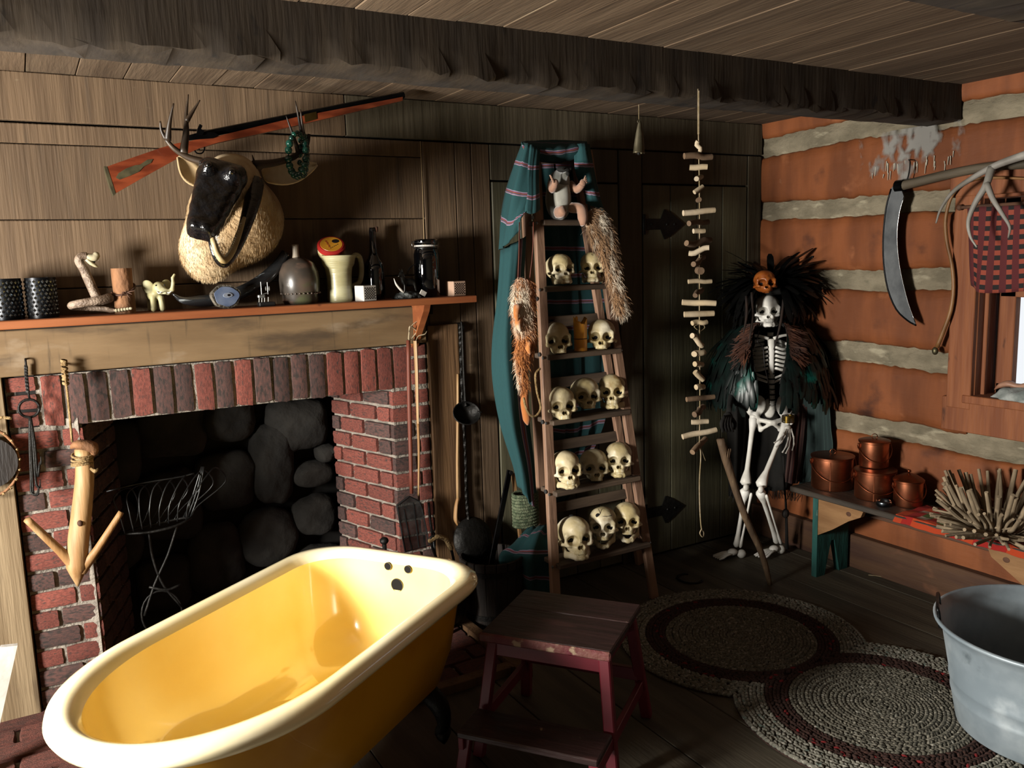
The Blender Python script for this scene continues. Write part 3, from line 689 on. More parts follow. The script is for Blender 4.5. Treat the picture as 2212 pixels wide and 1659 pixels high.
def f(P):
    d = s_ell(P, (.012, .008, .066), (.03, .013, .017)); d = smin(d, s_cap(P, (-.01, .006, .072), (-.022, .002, .1), .011, .008), .008)
    d = smin(d, s_cap(P, (-.02, .002, .102), (-.036, -.006, .092), .009, .004), .006)
    for x, y, b in ((-.008, 0, -.012), (-.004, .014, .0), (.034, .0, .042), (.036, .014, .048)): d = smin(d, s_cap(P, (x, y, .062), (b, y, .02), .006, .0032), .005)
    return d
bd = build(sdf(f, (-.06, -.03, .01), (.07, .04, .12), .0035), 'deer', 'bronze', t, world=False, smooth=True)
for s in (0, 1): build(MB().tube([(-.016+.004*s, .0+.008*s, .106), (-.02-.01*s, -.002+.01*s, .122)], [.0045, .001], 6, flat=.5), 'ear', 'bronze', bd, world=False)
build(MB().tube([(-.064, -.02, .085), (-.055, -.022, .06), (-.035, -.022, .036), (-.022, -.02, .026)], [.001, .0045, .0055, .003], 8, 4), 'tusk', 'tusk', t, world=False, smooth=True)
build(MB().tube([(.012, .02, .1), (.022, .02, .12), (.04, .02, .135), (.05, .02, .14)], [.004, .0035, .002, .0008], 8, 4), 'tusk', 'bronze', t, world=False, smooth=True)
build(MB().box((.062, -.022, .02), (.03, .004, .02), rot(.2, .5, .2), ch=.001), 'shard', 'tusk', t, world=False)
Y = D-.085; jx = sx(925, Y); k = mpp(925, 600, Y); t = thing('clip_top_jar', 'tall dark glass clip-top jar near the right end of the mantel shelf', 'jar', (jx, Y, ZS))
build(MB().lathe([(0, 0), (25*k, 0), (28*k, 4*k), (28*k, 92*k), (26*k, 100*k), (24*k, 103*k), (24*k, 108*k), (0, 108*k)], 32, (jx, Y, ZS)), 'body', 'dark_glass', t, smooth=True, angle=50)
build(MB().lathe([(25*k, 112*k), (26*k, 114*k), (26*k, 121*k), (23*k, 124*k), (0, 124*k)], 32, (jx, Y, ZS)), 'lid', 'dark_glass', t, smooth=True, angle=40)
build(MB().lathe([(24*k, 108*k), (25.5*k, 109*k), (25.5*k, 111*k), (24*k, 112*k)], 32, (jx, Y, ZS), cap=False), 'seal', 'ceramic_white', t)
mb = MB()
for z in (105, 117): mb.tube([(jx+27*k*math.cos(q), Y+27*k*math.sin(q), ZS+z*k) for q in np.linspace(0, 2*np.pi, 25)], .0014, 6)
mb.tube([(jx-26*k, Y-.006, ZS+104*k), (jx-34*k, Y-.008, ZS+110*k), (jx-33*k, Y-.006, ZS+119*k), (jx-26*k, Y, ZS+118*k)], .0016, 6, 4)
build(mb, 'wire_bail', 'wire', t, smooth=True)
a = at(908, 305, y=D-.012); b = at(916, 520, y=D-.012)
build(MB().tube([a, (a+b)/2+[.002, 0, 0], b], .0022, 6, 4), 'hanging_string', 'cord_pale', origin=a, label='thin pale cord hanging straight down the wall behind the dark jar', cat='cord')

# ================================================================ TROPHY, RIFLE, HANGING TOOLS
mat('deer_hide', '#c6a981', '#a98b62', 5, (1, 1, 1), rough=.9, dk=.6, layers=(('#ecdcb8', 4, (1, 1, 1), .46, .66), ('#4e3b26', 9, (1, 1, 1), .68, .76)))
mat('deer_ear', '#d8bd92', '#b39468', 8, rough=.9)
mat('antler', '#4a3a2b', '#2d231a', 9, rough=.45, layers=(('#a18a6c', 6, (1, 1, 1), .66, .76),))
mat('gator_black', '#0b0b0c', '#15161a', 20, rough=.22, coat=.5, bump=.7, bscale=46, bdist=.012)
mat('jaw_cream', '#d9c496', '#b79b68', 20, rough=.5)
mat('rifle_stock', '#96482a', '#6c2e1a', 4, (2, 4, 8), rough=.3, coat=.4, layers=(('#4a1b10', 6, (1, 2, 4), .62, .76),))
mat('gunmetal', '#121214', '#1e1e20', 20, rough=.35, metal=.8)
mat('brass', '#b09455', '#8f7640', 12, rough=.35, metal=1)
mat('brass_dull', '#8c8463', '#5f5a45', 20, rough=.5, metal=.8)
mat('bead_teal', '#1d6a58', '#0f4338', 14, rough=.2, coat=.6, rand=.25)
mat('peeled_wood', '#cfa877', '#b0824f', 4, (6, 6, .8), rough=.6, bump=.2)
mat('rope', '#b79a6b', '#8e7146', 40, rough=.95, bump=.8, bscale=120)
mat('stick_red', '#8d4a36', '#6b3426', 4, (6, 6, .6), rough=.6)
mat('steel_old', '#5a5c5d', '#3a3b3b', 10, rough=.4, metal=.9, bump=.2)
mat('dark_stave', '#2c2119', '#1d1510', 6, (6, 6, .8), rough=.7, bump=.4)
mat('popper_mesh', '#6b6c6b', '#474846', 30, rough=.45, metal=.7, alpha=.62)
mat('linen_tie', '#c9b796', rough=.95)

def A(px, py, y): return at(px, py, y=y)
# deer trophy
dr = thing('deer_trophy', 'mounted deer head with antlers and pale chest fur on the board wall above the mantel', 'trophy', A(490, 500, D))
c_ = A(492, 492, D-.05); nk = A(515, 395, D-.28)
def fdeer(P):
    d = s_ell(P, A(500, 468, D-.02), (.158, .19, .165))
    d = smin(d, s_ell(P, A(450, 538, D-.12), (.10, .12, .115)), .08)
    d = smin(d, s_cap(P, A(520, 470, D-.12), A(508, 392, D-.30), .15, .088), .07)
    d = smin(d, s_ell(P, A(498, 382, D-.36), (.085, .09, .075)), .04)
    d = smin(d, s_cap(P, A(490, 400, D-.40), A(458, 470, D-.46), .07, .048), .04)
    return smax(d, P[..., 1]-(D-.004), .004)
V, F = nets(fdeer, A(380, 620, D)-[.1, .62, .02], A(640, 340, D)+[.1, .02, .06], .014)
hide = build(MB().add(V, F), 'cape', 'deer_hide', dr, smooth=True)
build(strands(V, F, 22000, .014, .0013, (-.15, -.05, -1), .05, .14), 'fur', 'deer_hide', dr, kind='stuff', recalc=False)
def leaf(root, tip, wide, nrm, m, name, parent, cup=.012):
    root = np.asarray(root); tip = np.asarray(tip); d = tip-root; L_ = np.linalg.norm(d); nrm = np.asarray(nrm, float); s = np.cross(d/L_, nrm); s /= np.linalg.norm(s); n_ = np.cross(s, d/L_); G = []
    for t_ in np.linspace(0, 1, 11):
        w = wide*(math.sin(math.pi*(t_*.86+.12))**.8)*(1-.3*t_)
        G.append([root+d*t_+s*w*u+n_*(cup*(u*u)-cup*.3*math.sin(math.pi*t_)) for u in np.linspace(-1, 1, 7)])
    return build(MB().grid(G), name, m, parent, smooth=True, solid=.006)
leaf(A(432, 398, D-.33), A(383, 340, D-.33), .042, (.2, -1, .1), 'deer_ear', 'ear', dr)
leaf(A(570, 385, D-.30), A(682, 358, D-.22), .055, (-.2, -1, .3), 'deer_hide', 'ear', dr)
def antler(name, m, parent, branches):
    mb = MB()
    for P, r0, r1 in branches:
        P = np.array(P); r = np.linspace(r0, r1, len(P)); mb.tube(P, r, 10, 5)
    return build(mb, name, m, parent, smooth=True)
ya = D-.36
antler('antler', 'antler', dr, [([A(478, 356, ya), A(440, 350, ya+.01), A(402, 338, ya+.02), A(370, 315, ya+.02), A(350, 285, ya+.02), A(346, 262, ya+.01)], .016, .003),
    ([A(362, 303, ya+.02), A(366, 265, ya), A(375, 223, ya-.02)], .012, .002), ([A(396, 332, ya+.02), A(402, 285, ya+.04), A(402, 245, ya+.05), A(407, 204, ya+.05)], .014, .002),
    ([A(403, 262, ya+.045), A(418, 238, ya+.04), A(432, 216, ya+.03)], .009, .002), ([A(474, 355, ya), A(476, 346, ya-.02), A(480, 336, ya-.03)], .006, .0015)])
antler('antler', 'antler', dr, [([A(548, 356, ya), A(590, 352, ya+.02), A(632, 340, ya+.04), A(660, 318, ya+.05), A(668, 290, ya+.05)], .016, .006),
    ([A(655, 322, ya+.05), A(650, 280, ya+.03), A(638, 218, ya+.02)], .011, .002), ([A(663, 312, ya+.05), A(655, 285, ya+.05), A(649, 236, ya+.04)], .010, .002),
    ([A(645, 330, ya+.05), A(634, 295, ya+.02), A(618, 250, ya)], .010, .0015), ([A(550, 357, ya), A(548, 346, ya-.02), A(545, 335, ya-.03)], .006, .0015)])
# alligator head worn as a mask
ym = D-.47; a0, a1 = A(482, 372, D-.46), A(436, 500, D-.57); L_ = np.linalg.norm(a1-a0); fz = (a1-a0)/L_
fxv = np.array([1, -.15, 0]); fxv -= fz*(fxv @ fz); fxv /= np.linalg.norm(fxv); fyv = np.cross(fz, fxv); RG = np.stack([fxv, fyv, fz], 1)   # columns: width, thickness, along the snout
al = thing('alligator_head', 'glossy black alligator head with open toothed jaws hung over the deer face', 'trophy', a0)
if (fyv @ np.array([0, -1, 0])) < 0: fyv = -fyv; RG = np.stack([fxv, fyv, fz], 1)
def fg(P):
    q = (P-a0) @ RG; t_ = np.clip(q[..., 2]/L_, -.2, 1.1); w = .080-.031*np.clip(t_, 0, 1); s = w/.1
    u = np.stack([q[..., 0]/s, q[..., 1]/(.75+.25*s), q[..., 2]], -1)
    d = (s_box(u, (0, 0, L_*.48), (.1, .045, L_*.62), .042))*.7
    for sx_ in (-1, 1):
        d = smin(d, np.linalg.norm(q-np.array([sx_*.036, .046, .03]), axis=-1)-.022, .018)
        d = smin(d, np.linalg.norm(q-np.array([sx_*.018, .036, L_*1.02]), axis=-1)-.018, .02)
    return d+.0016*np.sin(q[..., 0]*140)*np.sin(q[..., 2]*120)
up = build(sdf(fg, np.minimum(a0, a1)-.16, np.maximum(a0, a1)+.16, .0085), 'upper_jaw', 'gator_black', al, smooth=True)
for s in (-1, 1): build(MB().ball(a0+RG @ np.array([s*.036, .062, .036]), .011, 12, 8), 'eye', 'dark_glass', up, smooth=True)
JP = [A(552, 392, D-.40), A(546, 430, D-.44), A(532, 480, D-.49), A(514, 528, D-.53), A(496, 560, D-.56), A(482, 570, D-.57), A(468, 556, D-.58), A(459, 530, D-.58), A(455, 508, D-.57)]
lj = build(MB().tube(JP, [.03, .028, .022, .017, .014, .013, .012, .011, .01], 12, 4), 'lower_jaw', 'gator_black', al, smooth=True)
JI = [A(528, 470, D-.515), A(514, 510, D-.545), A(500, 545, D-.575), A(484, 563, D-.595), A(470, 548, D-.60), A(462, 525, D-.60), A(457, 506, D-.585)]
build(MB().tube(JI, [.006, .010, .011, .011, .010, .009, .007], 10, 5), 'gum', 'jaw_cream', lj, smooth=True)
mb = MB()
for i, p in enumerate(spline(JI, 7)[2:-2]):
    inw = A(490, 505, D-.60)-p; inw /= np.linalg.norm(inw); mb.tube([p, p+inw*(.014 if i % 3 else .02)+np.array([0, -.006, .002])], [.0036, .0006], 5)
for s in (-1, 1):
    for i in range(12):
        z = L_*(.18+.075*i); w = .080-.031*z/L_; p = a0+RG @ np.array([s*(w-.012), -.03, z]); mb.tube([p, p+RG @ np.array([s*.003, -.024, 0])], [.004, .0006], 5)
build(mb, 'teeth', 'tusk', al, kind='stuff')

# rifle resting on the antlers
yr = D-.22; rf = thing('rifle', 'antique percussion rifle with a red-brown wooden stock resting across the deer antlers', 'rifle', A(550, 300, yr))
def flat(px, y): return [(A(a, b, y)[0], A(a, b, y)[2]) for a, b in px]
def pxprism(px, y, depth, mb=None): return (mb or MB()).prism(flat(px, y), depth, (0, y, 0), (1, 0, 0), (0, 0, 1))
build(pxprism([(228, 362), (238, 392), (246, 420), (300, 389), (352, 360), (392, 338), (428, 322), (470, 309), (560, 290), (640, 272), (700, 258), (866, 219), (866, 211), (640, 254), (540, 278), (470, 295), (440, 299), (408, 306), (380, 311), (345, 321), (290, 340), (255, 352)], yr, .036), 'stock', 'rifle_stock', rf)
build(MB().tube([A(438, 291, yr), A(872, 205, yr)], .0125, 8), 'barrel', 'gunmetal', rf)
build(MB().tube([A(820, 226, yr), A(868, 216, yr)], .004, 6), 'ramrod', 'gunmetal', rf)
lk = build(pxprism([(402, 304), (408, 292), (430, 286), (462, 286), (474, 292), (460, 299), (430, 301)], yr-.02, .008), 'lock', 'gunmetal', rf)
build(pxprism([(424, 292), (426, 279), (431, 268), (437, 272), (434, 279), (441, 284), (437, 292)], yr-.026, .01), 'hammer', 'gunmetal', lk)
build(MB().tube([A(418, 318, yr), A(424, 330, yr), A(436, 331, yr), A(442, 320, yr), A(438, 310, yr)], .0028, 6, 4).tube([A(428, 314, yr), A(431, 324, yr)], .002, 6), 'trigger_guard', 'gunmetal', rf, smooth=True)
build(pxprism([(250, 384), (256, 374), (272, 364), (292, 357), (302, 356), (318, 345), (330, 344), (326, 352), (310, 360), (300, 371), (280, 380), (258, 388)], yr-.0185, .003), 'patch_box', 'brass_dull', rf)
build(pxprism([(654, 249), (680, 243), (681, 259), (656, 266)], yr, .04), 'band', 'brass', rf)
build(pxprism([(224, 360), (230, 361), (240, 392), (249, 420), (244, 424), (233, 394)], yr, .038), 'butt_plate', 'brass_dull', rf)
build(pxprism([(853, 205), (858, 201), (862, 206)], yr, .004), 'front_sight', 'gunmetal', rf)
# bead necklace on the right antler
yb_ = D-.345; bn = thing('bead_necklace', 'string of teal stone beads hung on the right deer antler', 'necklace', A(645, 300, yb_))
loop = [A(642+19*math.sin(q), 332-44*math.cos(q)+(4 if math.cos(q) < 0 else 0), yb_+.012*math.sin(2*q)) for q in np.linspace(0, 2*np.pi, 19)]
for i, p in enumerate(loop[:-1]):
    r = .0135 if 2 < i < 16 else .010; build(MB().ball(p, (r, r, r*1.05), 12, 8), 'bead', 'bead_teal', bn, smooth=True)
build(MB().tube(loop, .002, 5), 'string', 'ink', bn)
mb = MB()
lo2 = [A(655+8*math.sin(q), 335-44*math.cos(q), yb_+.03) for q in np.linspace(.4, 5.9, 15)]
for p in lo2: build(MB().ball(p, .0105, 10, 6), 'bead', 'bead_teal', bn, smooth=True)

# wrought iron hook hanging at the left of the hearth
yh = D-.055; t = thing('iron_hook', 'black wrought iron pot hook with a ring hanging left of the hearth', 'hook', A(63, 778, yh))
build(MB().tube([A(55, 777, D-.02), A(55, 777, yh), A(57, 800, yh), A(58, 830, yh), A(64, 862, yh)], .0035, 6, 3), 'hanger', 'iron', t, smooth=True)
mb = MB(); P = spline([A(56, 790, yh), A(57, 815, yh), A(60, 845, yh)], 12)
for i, p in enumerate(P): mb.box(p, (.0085, .0085, .007), rot(0, 0, i*.5))
build(mb, 'twist', 'iron', t)
cr = A(63, 882, yh); build(MB().tube([cr+[.031*math.cos(q), 0, .031*math.sin(q)] for q in np.linspace(0, 2*np.pi, 25)], .0045, 8), 'ring', 'iron', t, smooth=True)
for dx, yb2 in ((0, 1066), (8, 1050), (-4, 1064), (14, 1000)):
    build(MB().tube([A(65, 900, yh-.004), A(67+dx*.6, 960, yh-.006), A(70+dx*.8, 1030, yh-.006), A(72+dx, yb2, yh-.012), A(82+dx*.5, yb2+2, yh-.03), A(84+dx*.3, yb2-14, yh-.034)], [.005, .0045, .004, .004, .0035, .0015], 8, 4), 'prong', 'iron', t, smooth=True)
# peeled branch hook on a rope
yw = D-.085; t = thing('branch_hook', 'peeled wooden branch hook with two upswept arms hanging on a rope', 'hook', A(160, 1000, yw))
P = spline([A(136, 780, D-.03), A(140, 806, yw), A(147, 862, yw), A(156, 955, yw)], 10)
rp = build(MB().tube(P, .0042, 8), 'rope', 'rope', t, smooth=True)
mb = MB()
for i in range(7): c = A(138+i*.7, 780+i*8, yw+.012); mb.lathe([(.010, -.005), (.012, 0), (.010, .005)], 10, c, rot(.2*(-1)**i, .2, 0), cap=False)
build(mb, 'whipping', 'rope', rp, smooth=True)
build(MB().tube([A(180, 970, yw), A(183, 1030, yw), A(176, 1110, yw), A(168, 1180, yw), A(167, 1225, yw), A(168, 1266, yw)], [.029, .031, .034, .036, .036, .004], 12, 5), 'trunk', 'peeled_wood', t, smooth=True)
build(MB().tube([A(170, 1228, yw), A(130, 1190, yw-.01), A(90, 1152, yw-.03), A(58, 1122, yw-.05)], [.026, .016, .014, .0125], 10, 4), 'arm', 'peeled_wood', t, smooth=True)
build(MB().tube([A(174, 1230, yw), A(204, 1195, yw-.02), A(235, 1148, yw-.03), A(262, 1106, yw-.03)], [.026, .014, .012, .0105], 10, 4), 'arm', 'peeled_wood', t, smooth=True)
build(MB().ball(A(173, 1130, yw-.03), (.01, .012, .012), 10, 6), 'knot', 'twig', t, smooth=True)
mb = MB()
for i in range(4): mb.tube([A(178, 982+i*7, yw)+np.array([.034*math.cos(q), .034*math.sin(q), .006*math.sin(q+i)]) for q in np.linspace(0, 2*np.pi, 17)], .0042, 6)
mb.tube([A(196, 1012, yw-.03), A(206, 1018, yw-.045), A(212, 1012, yw-.04)], [.005, .008, .003], 6, 3)
build(mb, 'lashing', 'rope', t, smooth=True)
build(MB().tube([A(154, 968, yw), A(168, 960, yw-.02), A(200, 966, yw-.02), A(198, 985, yw)], [.006, .024, .03, .01], 10, 4, flat=.7), 'leather_cap', 'bark', t, smooth=True)
# hoop drum cut by the left picture edge
hc = A(-26, 1000, D-.07); t = thing('hoop_drum', 'round hide drum with a laced wooden hoop at the left picture edge', 'drum', hc)
Rx = rot(math.pi/2, 0, 0)
build(MB().lathe([(.0, -.012), (.088, -.012), (.088, .012), (0, .012)], 32, hc, Rx), 'skin', 'dark_stave', t)
build(MB().tube([hc+[.09*math.cos(q), 0, .118*math.sin(q)] for q in np.linspace(0, 2*np.pi, 33)], .005, 8), 'hoop', 'bark', t, smooth=True)
mb = MB()
for q in np.linspace(-1.2, 1.2, 9): p = hc+np.array([.09*math.cos(q), -.004, .118*math.sin(q)]); mb.tube([p, p*1+np.array([.006*math.cos(q), -.006, .006*math.sin(q)])], .004, 5)
build(mb, 'lacing', 'rope', t)
build(MB().tube([hc+[.02, 0, .118], hc+[.05, -.01, .15], hc+[.085, -.01, .145]], .006, 6, 4), 'thong', 'rope', t, smooth=True)

# wire toasting rack in the hearth
yk = D+.02; t = thing('wire_rack', 'old wire basket rack on a crossed-leg stand inside the fireplace', 'rack', A(350, 1330, yk))
b0 = [A(256, 1154, yk), A(320, 1150, yk-.05), A(380, 1136, yk-.05), A(412, 1118, yk), A(380, 1122, yk+.06), A(310, 1138, yk+.06), A(256, 1154, yk)]
build(MB().tube(b0, .0055, 8, 4), 'base_ring', 'iron', t, smooth=True)
for i in range(8):
    u = i/7; bx, by = 270+132*u, 1152-30*u; tx, ty = 236+i*27, 1062-i*6.2
    build(MB().tube([A(bx, by, yk-.045), A(bx-12+u*20, by-40, yk-.05), A(tx+10+u*14, ty+12-u*6, yk-.02), A(tx+44, ty-8, yk+.03), A(tx+62, ty+22, yk+.07), A(bx+26, by-30, yk+.07), A(bx+12, by-8, yk+.06)], .0028, 6, 5), 'hoop', 'steel_old', t, smooth=True)
for o_ in (0, 6, -6): build(MB().tube([A(405+o_, 1118, yk), A(424+o_, 1065, yk), A(438+o_*.4, 1008, yk)], .003, 6, 3), 'handle', 'steel_old', t, smooth=True)
build(MB().tube([A(230, 1062, yk), A(300, 1045, yk), A(390, 1030, yk), A(420, 1022, yk)], .003, 6, 3), 'top_rail', 'steel_old', t, smooth=True)
for P in ([(322, 1152), (330, 1205), (352, 1262), (392, 1310)], [(384, 1132), (362, 1200), (335, 1260), (312, 1330)]): build(MB().tube([A(a, b, yk) for a, b in P], .005, 8, 4), 'leg', 'iron', t, smooth=True)
build(MB().tube([A(350+44*math.cos(q), 1326+50*math.sin(q), yk) for q in np.linspace(0, 2*np.pi, 25)], .004, 8), 'foot_ring', 'iron', t, smooth=True)
build(MB().tube([A(322, 1268, yk), A(360, 1274, yk-.01), A(392, 1262, yk)], .005, 8, 3), 'brace', 'iron', t, smooth=True)

# long-handled popper and split stick right of the hearth
yp = D-.06; t = thing('corn_popper', 'long-handled wire mesh popper with a reddish handle right of the hearth', 'popper', A(890, 1080, yp))
build(MB().tube([A(882, 735, yp), A(885, 900, yp), A(889, 1066, yp)], [.009, .010, .008], 10, 4), 'handle', 'stick_red', t, smooth=True)
def pan(px, y0_, y1_, mb): return mb.prism(flat(px, y0_), y1_-y0_, (0, (y0_+y1_)/2, 0), (1, 0, 0), (0, 0, 1))
pn = build(pan([(858, 1092), (884, 1072), (905, 1082), (912, 1100), (928, 1178), (876, 1192)], yp-.035, yp-.02, MB()), 'mesh_box', 'popper_mesh', t)
for s_ in ([(858, 1092), (884, 1072), (905, 1082), (912, 1100), (928, 1178), (876, 1192), (858, 1092)],): build(MB().tube([A(a, b, yp-.036) for a, b in s_], .0035, 6), 'rim', 'steel_old', t)
build(MB().tube([A(893, 1086, yp-.036), A(905, 1182, yp-.036)], .003, 6).tube([A(872, 1100, yp-.036), A(890, 1188, yp-.036)], .003, 6), 'rib', 'steel_old', t)
build(MB().tube([A(884, 716, yp-.006), A(886, 705, yp-.03), A(900, 716, yp), A(884, 735, yp), A(884, 716, yp-.006)], .0032, 6, 3).tube([A(886, 708, yp), A(893, 700, yp-.01), A(904, 692, yp-.02)], [.003, .006, .003], 6, 3, flat=.3), 'tie', 'linen_tie', t, smooth=True)
t = thing('split_stick', 'blond split-wood stick hanging beside the popper on the brick pier', 'stick', A(900, 740, yp))
build(MB().tube([A(897, 736, yp-.01), A(900, 800, yp-.01), A(902, 880, yp-.01), A(903, 920, yp-.01)], [.0125, .012, .0095, .0085], 6, 3, flat=.6), 'upper_length', 'peeled_wood', t)
build(MB().tube([A(903, 915, yp-.012), A(905, 980, yp-.012), A(904, 1072, yp-.012)], [.008, .007, .0045], 8, 4, flat=.8), 'lower_length', 'peeled_wood', t, smooth=True)
build(MB().tube([A(898, 738, yp-.01), A(904, 726, yp-.02), A(918, 722, yp-.03), A(922, 715, yp-.03)], [.003, .005, .007, .003], 6, 3, flat=.35), 'tie', 'linen_tie', t, smooth=True)
# ladle
yl = D-.05; t = thing('iron_ladle', 'black iron ladle hanging on the wall boards beside the brick pier', 'ladle', A(996, 700, yl))
build(MB().tube([A(996, 694, yl), A(998, 720, yl), A(1000, 780, yl), A(1004, 860, yl), A(1006, 878, yl-.01)], [.006, .0075, .0075, .009, .012], 8, 4, flat=.5), 'handle', 'iron', t, smooth=True)
bc = A(1008, 893, yl-.035); fr = frame(np.array([-.1, -.85, .5]))
prof = [(r*1.35, z*1.35) for r, z in [(.001, -.034), (.02, -.031), (.034, -.020), (.042, -.004), (.044, .004), (.041, .004), (.038, -.004), (.03, -.017), (.018, -.026), (.0, -.029)]]
build(MB().lathe(prof, 24, bc, fr, sq=(1.1, .95)), 'bowl', 'iron', t, smooth=True)
build(MB().tube([bc+fr @ np.array([.054, 0, 0]), bc+fr @ np.array([.074, -.004, .006])], [.012, .005], 8, flat=.5), 'spout', 'iron', t, smooth=True)
build(MB().lathe([(.0, -.003), (.024, -.003), (.024, .003), (0, .003)], 20, A(992, 708, D-.016), Rx), 'hook_plate', 'iron', t)
# long-handled pan with twisted handle
yq = D-.035; t = thing('long_handled_pan', 'black long-handled frying pan with a twisted iron handle hung against the wall boards', 'pan', A(1025, 1165, yq))
P = spline([A(993, 700, yq), A(995, 760, yq), A(999, 880, yq), A(1005, 980, yq), A(1007, 1070, yq), A(1012, 1130, yq-.02)], 22); mb = MB()
for i in range(len(P)-1): mb.box((P[i]+P[i+1])/2, (.010, .006, np.linalg.norm(P[i+1]-P[i])*1.15), frame(P[i+1]-P[i]) @ rot(0, 0, i*.35))
build(mb, 'handle', 'iron', t)
pc = A(1026, 1166, yq-.05); fr = frame(np.array([.12, -.95, .28]))
build(MB().lathe([(r*1.22, z) for r, z in [(0, .022), (.05, .02), (.072, .008), (.083, -.012), (.086, -.016), (.082, -.016), (.07, .002), (.05, .013), (0, .015)]], 32, pc, fr), 'pan', 'iron', t, smooth=True)
# wooden spoon-stick
t = thing('wooden_spoon', 'long pale wooden spoon hanging beside the ladle', 'spoon', A(990, 815, D-.03))
build(MB().tube([A(989, 808, D-.03), A(989, 900, D-.032), A(988, 1000, D-.034), A(989, 1078, D-.036)], [.006, .0065, .007, .007], 8, 3), 'handle', 'peeled_wood', t, smooth=True)
build(MB().tube([A(989, 1074, D-.036), A(985, 1096, D-.04), A(984, 1122, D-.042), A(989, 1136, D-.04)], [.007, .011, .012, .004], 10, 4, flat=.6), 'blade', 'peeled_wood', t, smooth=True)
# bow saw leaning by the wall
t = thing('folding_frame', 'dark metal bar and wooden bar pivoted at the top, leaning on the wall boards', 'tool', A(1090, 1200, D-.1))
a_, b_ = A(1101, 1016, D-.05), A(1060, 1222, D-.16)
build(MB().bar(a_, b_, .028, .008, up=(0, -1, 0)), 'metal_bar', 'gunmetal', t)
a_, b_ = A(1108, 1022, D-.04), A(1124, 1165, D-.1)
build(MB().bar(a_, b_, .017, .014, up=(0, -1, 0)), 'wooden_bar', 'peeled_wood', t)
build(MB().lathe([(.0, -.006), (.009, -.006), (.009, .006), (0, .006)], 12, A(1104, 1021, D-.06), Rx), 'pivot', 'iron', t)
# staved bucket in the dark corner behind the tub
yv = D-.2; bx_ = at(1066, 1320, y=yv)[0]; t = thing('staved_bucket', 'dark staved wooden bucket standing behind the stool and the bathtub end', 'bucket', (bx_, yv, 0))
for i in range(18):
    q = 2*math.pi*i/18; R = rot(0, 0, q) @ rot(0, .07, 0)
    build(MB().box((bx_+.128*math.cos(q), yv+.128*math.sin(q), .15), (.012, .0455, .30), R, ch=.002), 'stave', 'dark_stave', t)
for z, r in ((.05, .127), (.25, .144)): build(MB().lathe([(r, -.012), (r+.003, -.012), (r+.003, .012), (r, .012)], 32, (bx_, yv, z), cap=False), 'hoop', 'iron', t)
build(MB().lathe([(0, .02), (.118, .02), (.118, .03), (0, .03)], 24, (bx_, yv, 0)), 'bottom', 'dark_stave', t)
# kettle with wrapped bail just behind the bathtub rim
yv = D-.20; kx = at(950, 1200, y=yv)[0]; kz = 0; t = thing('lidded_kettle', 'dark iron kettle with a cord-wrapped bail behind the bathtub rim', 'kettle', (kx, yv, 0))
build(MB().lathe([(0, .03), (.05, .032), (.095, .07), (.11, .14), (.105, .22), (.085, .27), (.08, .28), (.0, .275)], 28, (kx, yv, 0)), 'body', 'iron', t, smooth=True)
for q in (.5, 2.6, 4.7): build(MB().tube([(kx+.07*math.cos(q), yv+.07*math.sin(q), .05), (kx+.085*math.cos(q), yv+.085*math.sin(q), 0)], [.012, .008], 8), 'foot', 'iron', t, smooth=True)
P = [(kx-.02, yv-.08, .27), A(930, 1168, yv-.08), A(944, 1160, yv-.08), A(962, 1164, yv-.07), A(974, 1184, yv-.06), (kx+.05, yv-.05, .28)]
bl = build(MB().tube(P, .006, 8, 4), 'bail', 'iron', t, smooth=True); mb = MB(); Q = spline(P[1:5], 8)
for i, p in enumerate(Q): mb.ball(p, (.0125, .010, .0105), 8, 5)
build(mb, 'cord_wrap', 'rope', bl, smooth=True)
# andiron just showing over the tub
ax_, ay_ = at(830, 1170, y=D-.15)[0], D-.15; t = thing('andiron', 'black iron andiron post with a ball top behind the bathtub', 'andiron', (ax_, ay_, 0))
zt_ = at(830, 1168, y=ay_)[2]
build(MB().tube([(ax_, ay_, .06), (ax_, ay_, zt_-.015)], [.011, .009], 10), 'post', 'iron', t, smooth=True); build(MB().ball((ax_, ay_, zt_), (.019, .019, .016), 14, 8), 'finial', 'iron', t, smooth=True)
build(MB().tube([(ax_-.1, ay_-.02, .012), (ax_-.05, ay_, .055), (ax_, ay_, .07), (ax_+.05, ay_, .055), (ax_+.1, ay_-.02, .012)], .011, 8, 4), 'foot', 'iron', t, smooth=True); build(MB().bar((ax_, ay_, .06), (ax_, ay_+.3, .06), .018, .018), 'log_bar', 'iron', t)
# fire poker leaning on the pier's right side
build(MB().tube([A(926, 1085, D-.05), A(930, 1130, D-.07), A(938, 1180, D-.09), A(950, 1300, D-.14)], .006, 8, 3), 'fire_poker', 'steel_old', smooth=True, origin=A(950, 1300, D-.14), label='thin iron poker leaning between the brick pier and the kettle', cat='poker')

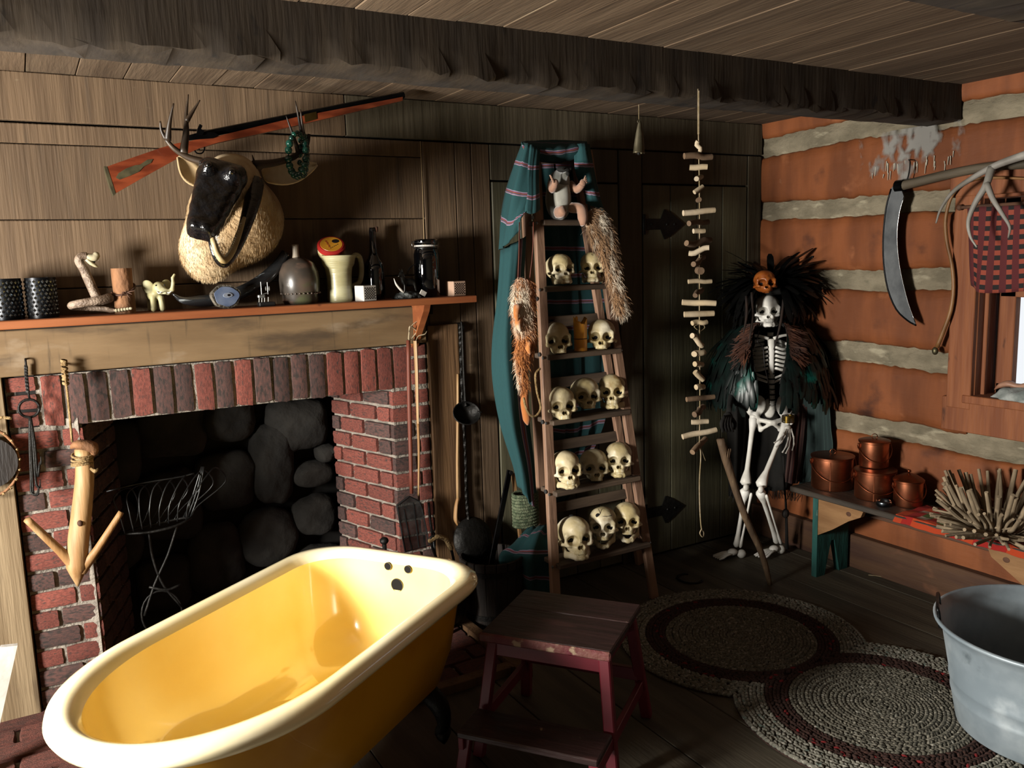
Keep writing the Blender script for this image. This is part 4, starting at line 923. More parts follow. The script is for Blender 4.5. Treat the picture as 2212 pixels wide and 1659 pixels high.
# ================================================================ SKULLS
mat('bone', '#cdbf9b', '#b7a678', 8, rough=.45, bump=.3, bscale=28, rand=.1, dk=.72, layers=(('#e3dac0', 7, (1, 1, 1), .5, .66), ('#8a6f42', 11, (1, 1, 1), .58, .74), ('#5b4a33', 26, (1, 1, 1), .68, .76)))
mat('bone_white', '#d8d6d0', '#c4c1b8', 8, dk=.9, rough=.45, bump=.1, bscale=40)
mat('tooth', '#d3c69f', '#bba97c', 60, dk=.72, rough=.35)
mat('tooth_white', '#dcdad2', rough=.35)
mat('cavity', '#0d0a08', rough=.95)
def skull_shape(jaw=True, opening=0.0):
    """face towards -y, rests on z=0; about 0.19 m tall with the lower jaw"""
    zo = 0 if jaw else -.030
    o_ = np.array([0, 0, zo]); R = rot(opening, 0, 0); hinge = np.array([0, .012, .062])
    def jw(p): return hinge+R @ (np.asarray(p, float)-hinge)
    def f(P):
        P = P-o_
        ax = np.abs(P[..., 0]); Q = np.stack([ax, P[..., 1], P[..., 2]], -1)
        d = s_ell(P, (0, .03, .119), (.066, .084, .056))
        d = smin(d, s_ell(P, (0, -.008, .121), (.054, .057, .045)), .03)
        d = smin(d, s_ell(P, (0, .055, .085), (.05, .05, .04)), .03)
        d = smin(d, s_ell(P, (0, -.03, .062), (.036, .034, .045)), .02)             # mid face
        d = smin(d, s_ell(P, (0, -.05, .048), (.029, .024, .022)), .014)            # upper jaw
        d = smin(d, s_cap(Q, (.016, -.03, .05), (.03, -.012, .05), .016, .014), .012)           # back of the upper jaw
        d = smax(d, -s_ell(Q, (.080, -.012, .092), (.019, .028, .03)), .014)          # temple hollow
        d = smin(d, s_cap(Q, (.004, -.062, .1025), (.046, -.046, .1055), .0085, .0065), .018)   # brow
        d = smin(d, s_cap(Q, (.0545, -.044, .102), (.0545, -.036, .074), .0065, .007), .016)       # outer orbit
        d = smin(d, s_ell(Q, (.044, -.044, .064), (.017, .015, .0105)), .012)        # cheekbone
        d = smin(d, s_cap(Q, (.054, -.038, .066), (.069, -.006, .066), .0068, .0056), .006)
        d = smin(d, s_cap(Q, (.069, -.006, .066), (.064, .026, .074), .0056, .0075), .008)
        d = smin(d, s_cap(Q, (.005, -.062, .092), (.003, -.071, .077), .0065, .004), .008)       # nasal bone
        d = smax(d, -s_ell(Q, (.0315, -.068, .0825), (.0235, .046, .0215), rot(0, .15, .12)), .005)  # eye sockets
        ns = smin(s_ell(Q, (.0062, -.075, .0515), (.0078, .034, .0085)), s_cap(Q, (.002, -.078, .056), (.0, -.078, .0775), .0105, .0042), .005)
        d = smax(d, -ns, .0035)
        d = smax(d, -s_ell(P, (0, .02, .036), (.026, .04, .02)), .01)               # base
        if jaw:
            m = s_cap(Q, jw((0, -.064, .009)), jw((.02, -.058, .010)), .0105, .0105)
            m = smin(m, s_cap(Q, jw((.02, -.058, .012)), jw((.048, -.004, .017)), .0115, .0095), .006)
            m = smin(m, s_cap(Q, jw((.02, -.056, .020)), jw((.042, -.012, .026)), .0075, .0075), .006)
            m = smin(m, s_cap(Q, jw((.048, -.004, .017)), jw((.055, .010, .056)), .0115, .0065), .008)
            m = smin(m, s_ell(P, jw((0, -.072, .008)), (.014, .007, .009)), .008)
            d = np.minimum(d, m)
        return d+.0012*np.sin(P[..., 0]*90+1)*np.sin(P[..., 1]*75)*np.sin(P[..., 2]*84+2)
    return sdf(f, (-.08, -.092, -.045 if opening else -.008), (.08, .122, .195), .0031), o_, jw
def skull_teeth(o_, jw, jaw):
    up, lw = MB(), None
    def row(z0, z1, rx, ry, yc, n, w, tr):
        mb = MB()
        for i in range(n):
            a = (i-(n-1)/2)/(n-1)*2.1; x, y = rx*math.sin(a), yc-ry*math.cos(a); fr_ = rot(0, 0, a)
            c = tr(np.array([x, y, (z0+z1)/2])); ww = w*(1.2 if abs(i-(n-1)/2) < 1 else 1)
            mb.box(c+o_, (ww, .006, z1-z0), fr_, ch=.0016)
        return mb
    soc = MB()  # black balls inside eye sockets and nose opening make the recesses dark
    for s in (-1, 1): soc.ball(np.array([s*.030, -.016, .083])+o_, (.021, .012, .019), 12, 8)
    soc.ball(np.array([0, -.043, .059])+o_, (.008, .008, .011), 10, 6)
    up = row(.0240, .0415, .029, .0345, -.0385, 12, .0058, lambda p: p)
    if jaw: lw = row(.0125, .0235, .0275, .0335, -.038, 12, .0054, jw)
    return up, lw, soc
SK = {}
for key, (jaw, op) in {'jaw': (True, 0), 'bare': (False, 0), 'open': (True, .26)}.items():
    shp, o_, jw = skull_shape(jaw, op); SK[key] = (shp, skull_teeth(o_, jw, jaw))
SKM = {}
def skull_parts(root, key, bone='bone', tooth='tooth'):
    """cranium and rows of teeth as parts; meshes are shared by skulls of one kind"""
    k2 = (key, bone)
    if k2 not in SKM:
        shp, (u, l, so_) = SK[key]
        lst = [build(shp, 'cranium', bone, root, world=False, smooth=True, recalc=False), build(u, 'upper_teeth', tooth, root, world=False), build(so_, 'socket_darkening', 'cavity', root, world=False, smooth=True)]
        if l is not None: lst.append(build(l, 'lower_teeth', tooth, root, world=False))
        SKM[k2] = lst
    else:
        for o in SKM[k2]: c = o.copy(); col.objects.link(c); c.parent = root

# ================================================================ STEP LADDER
mat('ladder_wood', '#8f705a', '#775a48', 3, (8, 8, .7), dk=.8, rough=.65, bump=.25, rand=.12, layers=(('#a9846a', 5, (6, 6, .6), .6, .74), ('#44362a', 7, (4, 4, 1), .64, .78)))
mat('tread_wood', '#7a6653', '#5f4f42', 4, (.8, 6, 6), rough=.7, bump=.25, rand=.1)
mat('zinc', '#a8abac', rough=.35, metal=.9)
mat('wax', '#d99a3a', '#c27f22', 8, dk=.95, rough=.45, coat=.2)
mat('plush_grey', '#6a6a62', '#54534c', 20, rough=.95, sheen=.5)
mat('plush_belly', '#9b9a90', '#84837a', 20, dk=.9, rough=.95, sheen=.4)
mat('plush_pink', '#c79a7f', '#b3866b', 20, rough=.9, sheen=.3)
mat('plush_dark', '#1b1a18', rough=.9)
mat('fox_fur', '#c07a3e', '#a05f2b', 5, (1, 1, 1), dk=.8, rough=.9, sheen=.3, layers=(('#e0d2bb', 5, (1, 1, .8), .5, .62),))
mat('raccoon_fur', '#a07a55', '#75593e', 6, (2, 2, .8), dk=.75, rough=.9, sheen=.3, layers=(('#d9cdb8', 6, (3, 3, .8), .52, .64), ('#2b241d', 6, (3, 3, .6), .64, .74)))
FY0, FSL = 2.95, .095                                   # the ladder's front leans back: y = FY0 + FSL*z
def fpl(px, py, off=0):
    y = FY0
    for _ in range(8): p = at(px, py, y=y); y = FY0+FSL*p[2]+off
    return at(px, py, y=y)
def rpl(px, py):                                        # plane of the rear legs
    y = 3.3
    for _ in range(8): p = at(px, py, y=y); y = 3.335-.055*p[2]
    return at(px, py, y=y)
def ground(p, q):                                       # extend the line q->p down to the floor
    d = p-q; return q+d*(q[2]/(q[2]-p[2]))
la = thing('step_ladder', 'weathered wooden step ladder used as a skull display, in front of the plank doors', 'ladder', (2.15, 3.1, 0))
lt, lb = fpl(1156, 325), fpl(1199, 1273); lb = ground(lb, lt)
rt, rb = fpl(1268, 325), fpl(1412, 1285); rb = ground(rb, rt)
for a, b in ((lt, lb), (rt, rb)): build(MB().bar(a, b, .045, .024, up=(0, 1, 0), ch=.004), 'front_rail', 'ladder_wood', la)
r1, r2 = rpl(1137, 465), rpl(1179, 1266); r2 = ground(r2, r1); build(MB().bar(r1+(r1-r2)*.14, r2, .04, .026, up=(0, 1, 0), ch=.004), 'rear_leg', 'ladder_wood', la)
q1, q2 = rpl(1262, 465), rpl(1385, 1240); q2 = ground(q2, q1); build(MB().bar(q1+(q1-q2)*.14, q2, .04, .026, up=(0, 1, 0), ch=.004), 'rear_leg', 'ladder_wood', la)
def onrail(a, b, z): return a+(b-a)*((a[2]-z)/(a[2]-b[2]))
TZ = []
for px, py in ((1172, 476), (1185, 619), (1188, 765), (1194, 905), (1199, 1058), (1206, 1213)):
    z = fpl(px, py)[2]; TZ.append(z); a, b = onrail(lt, lb, z), onrail(rt, rb, z)
    tr_ = build(MB().box(((a[0]+b[0])/2, (a[1]+b[1])/2+.022, z-.011), (b[0]-a[0]-.004, .13, .022), ch=.004), 'tread', 'tread_wood', la)
    for e, s in ((a, 1), (b, -1)): build(MB().lathe([(0, 0), (.007, 0), (.007, .006), (0, .008)], 10, e+[-.013, -.012, -.012] if s > 0 else e+[.013, -.012, -.012], rot(0, -math.pi/2 if s > 0 else math.pi/2, 0)), 'rod_nut', 'zinc', tr_)
for x0, x1, py in ((1190, 1315, 690), (1190, 1338, 820), (1192, 1360, 953), (1198, 1384, 1085)):
    z = rpl(1260, py)[2]; a, b = onrail(r1, r2, z), onrail(q1, q2, z); build(MB().bar(a, b, .016, .05, ch=.003), 'rear_rung', 'tread_wood', la)
tc_ = (lt+rt)/2; build(MB().box((tc_[0], tc_[1]+.05, lt[2]-.03), (rt[0]-lt[0]+.01, .09, .024), ch=.004), 'top_cap', 'ladder_wood', la)
for py in (470, 645, 765, 910, 1060): p = fpl(1160+(py-465)*.046, py); build(MB().lathe([(0, 0), (.010, 0), (.0095, .003), (0, .004)], 12, p+[-.0225, -.003, 0], rot(0, -math.pi/2, 0)), 'rivet_plate', 'zinc', la)

# skulls on the treads: pixel of the chin, tread, kind, size, turn, set-back, what tells it apart
SKL = [(1226, 1, 'jaw', .80, .22, 0, 0, 'skull with a jaw, left of the two below the plush mole'),
       (1292, 1, 'jaw', .82, -.25, .01, 0, 'skull with a jaw, right of the two below the plush mole'),
       (1211, 2, 'bare', .93, .10, 0, 0, 'jawless greenish skull left of the yellow candle'),
       (1309, 2, 'bare', .92, -.28, 0, 0, 'jawless skull right of the yellow candle'),
       (1219, 3, 'bare', .95, .05, -.02, 0, 'jawless skull, leftmost of three on the fourth tread'),
       (1274, 3, 'bare', .93, .0, .03, .02, 'jawless skull, middle one of three on the fourth tread'),
       (1331, 3, 'jaw', .92, -.28, .015, 0, 'skull with a jaw, rightmost of three on the fourth tread'),
       (1229, 4, 'jaw', .93, .08, -.02, 0, 'skull with a jaw, leftmost of three on the fifth tread'),
       (1290, 4, 'bare', .93, -.1, .035, 0, 'jawless shaded skull, middle one of three on the fifth tread'),
       (1344, 4, 'jaw', .90, -.25, 0, 0, 'pale skull with a jaw, rightmost of three on the fifth tread'),
       (1247, 5, 'jaw', 1.04, .10, -.02, 0, 'yellowed skull with a jaw, leftmost of three on the lowest tread'),
       (1306, 5, 'open', .93, -.28, 0, .03, 'cracked skull with a gaping jaw, middle one of three on the lowest tread'),
       (1361, 5, 'open', .92, -.25, .0, .03, 'skull with a parted jaw, rightmost of three on the lowest tread')]
for px, ti, kind, sc, rz, dy, dz, lab in SKL:
    z = TZ[ti]; Y = FY0+FSL*z+.0+dy; x = at(px, 700, y=Y-.03)[0]
    r = thing('human_skull', lab, 'skull', (x, Y+.005, z+.001+dz), rz, group='skulls on the step ladder'); r.scale = (sc, sc, sc); r.rotation_euler = (-.2, 0, rz-.36); skull_parts(r, kind)
    if kind == 'open' and '1306' == str(px):
        mb = MB(); mb.tube([(-.02, -.048, .172), (-.012, -.055, .155), (-.016, -.060, .14)], .0014, 5, 3); mb.tube([(-.016, -.06, .14), (.02, -.062, .138), (.045, -.045, .142)], .0014, 5, 3); mb.ball((-.022, -.054, .14), (.012, .008, .012), 10, 6)
        build(mb, 'crack', 'cavity', r, world=False)
    if px in (1211, 1247): build(MB().ball((-.012, .0 if px == 1211 else -.01, .1545 if px == 1211 else .183), (.011, .013, .004), 10, 5), 'hole', 'cavity', r, world=False)
# candle
z = TZ[2]; Y = FY0+FSL*z+.02; x = at(1254, 740, y=Y)[0]; t = thing('pillar_candle', 'melted yellow pillar candle between two skulls on the third tread', 'candle', (x, Y, z))
a = np.linspace(0, 2*np.pi, 20, endpoint=False)
G = [[(x+.03*(1+.03*math.sin(4*q+zz*30))*math.cos(q), Y+.03*math.sin(q), z+zz+(.014*math.sin(2*q+2)+.006*math.sin(5*q) if i == 9 else 0)) for q in a] for i, zz in enumerate(np.linspace(0, .135, 10))]
G.append([(x+.022*math.cos(q), Y+.022*math.sin(q), z+.115) for q in a]); G.append([(x, Y, z+.115)]*20)
build(MB().grid(G, closed=True), 'wax_body', 'wax', t, smooth=True); build(MB().tube([(x-.02, Y, z+.12), (x-.02, Y, z+.145), (x-.017, Y, z+.152)], [.008, .007, .004], 8, 3), 'wax_drip', 'wax', t, smooth=True)
build(MB().lathe([(.0305, .052), (.0312, .054), (.0305, .056)], 20, (x, Y, z), cap=False), 'score_line', 'twig', t)

# plush mole sitting on the upper tread
z = TZ[0]; mx, my = at(1212, 440, y=FY0+FSL*z-.045)[0], FY0+FSL*z-.045
t = thing('plush_mole', 'grey plush mole toy with pink hands and feet sitting on the top tread', 'plush toy', (mx, my, z), .0)
def f(P):
    d = s_ell(P, (0, .02, .085), (.058, .05, .09)); d = smin(d, s_ell(P, (0, .012, .165), (.042, .045, .045)), .03)
    return smin(d, s_cap(P, (-.004, -.02, .168), (-.02, -.075, .182), .028, .012), .02)
build(sdf(f, (-.09, -.1, -.01), (.09, .09, .22), .0065), 'body', 'plush_grey', t, world=False, smooth=True)
def f(P): return s_ell(P, (-.004, -.012, .10), (.041, .030, .085))
build(sdf(f, (-.07, -.06, 0), (.07, .05, .19), .006), 'belly', 'plush_belly', t, world=False, smooth=True)
build(MB().ball((-.012, -.045, .205), (.032, .03, .013), 14, 8, rot(.2, 0, -.25)), 'face', 'plush_dark', t, world=False, smooth=True)
build(MB().ball((-.022, -.088, .184), .009, 10, 6), 'nose', 'plush_dark', t, world=False, smooth=True)
for s in (-1, 1): build(MB().ball((-.014+s*.017, -.07, .205), .0045, 8, 6), 'eye', 'dark_glass', t, world=False, smooth=True)
for s, hx, hz in ((-1, -.068, .148), (1, .072, .150)):
    ar = build(MB().tube([(s*.045, .0, .15), (s*.062, -.03, .125), (hx, -.06, hz-.006)], [.019, .017, .014], 10, 4), 'arm', 'plush_pink', t, world=False, smooth=True)
    mb = MB().ball((hx, -.062, hz), (.016, .011, .016), 10, 6)
    for i in range(4): mb.tube([(hx, -.064, hz), (hx+s*.02-(.004*i), -.072, hz+.002+.009*i)], [.006, .003], 6)
    build(mb, 'hand', 'plush_pink', ar, world=False, smooth=True)
build(MB().tube([(-.03, -.02, .03), (-.045, -.075, .03), (-.048, -.09, .035)], [.02, .019, .012], 12, 4, flat=1.3), 'foot', 'plush_pink', t, world=False, smooth=True)
build(MB().tube([(.035, -.02, .05), (.05, -.075, .04), (.042, -.1, .0), (.036, -.108, -.03)], [.022, .023, .022, .011], 12, 4), 'foot', 'plush_pink', t, world=False, smooth=True)

# striped blanket draped over the ladder
def cloth_mat(name, base, stripes, axis_period, warp=True):
    """woven cloth: stripes across its length (uv.v), fine weave relief"""
    m = bpy.data.materials.new(name); m.use_nodes = True; nt = m.node_tree; N, L = nt.nodes, nt.links; b = N['Principled BSDF']
    b.inputs['Roughness'].default_value = .9; lin = lambda h: tuple(.5*q for q in globals()['lin'](h)[:3])+(1,)
    uv = N.new('ShaderNodeUVMap'); sp = N.new('ShaderNodeSeparateXYZ'); L.new(uv.outputs[0], sp.inputs[0])
    mo = N.new('ShaderNodeMath'); mo.operation = 'FRACT'; dv = N.new('ShaderNodeMath'); dv.operation = 'DIVIDE'; dv.inputs[1].default_value = axis_period
    L.new(sp.outputs[1], dv.inputs[0]); L.new(dv.outputs[0], mo.inputs[0])
    cr = N.new('ShaderNodeValToRGB'); cr.color_ramp.interpolation = 'CONSTANT'; e = cr.color_ramp.elements
    e[0].position = 0; e[0].color = lin(base); e[1].position = .999; e[1].color = lin(base)
    for pos, c in stripes: x = e.new(pos); x.color = lin(c)
    L.new(mo.outputs[0], cr.inputs[0])
    ns = N.new('ShaderNodeTexNoise'); ns.inputs['Scale'].default_value = 60; mx_ = N.new('ShaderNodeMix'); mx_.data_type = 'RGBA'; mx_.blend_type = 'MULTIPLY'; mx_.inputs[0].default_value = .35
    L.new(cr.outputs[0], mx_.inputs[6]); L.new(ns.outputs[0], mx_.inputs[7]); L.new(mx_.outputs[2], b.inputs['Base Color'])
    wv = N.new('ShaderNodeTexWave'); wv.inputs['Scale'].default_value = 180; L.new(uv.outputs[0], wv.inputs['Vector']); bp = N.new('ShaderNodeBump'); bp.inputs['Strength'].default_value = .25; bp.inputs['Distance'].default_value = .002
    L.new(wv.outputs[0], bp.inputs['Height']); L.new(bp.outputs[0], b.inputs['Normal']); MATS[name] = m
TEAL = '#125458'
cloth_mat('serape', TEAL, [(.70, '#c9b6c6'), (.72, '#7c5a86'), (.75, '#b0503c'), (.78, TEAL), (.80, '#8f6f92'), (.83, '#c9b6c6'), (.85, TEAL)], .125)
cloth_mat('serape_long', TEAL, [(.44, '#c9b6c6'), (.46, '#7c5a86'), (.49, '#b0503c'), (.52, TEAL), (.535, '#8f6f92'), (.56, '#c9b6c6'), (.58, TEAL)], .34)
def drape(name, rows, m, parent, ku=8, kv=6, folds=.008, nf=5, seed=0, solid=.004, swap=False):
    """cloth surface through rows of points; uv in metres along (v) and across (u)"""
    rows = [spline(r, ku) for r in rows]; R_ = np.array(rows); G = np.stack([spline(R_[:, j], kv) for j in range(R_.shape[1])], 1)
    a, b = G.shape[:2]; rg = np.random.default_rng(seed); ph = rg.uniform(0, 6, 4)
    du = np.gradient(G, axis=1); dv = np.gradient(G, axis=0); n_ = np.cross(du, dv); n_ /= np.linalg.norm(n_, axis=2)[..., None]+1e-9
    u = np.linspace(0, 1, b)[None, :]; v = np.linspace(0, 1, a)[:, None]
    G = G+n_*(folds*np.sin(u*nf*6.28+ph[0]+1.5*v)*(.4+.6*v)+folds*.4*np.sin(u*nf*14+v*5+ph[1]))[..., None]
    o = build(MB().grid(G), name, m, parent, smooth=True, solid=solid)
    U = np.cumsum(np.r_[0, np.linalg.norm(np.diff(G[a//2], axis=0), axis=1)]); Vv = np.cumsum(np.r_[0, np.linalg.norm(np.diff(G[:, b//2], axis=0), axis=1)])
    me = o.data; l = me.uv_layers.new(name='UVMap'); vi = np.zeros(len(me.loops), int); me.loops.foreach_get('vertex_index', vi)
    uvs = np.stack([U[vi % b], Vv[vi//b]], 1)
    if swap: uvs = uvs[:, ::-1]
    l.data.foreach_set('uv', uvs.astype(np.float32).ravel()); return o
bl = thing('striped_blanket', 'teal woven blanket with thin mauve and red stripes draped over the step ladder', 'blanket', (2.0, 3.2, 0))
zt_ = lt[2]+.035
def Bp(px, py, y): return at(px, py, y=y)
tl, tr2 = Bp(1128, 312, 3.12), Bp(1262, 308, 3.12)
drape('top_fold', [[Bp(1130, 306, 3.24), Bp(1200, 303, 3.24), Bp(1266, 306, 3.24)], [Bp(1126, 312, 3.10), Bp(1195, 322, 3.08), Bp(1268, 312, 3.10)], [Bp(1142, 345, 3.09), Bp(1200, 352, 3.13), Bp(1256, 340, 3.10)]], 'serape', bl, folds=.003)
drape('left_fall', [[Bp(1128, 308, 3.13), Bp(1140, 310, 3.07), Bp(1160, 318, 3.08)], [Bp(1108, 360, 3.14), Bp(1126, 365, 3.05), Bp(1156, 372, 3.05)], [Bp(1090, 420, 3.16), Bp(1112, 428, 3.05), Bp(1158, 432, 3.03)], [Bp(1081, 480, 3.18), Bp(1100, 492, 3.08), Bp(1126, 466, 3.02)], [Bp(1079, 540, 3.19), Bp(1092, 530, 3.10), Bp(1124, 496, 3.03)]], 'serape', bl, folds=.006, nf=3, seed=2)
drape('front_fall', [[Bp(1140, 312, 3.075), Bp(1152, 314, 3.06), Bp(1166, 322, 3.07)], [Bp(1133, 370, 3.05), Bp(1148, 372, 3.04), Bp(1164, 370, 3.05)], [Bp(1131, 420, 3.04), Bp(1150, 424, 3.025), Bp(1166, 418, 3.04)], [Bp(1131, 458, 3.03), Bp(1150, 462, 3.02), Bp(1168, 452, 3.035)]], 'serape', bl, folds=.003, nf=2, seed=3)
drape('right_fall', [[Bp(1240, 312, 3.11), Bp(1262, 310, 3.08), Bp(1272, 312, 3.13)], [Bp(1243, 370, 3.09), Bp(1272, 372, 3.05), Bp(1284, 372, 3.13)], [Bp(1262, 420, 3.08), Bp(1286, 425, 3.05), Bp(1296, 428, 3.13)], [Bp(1265, 440, 3.08), Bp(1298, 452, 3.04), Bp(1308, 465, 3.13)]], 'serape', bl, folds=.004, nf=3, seed=4)
drape('long_fall', [[Bp(1083, 540, 3.20), Bp(1098, 530, 3.15), Bp(1120, 520, 3.12), Bp(1136, 510, 3.14)], [Bp(1076, 640, 3.21), Bp(1092, 640, 3.15), Bp(1112, 640, 3.14), Bp(1130, 640, 3.18)], [Bp(1064, 740, 3.22), Bp(1088, 742, 3.15), Bp(1110, 745, 3.15), Bp(1132, 745, 3.2)], [Bp(1064, 820, 3.22), Bp(1094, 825, 3.15), Bp(1116, 828, 3.16), Bp(1138, 828, 3.22)],
    [Bp(1080, 915, 3.22), Bp(1106, 920, 3.16), Bp(1124, 920, 3.18), Bp(1142, 915, 3.23)], [Bp(1108, 1005, 3.22), Bp(1126, 1010, 3.18), Bp(1140, 1010, 3.2), Bp(1152, 1000, 3.24)], [Bp(1118, 1050, 3.22), Bp(1134, 1070, 3.19), Bp(1148, 1090, 3.2), Bp(1160, 1100, 3.24)]], 'serape_long', bl, folds=.005, nf=2, seed=5, swap=True)
drape('back_panel', [[Bp(1150, 312, 3.235), Bp(1200, 310, 3.235), Bp(1258, 312, 3.235)], [Bp(1160, 600, 3.3), Bp(1230, 600, 3.3), Bp(1305, 600, 3.3)], [Bp(1185, 900, 3.33), Bp(1240, 900, 3.33), Bp(1310, 880, 3.33)], [Bp(1190, 1080, 3.345), Bp(1215, 1090, 3.345), Bp(1225, 1075, 3.345)]], 'serape', bl, folds=.012, nf=4, seed=6)
drape('floor_end', [[Bp(1140, 1140, 3.2), Bp(1170, 1135, 3.2), Bp(1200, 1140, 3.2)], [Bp(1110, 1175, 3.17), Bp(1150, 1165, 3.1), Bp(1200, 1165, 3.12)], [Bp(1080, 1200, 3.16), Bp(1140, 1215, 3.06), Bp(1200, 1215, 3.08)], [Bp(1090, 1240, 3.18), Bp(1150, 1280, 3.08), Bp(1205, 1290, 3.1)]], 'serape', bl, folds=.012, nf=2, seed=7)

# pelts
def pelt(name, label, path, widths, m, cat='pelt', n=5000, ln=.03, thick=.018, extra=None):
    path = spline(path, 5); w = np.interp(np.linspace(0, 1, len(path)), np.linspace(0, 1, len(widths)), widths)
    t = thing(name, label, cat, path[0]); mb = MB().tube(path, w, 12, flat=.45, up=(0, 1, 0)); V, F = mb.verts(), mb.f
    hd_ = build(mb, 'hide', m, t, smooth=True)
    T = np.gradient(path, axis=0); T /= np.linalg.norm(T, axis=1)[:, None]
    def comb(P): i = np.argmin(((P[:, None, :]-path[None, ::2])**2).sum(-1), 1)*2; return T[np.minimum(i, len(T)-1)]
    build(strands(V, F, n, ln, .0022, comb, .35, .3), 'fur', m, t, kind='stuff', recalc=False); return t
t = pelt('fox_pelt', 'orange and white fox pelt hanging on the left side of the step ladder', [Bp(1137, 606, 3.0), Bp(1131, 640, 2.99), Bp(1130, 690, 2.985), Bp(1136, 730, 2.98), Bp(1130, 770, 2.975), Bp(1127, 800, 2.975), Bp(1131, 830, 2.97), Bp(1134, 850, 2.97)], [.045, .053, .048, .044, .034, .024, .022, .008], 'fox_fur')
for a_, b_ in (((1118, 660), (1118, 695)), ((1120, 690), (1124, 716)), ((1142, 740), (1145, 765))): build(MB().tube([Bp(*a_, 2.96), Bp((a_[0]+b_[0])/2-3, (a_[1]+b_[1])/2, 2.95), Bp(*b_, 2.95)], [.016, .013, .006], 8, 3), 'paw', 'fox_fur', t, smooth=True)
build(MB().tube([Bp(1134, 845, 2.97), Bp(1133, 870, 2.97), Bp(1138, 905, 2.97), Bp(1140, 918, 2.97)], [.012, .018, .017, .004], 10, 4), 'tail', 'fox_fur', t, smooth=True)
for px in (1128, 1158): build(MB().tube([Bp(px-6, 480, 3.0), Bp(px-7, 540, 2.995), Bp(px-9 if px < 1140 else px-14, 604, 2.99)], .002, 6, 3), 'thong', 'stick_red', t, smooth=True)
pelt('raccoon_pelt', 'brown and cream striped fur pelt hanging over the right side of the step ladder', [Bp(1268, 462, 3.0), Bp(1283, 475, 2.985), Bp(1296, 500, 2.97), Bp(1310, 535, 2.965), Bp(1320, 570, 2.965), Bp(1326, 600, 2.96), Bp(1332, 630, 2.955), Bp(1341, 660, 2.95), Bp(1345, 682, 2.95)], [.03, .05, .055, .048, .03, .03, .026, .034, .012], 'raccoon_fur', ln=.034)
# rope halter hanging on the ladder leg
t = thing('rope_halter', 'small loop of twisted rope hanging on the ladder beside the fox pelt', 'rope', Bp(1165, 800, 2.95))
P = [Bp(1166, 796, 2.945), Bp(1157, 810, 2.94), Bp(1160, 845, 2.93), Bp(1168, 880, 2.93), Bp(1158, 898, 2.93), Bp(1145, 896, 2.93), Bp(1136, 880, 2.935), Bp(1131, 860, 2.94)]
mb = MB(); Q = spline(P, 14)
for i, p in enumerate(Q[:-1]): mb.ball((p+Q[i+1])/2, (.0062, .0062, .0042), 7, 4, frame(Q[i+1]-p) @ rot(.6, 0, 0))
build(mb, 'strand', 'rope', t, smooth=True); build(MB().tube([Bp(1165, 797, 2.945), Bp(1163, 812, 2.94), Bp(1166, 830, 2.94)], .002, 6, 3), 'thong', 'stick_red', t)
# coil of green rope behind the ladder
cc = Bp(1135, 1100, 3.25); t = thing('rope_coil', 'coiled green rope hanging between the wall and the ladder leg', 'rope', cc)
for i in range(11): build(MB().tube([cc+np.array([.062*math.cos(q), .035*math.sin(q), .075-.0145*i+.004*math.sin(q)]) for q in np.linspace(0, 2*np.pi, 21)], .0075, 7), 'turn', 'green_rope' if 'green_rope' in MATS else (mat('green_rope', '#55664a', '#8a9474', 60, rough=.9, bump=.8, bscale=150) and 'green_rope'), t, smooth=True)

# ================================================================ DRESSED SKELETON
mat('feather_black', '#0d100f', '#0f1c19', 12, rough=.36, coat=.0, spec=.3, dk=.7, layers=(('#12544a', 7, (1, 1, 1), .56, .7),))  # teal layer paints the feathers' green sheen into the colour
mat('plume_black', '#0b0b0b', '#131312', 12, rough=.4, spec=.3)
mat('feather_brown', '#54290f', '#35190a', 14, rough=.8, layers=(('#7a4420', 20, (1, 1, 1), .6, .72),))
mat('shawl_black', '#14120f', '#1d1a16', 20, rough=.95)
cloth_mat('shawl_teal', '#16302e', [(.3, '#3f5a54'), (.33, '#16302e'), (.6, '#33504b'), (.62, '#16302e')], .07)
cloth_mat('shawl_red', '#3d1714', [(.2, '#8a6b58'), (.25, '#3d1714'), (.5, '#6b2a20'), (.6, '#3d1714'), (.75, '#8a6b58'), (.8, '#3d1714')], .03)
mat('charm_orange', '#b8672a', '#8f4517', 18, rough=.4, layers=(('#3a1c0a', 14, (1, 1, 1), .6, .7),))
mat('gold', '#b89a4a', '#8d7230', 20, rough=.3, metal=1)
mat('braid', '#241812', '#382519', 20, rough=.8)
mat('staff_wood', '#7b6248', '#5a4633', 4, (5, 5, .8), rough=.75, bump=.4, layers=(('#a38a68', 6, (4, 4, 1), .58, .7),))
mat('twine', '#b3a184', '#97855f', 60, rough=.95)
mat('drift_pale', '#d9c7ab', '#bfa985', 6, (1, 1, 1), rough=.85, bump=.3, rand=.12)
mat('drift_brown', '#8d7257', '#6f5741', 6, rough=.85, bump=.3, rand=.15)
mat('bell_metal', '#a89f86', '#6f6750', 10, rough=.45, metal=.7)
SKX, SKY = 3.2, 3.06
def K(px, py, y=SKY):
    p = at(px, py, y=y); return p if p[0] < 3.505 else at(px, py, x=3.505)
def bone(mb, a, b, r, k0=1.9, k1=1.9, n=10):
    a, b = np.asarray(a, float), np.asarray(b, float); L_ = np.linalg.norm(b-a); t_ = np.array([0, .035, .10, .22, .5, .78, .9, .965, 1]); rr = r*np.array([k0*.6, k0, k0*.85, 1.08, .92, 1.08, k1*.85, k1, k1*.6])
    return mb.tube([a+(b-a)*q for q in t_], rr, n)
sk = thing('skeleton', 'white skeleton standing in the corner, clad in black feathers', 'skeleton', (SKX, SKY, 0))
ks = K(1657, 707)                                       # chin
hs = bpy.data.objects.new('skull', None)
bpy.data.objects.remove(hs)
Rk = rot(-.12, 0, -.62); sc_ = .95
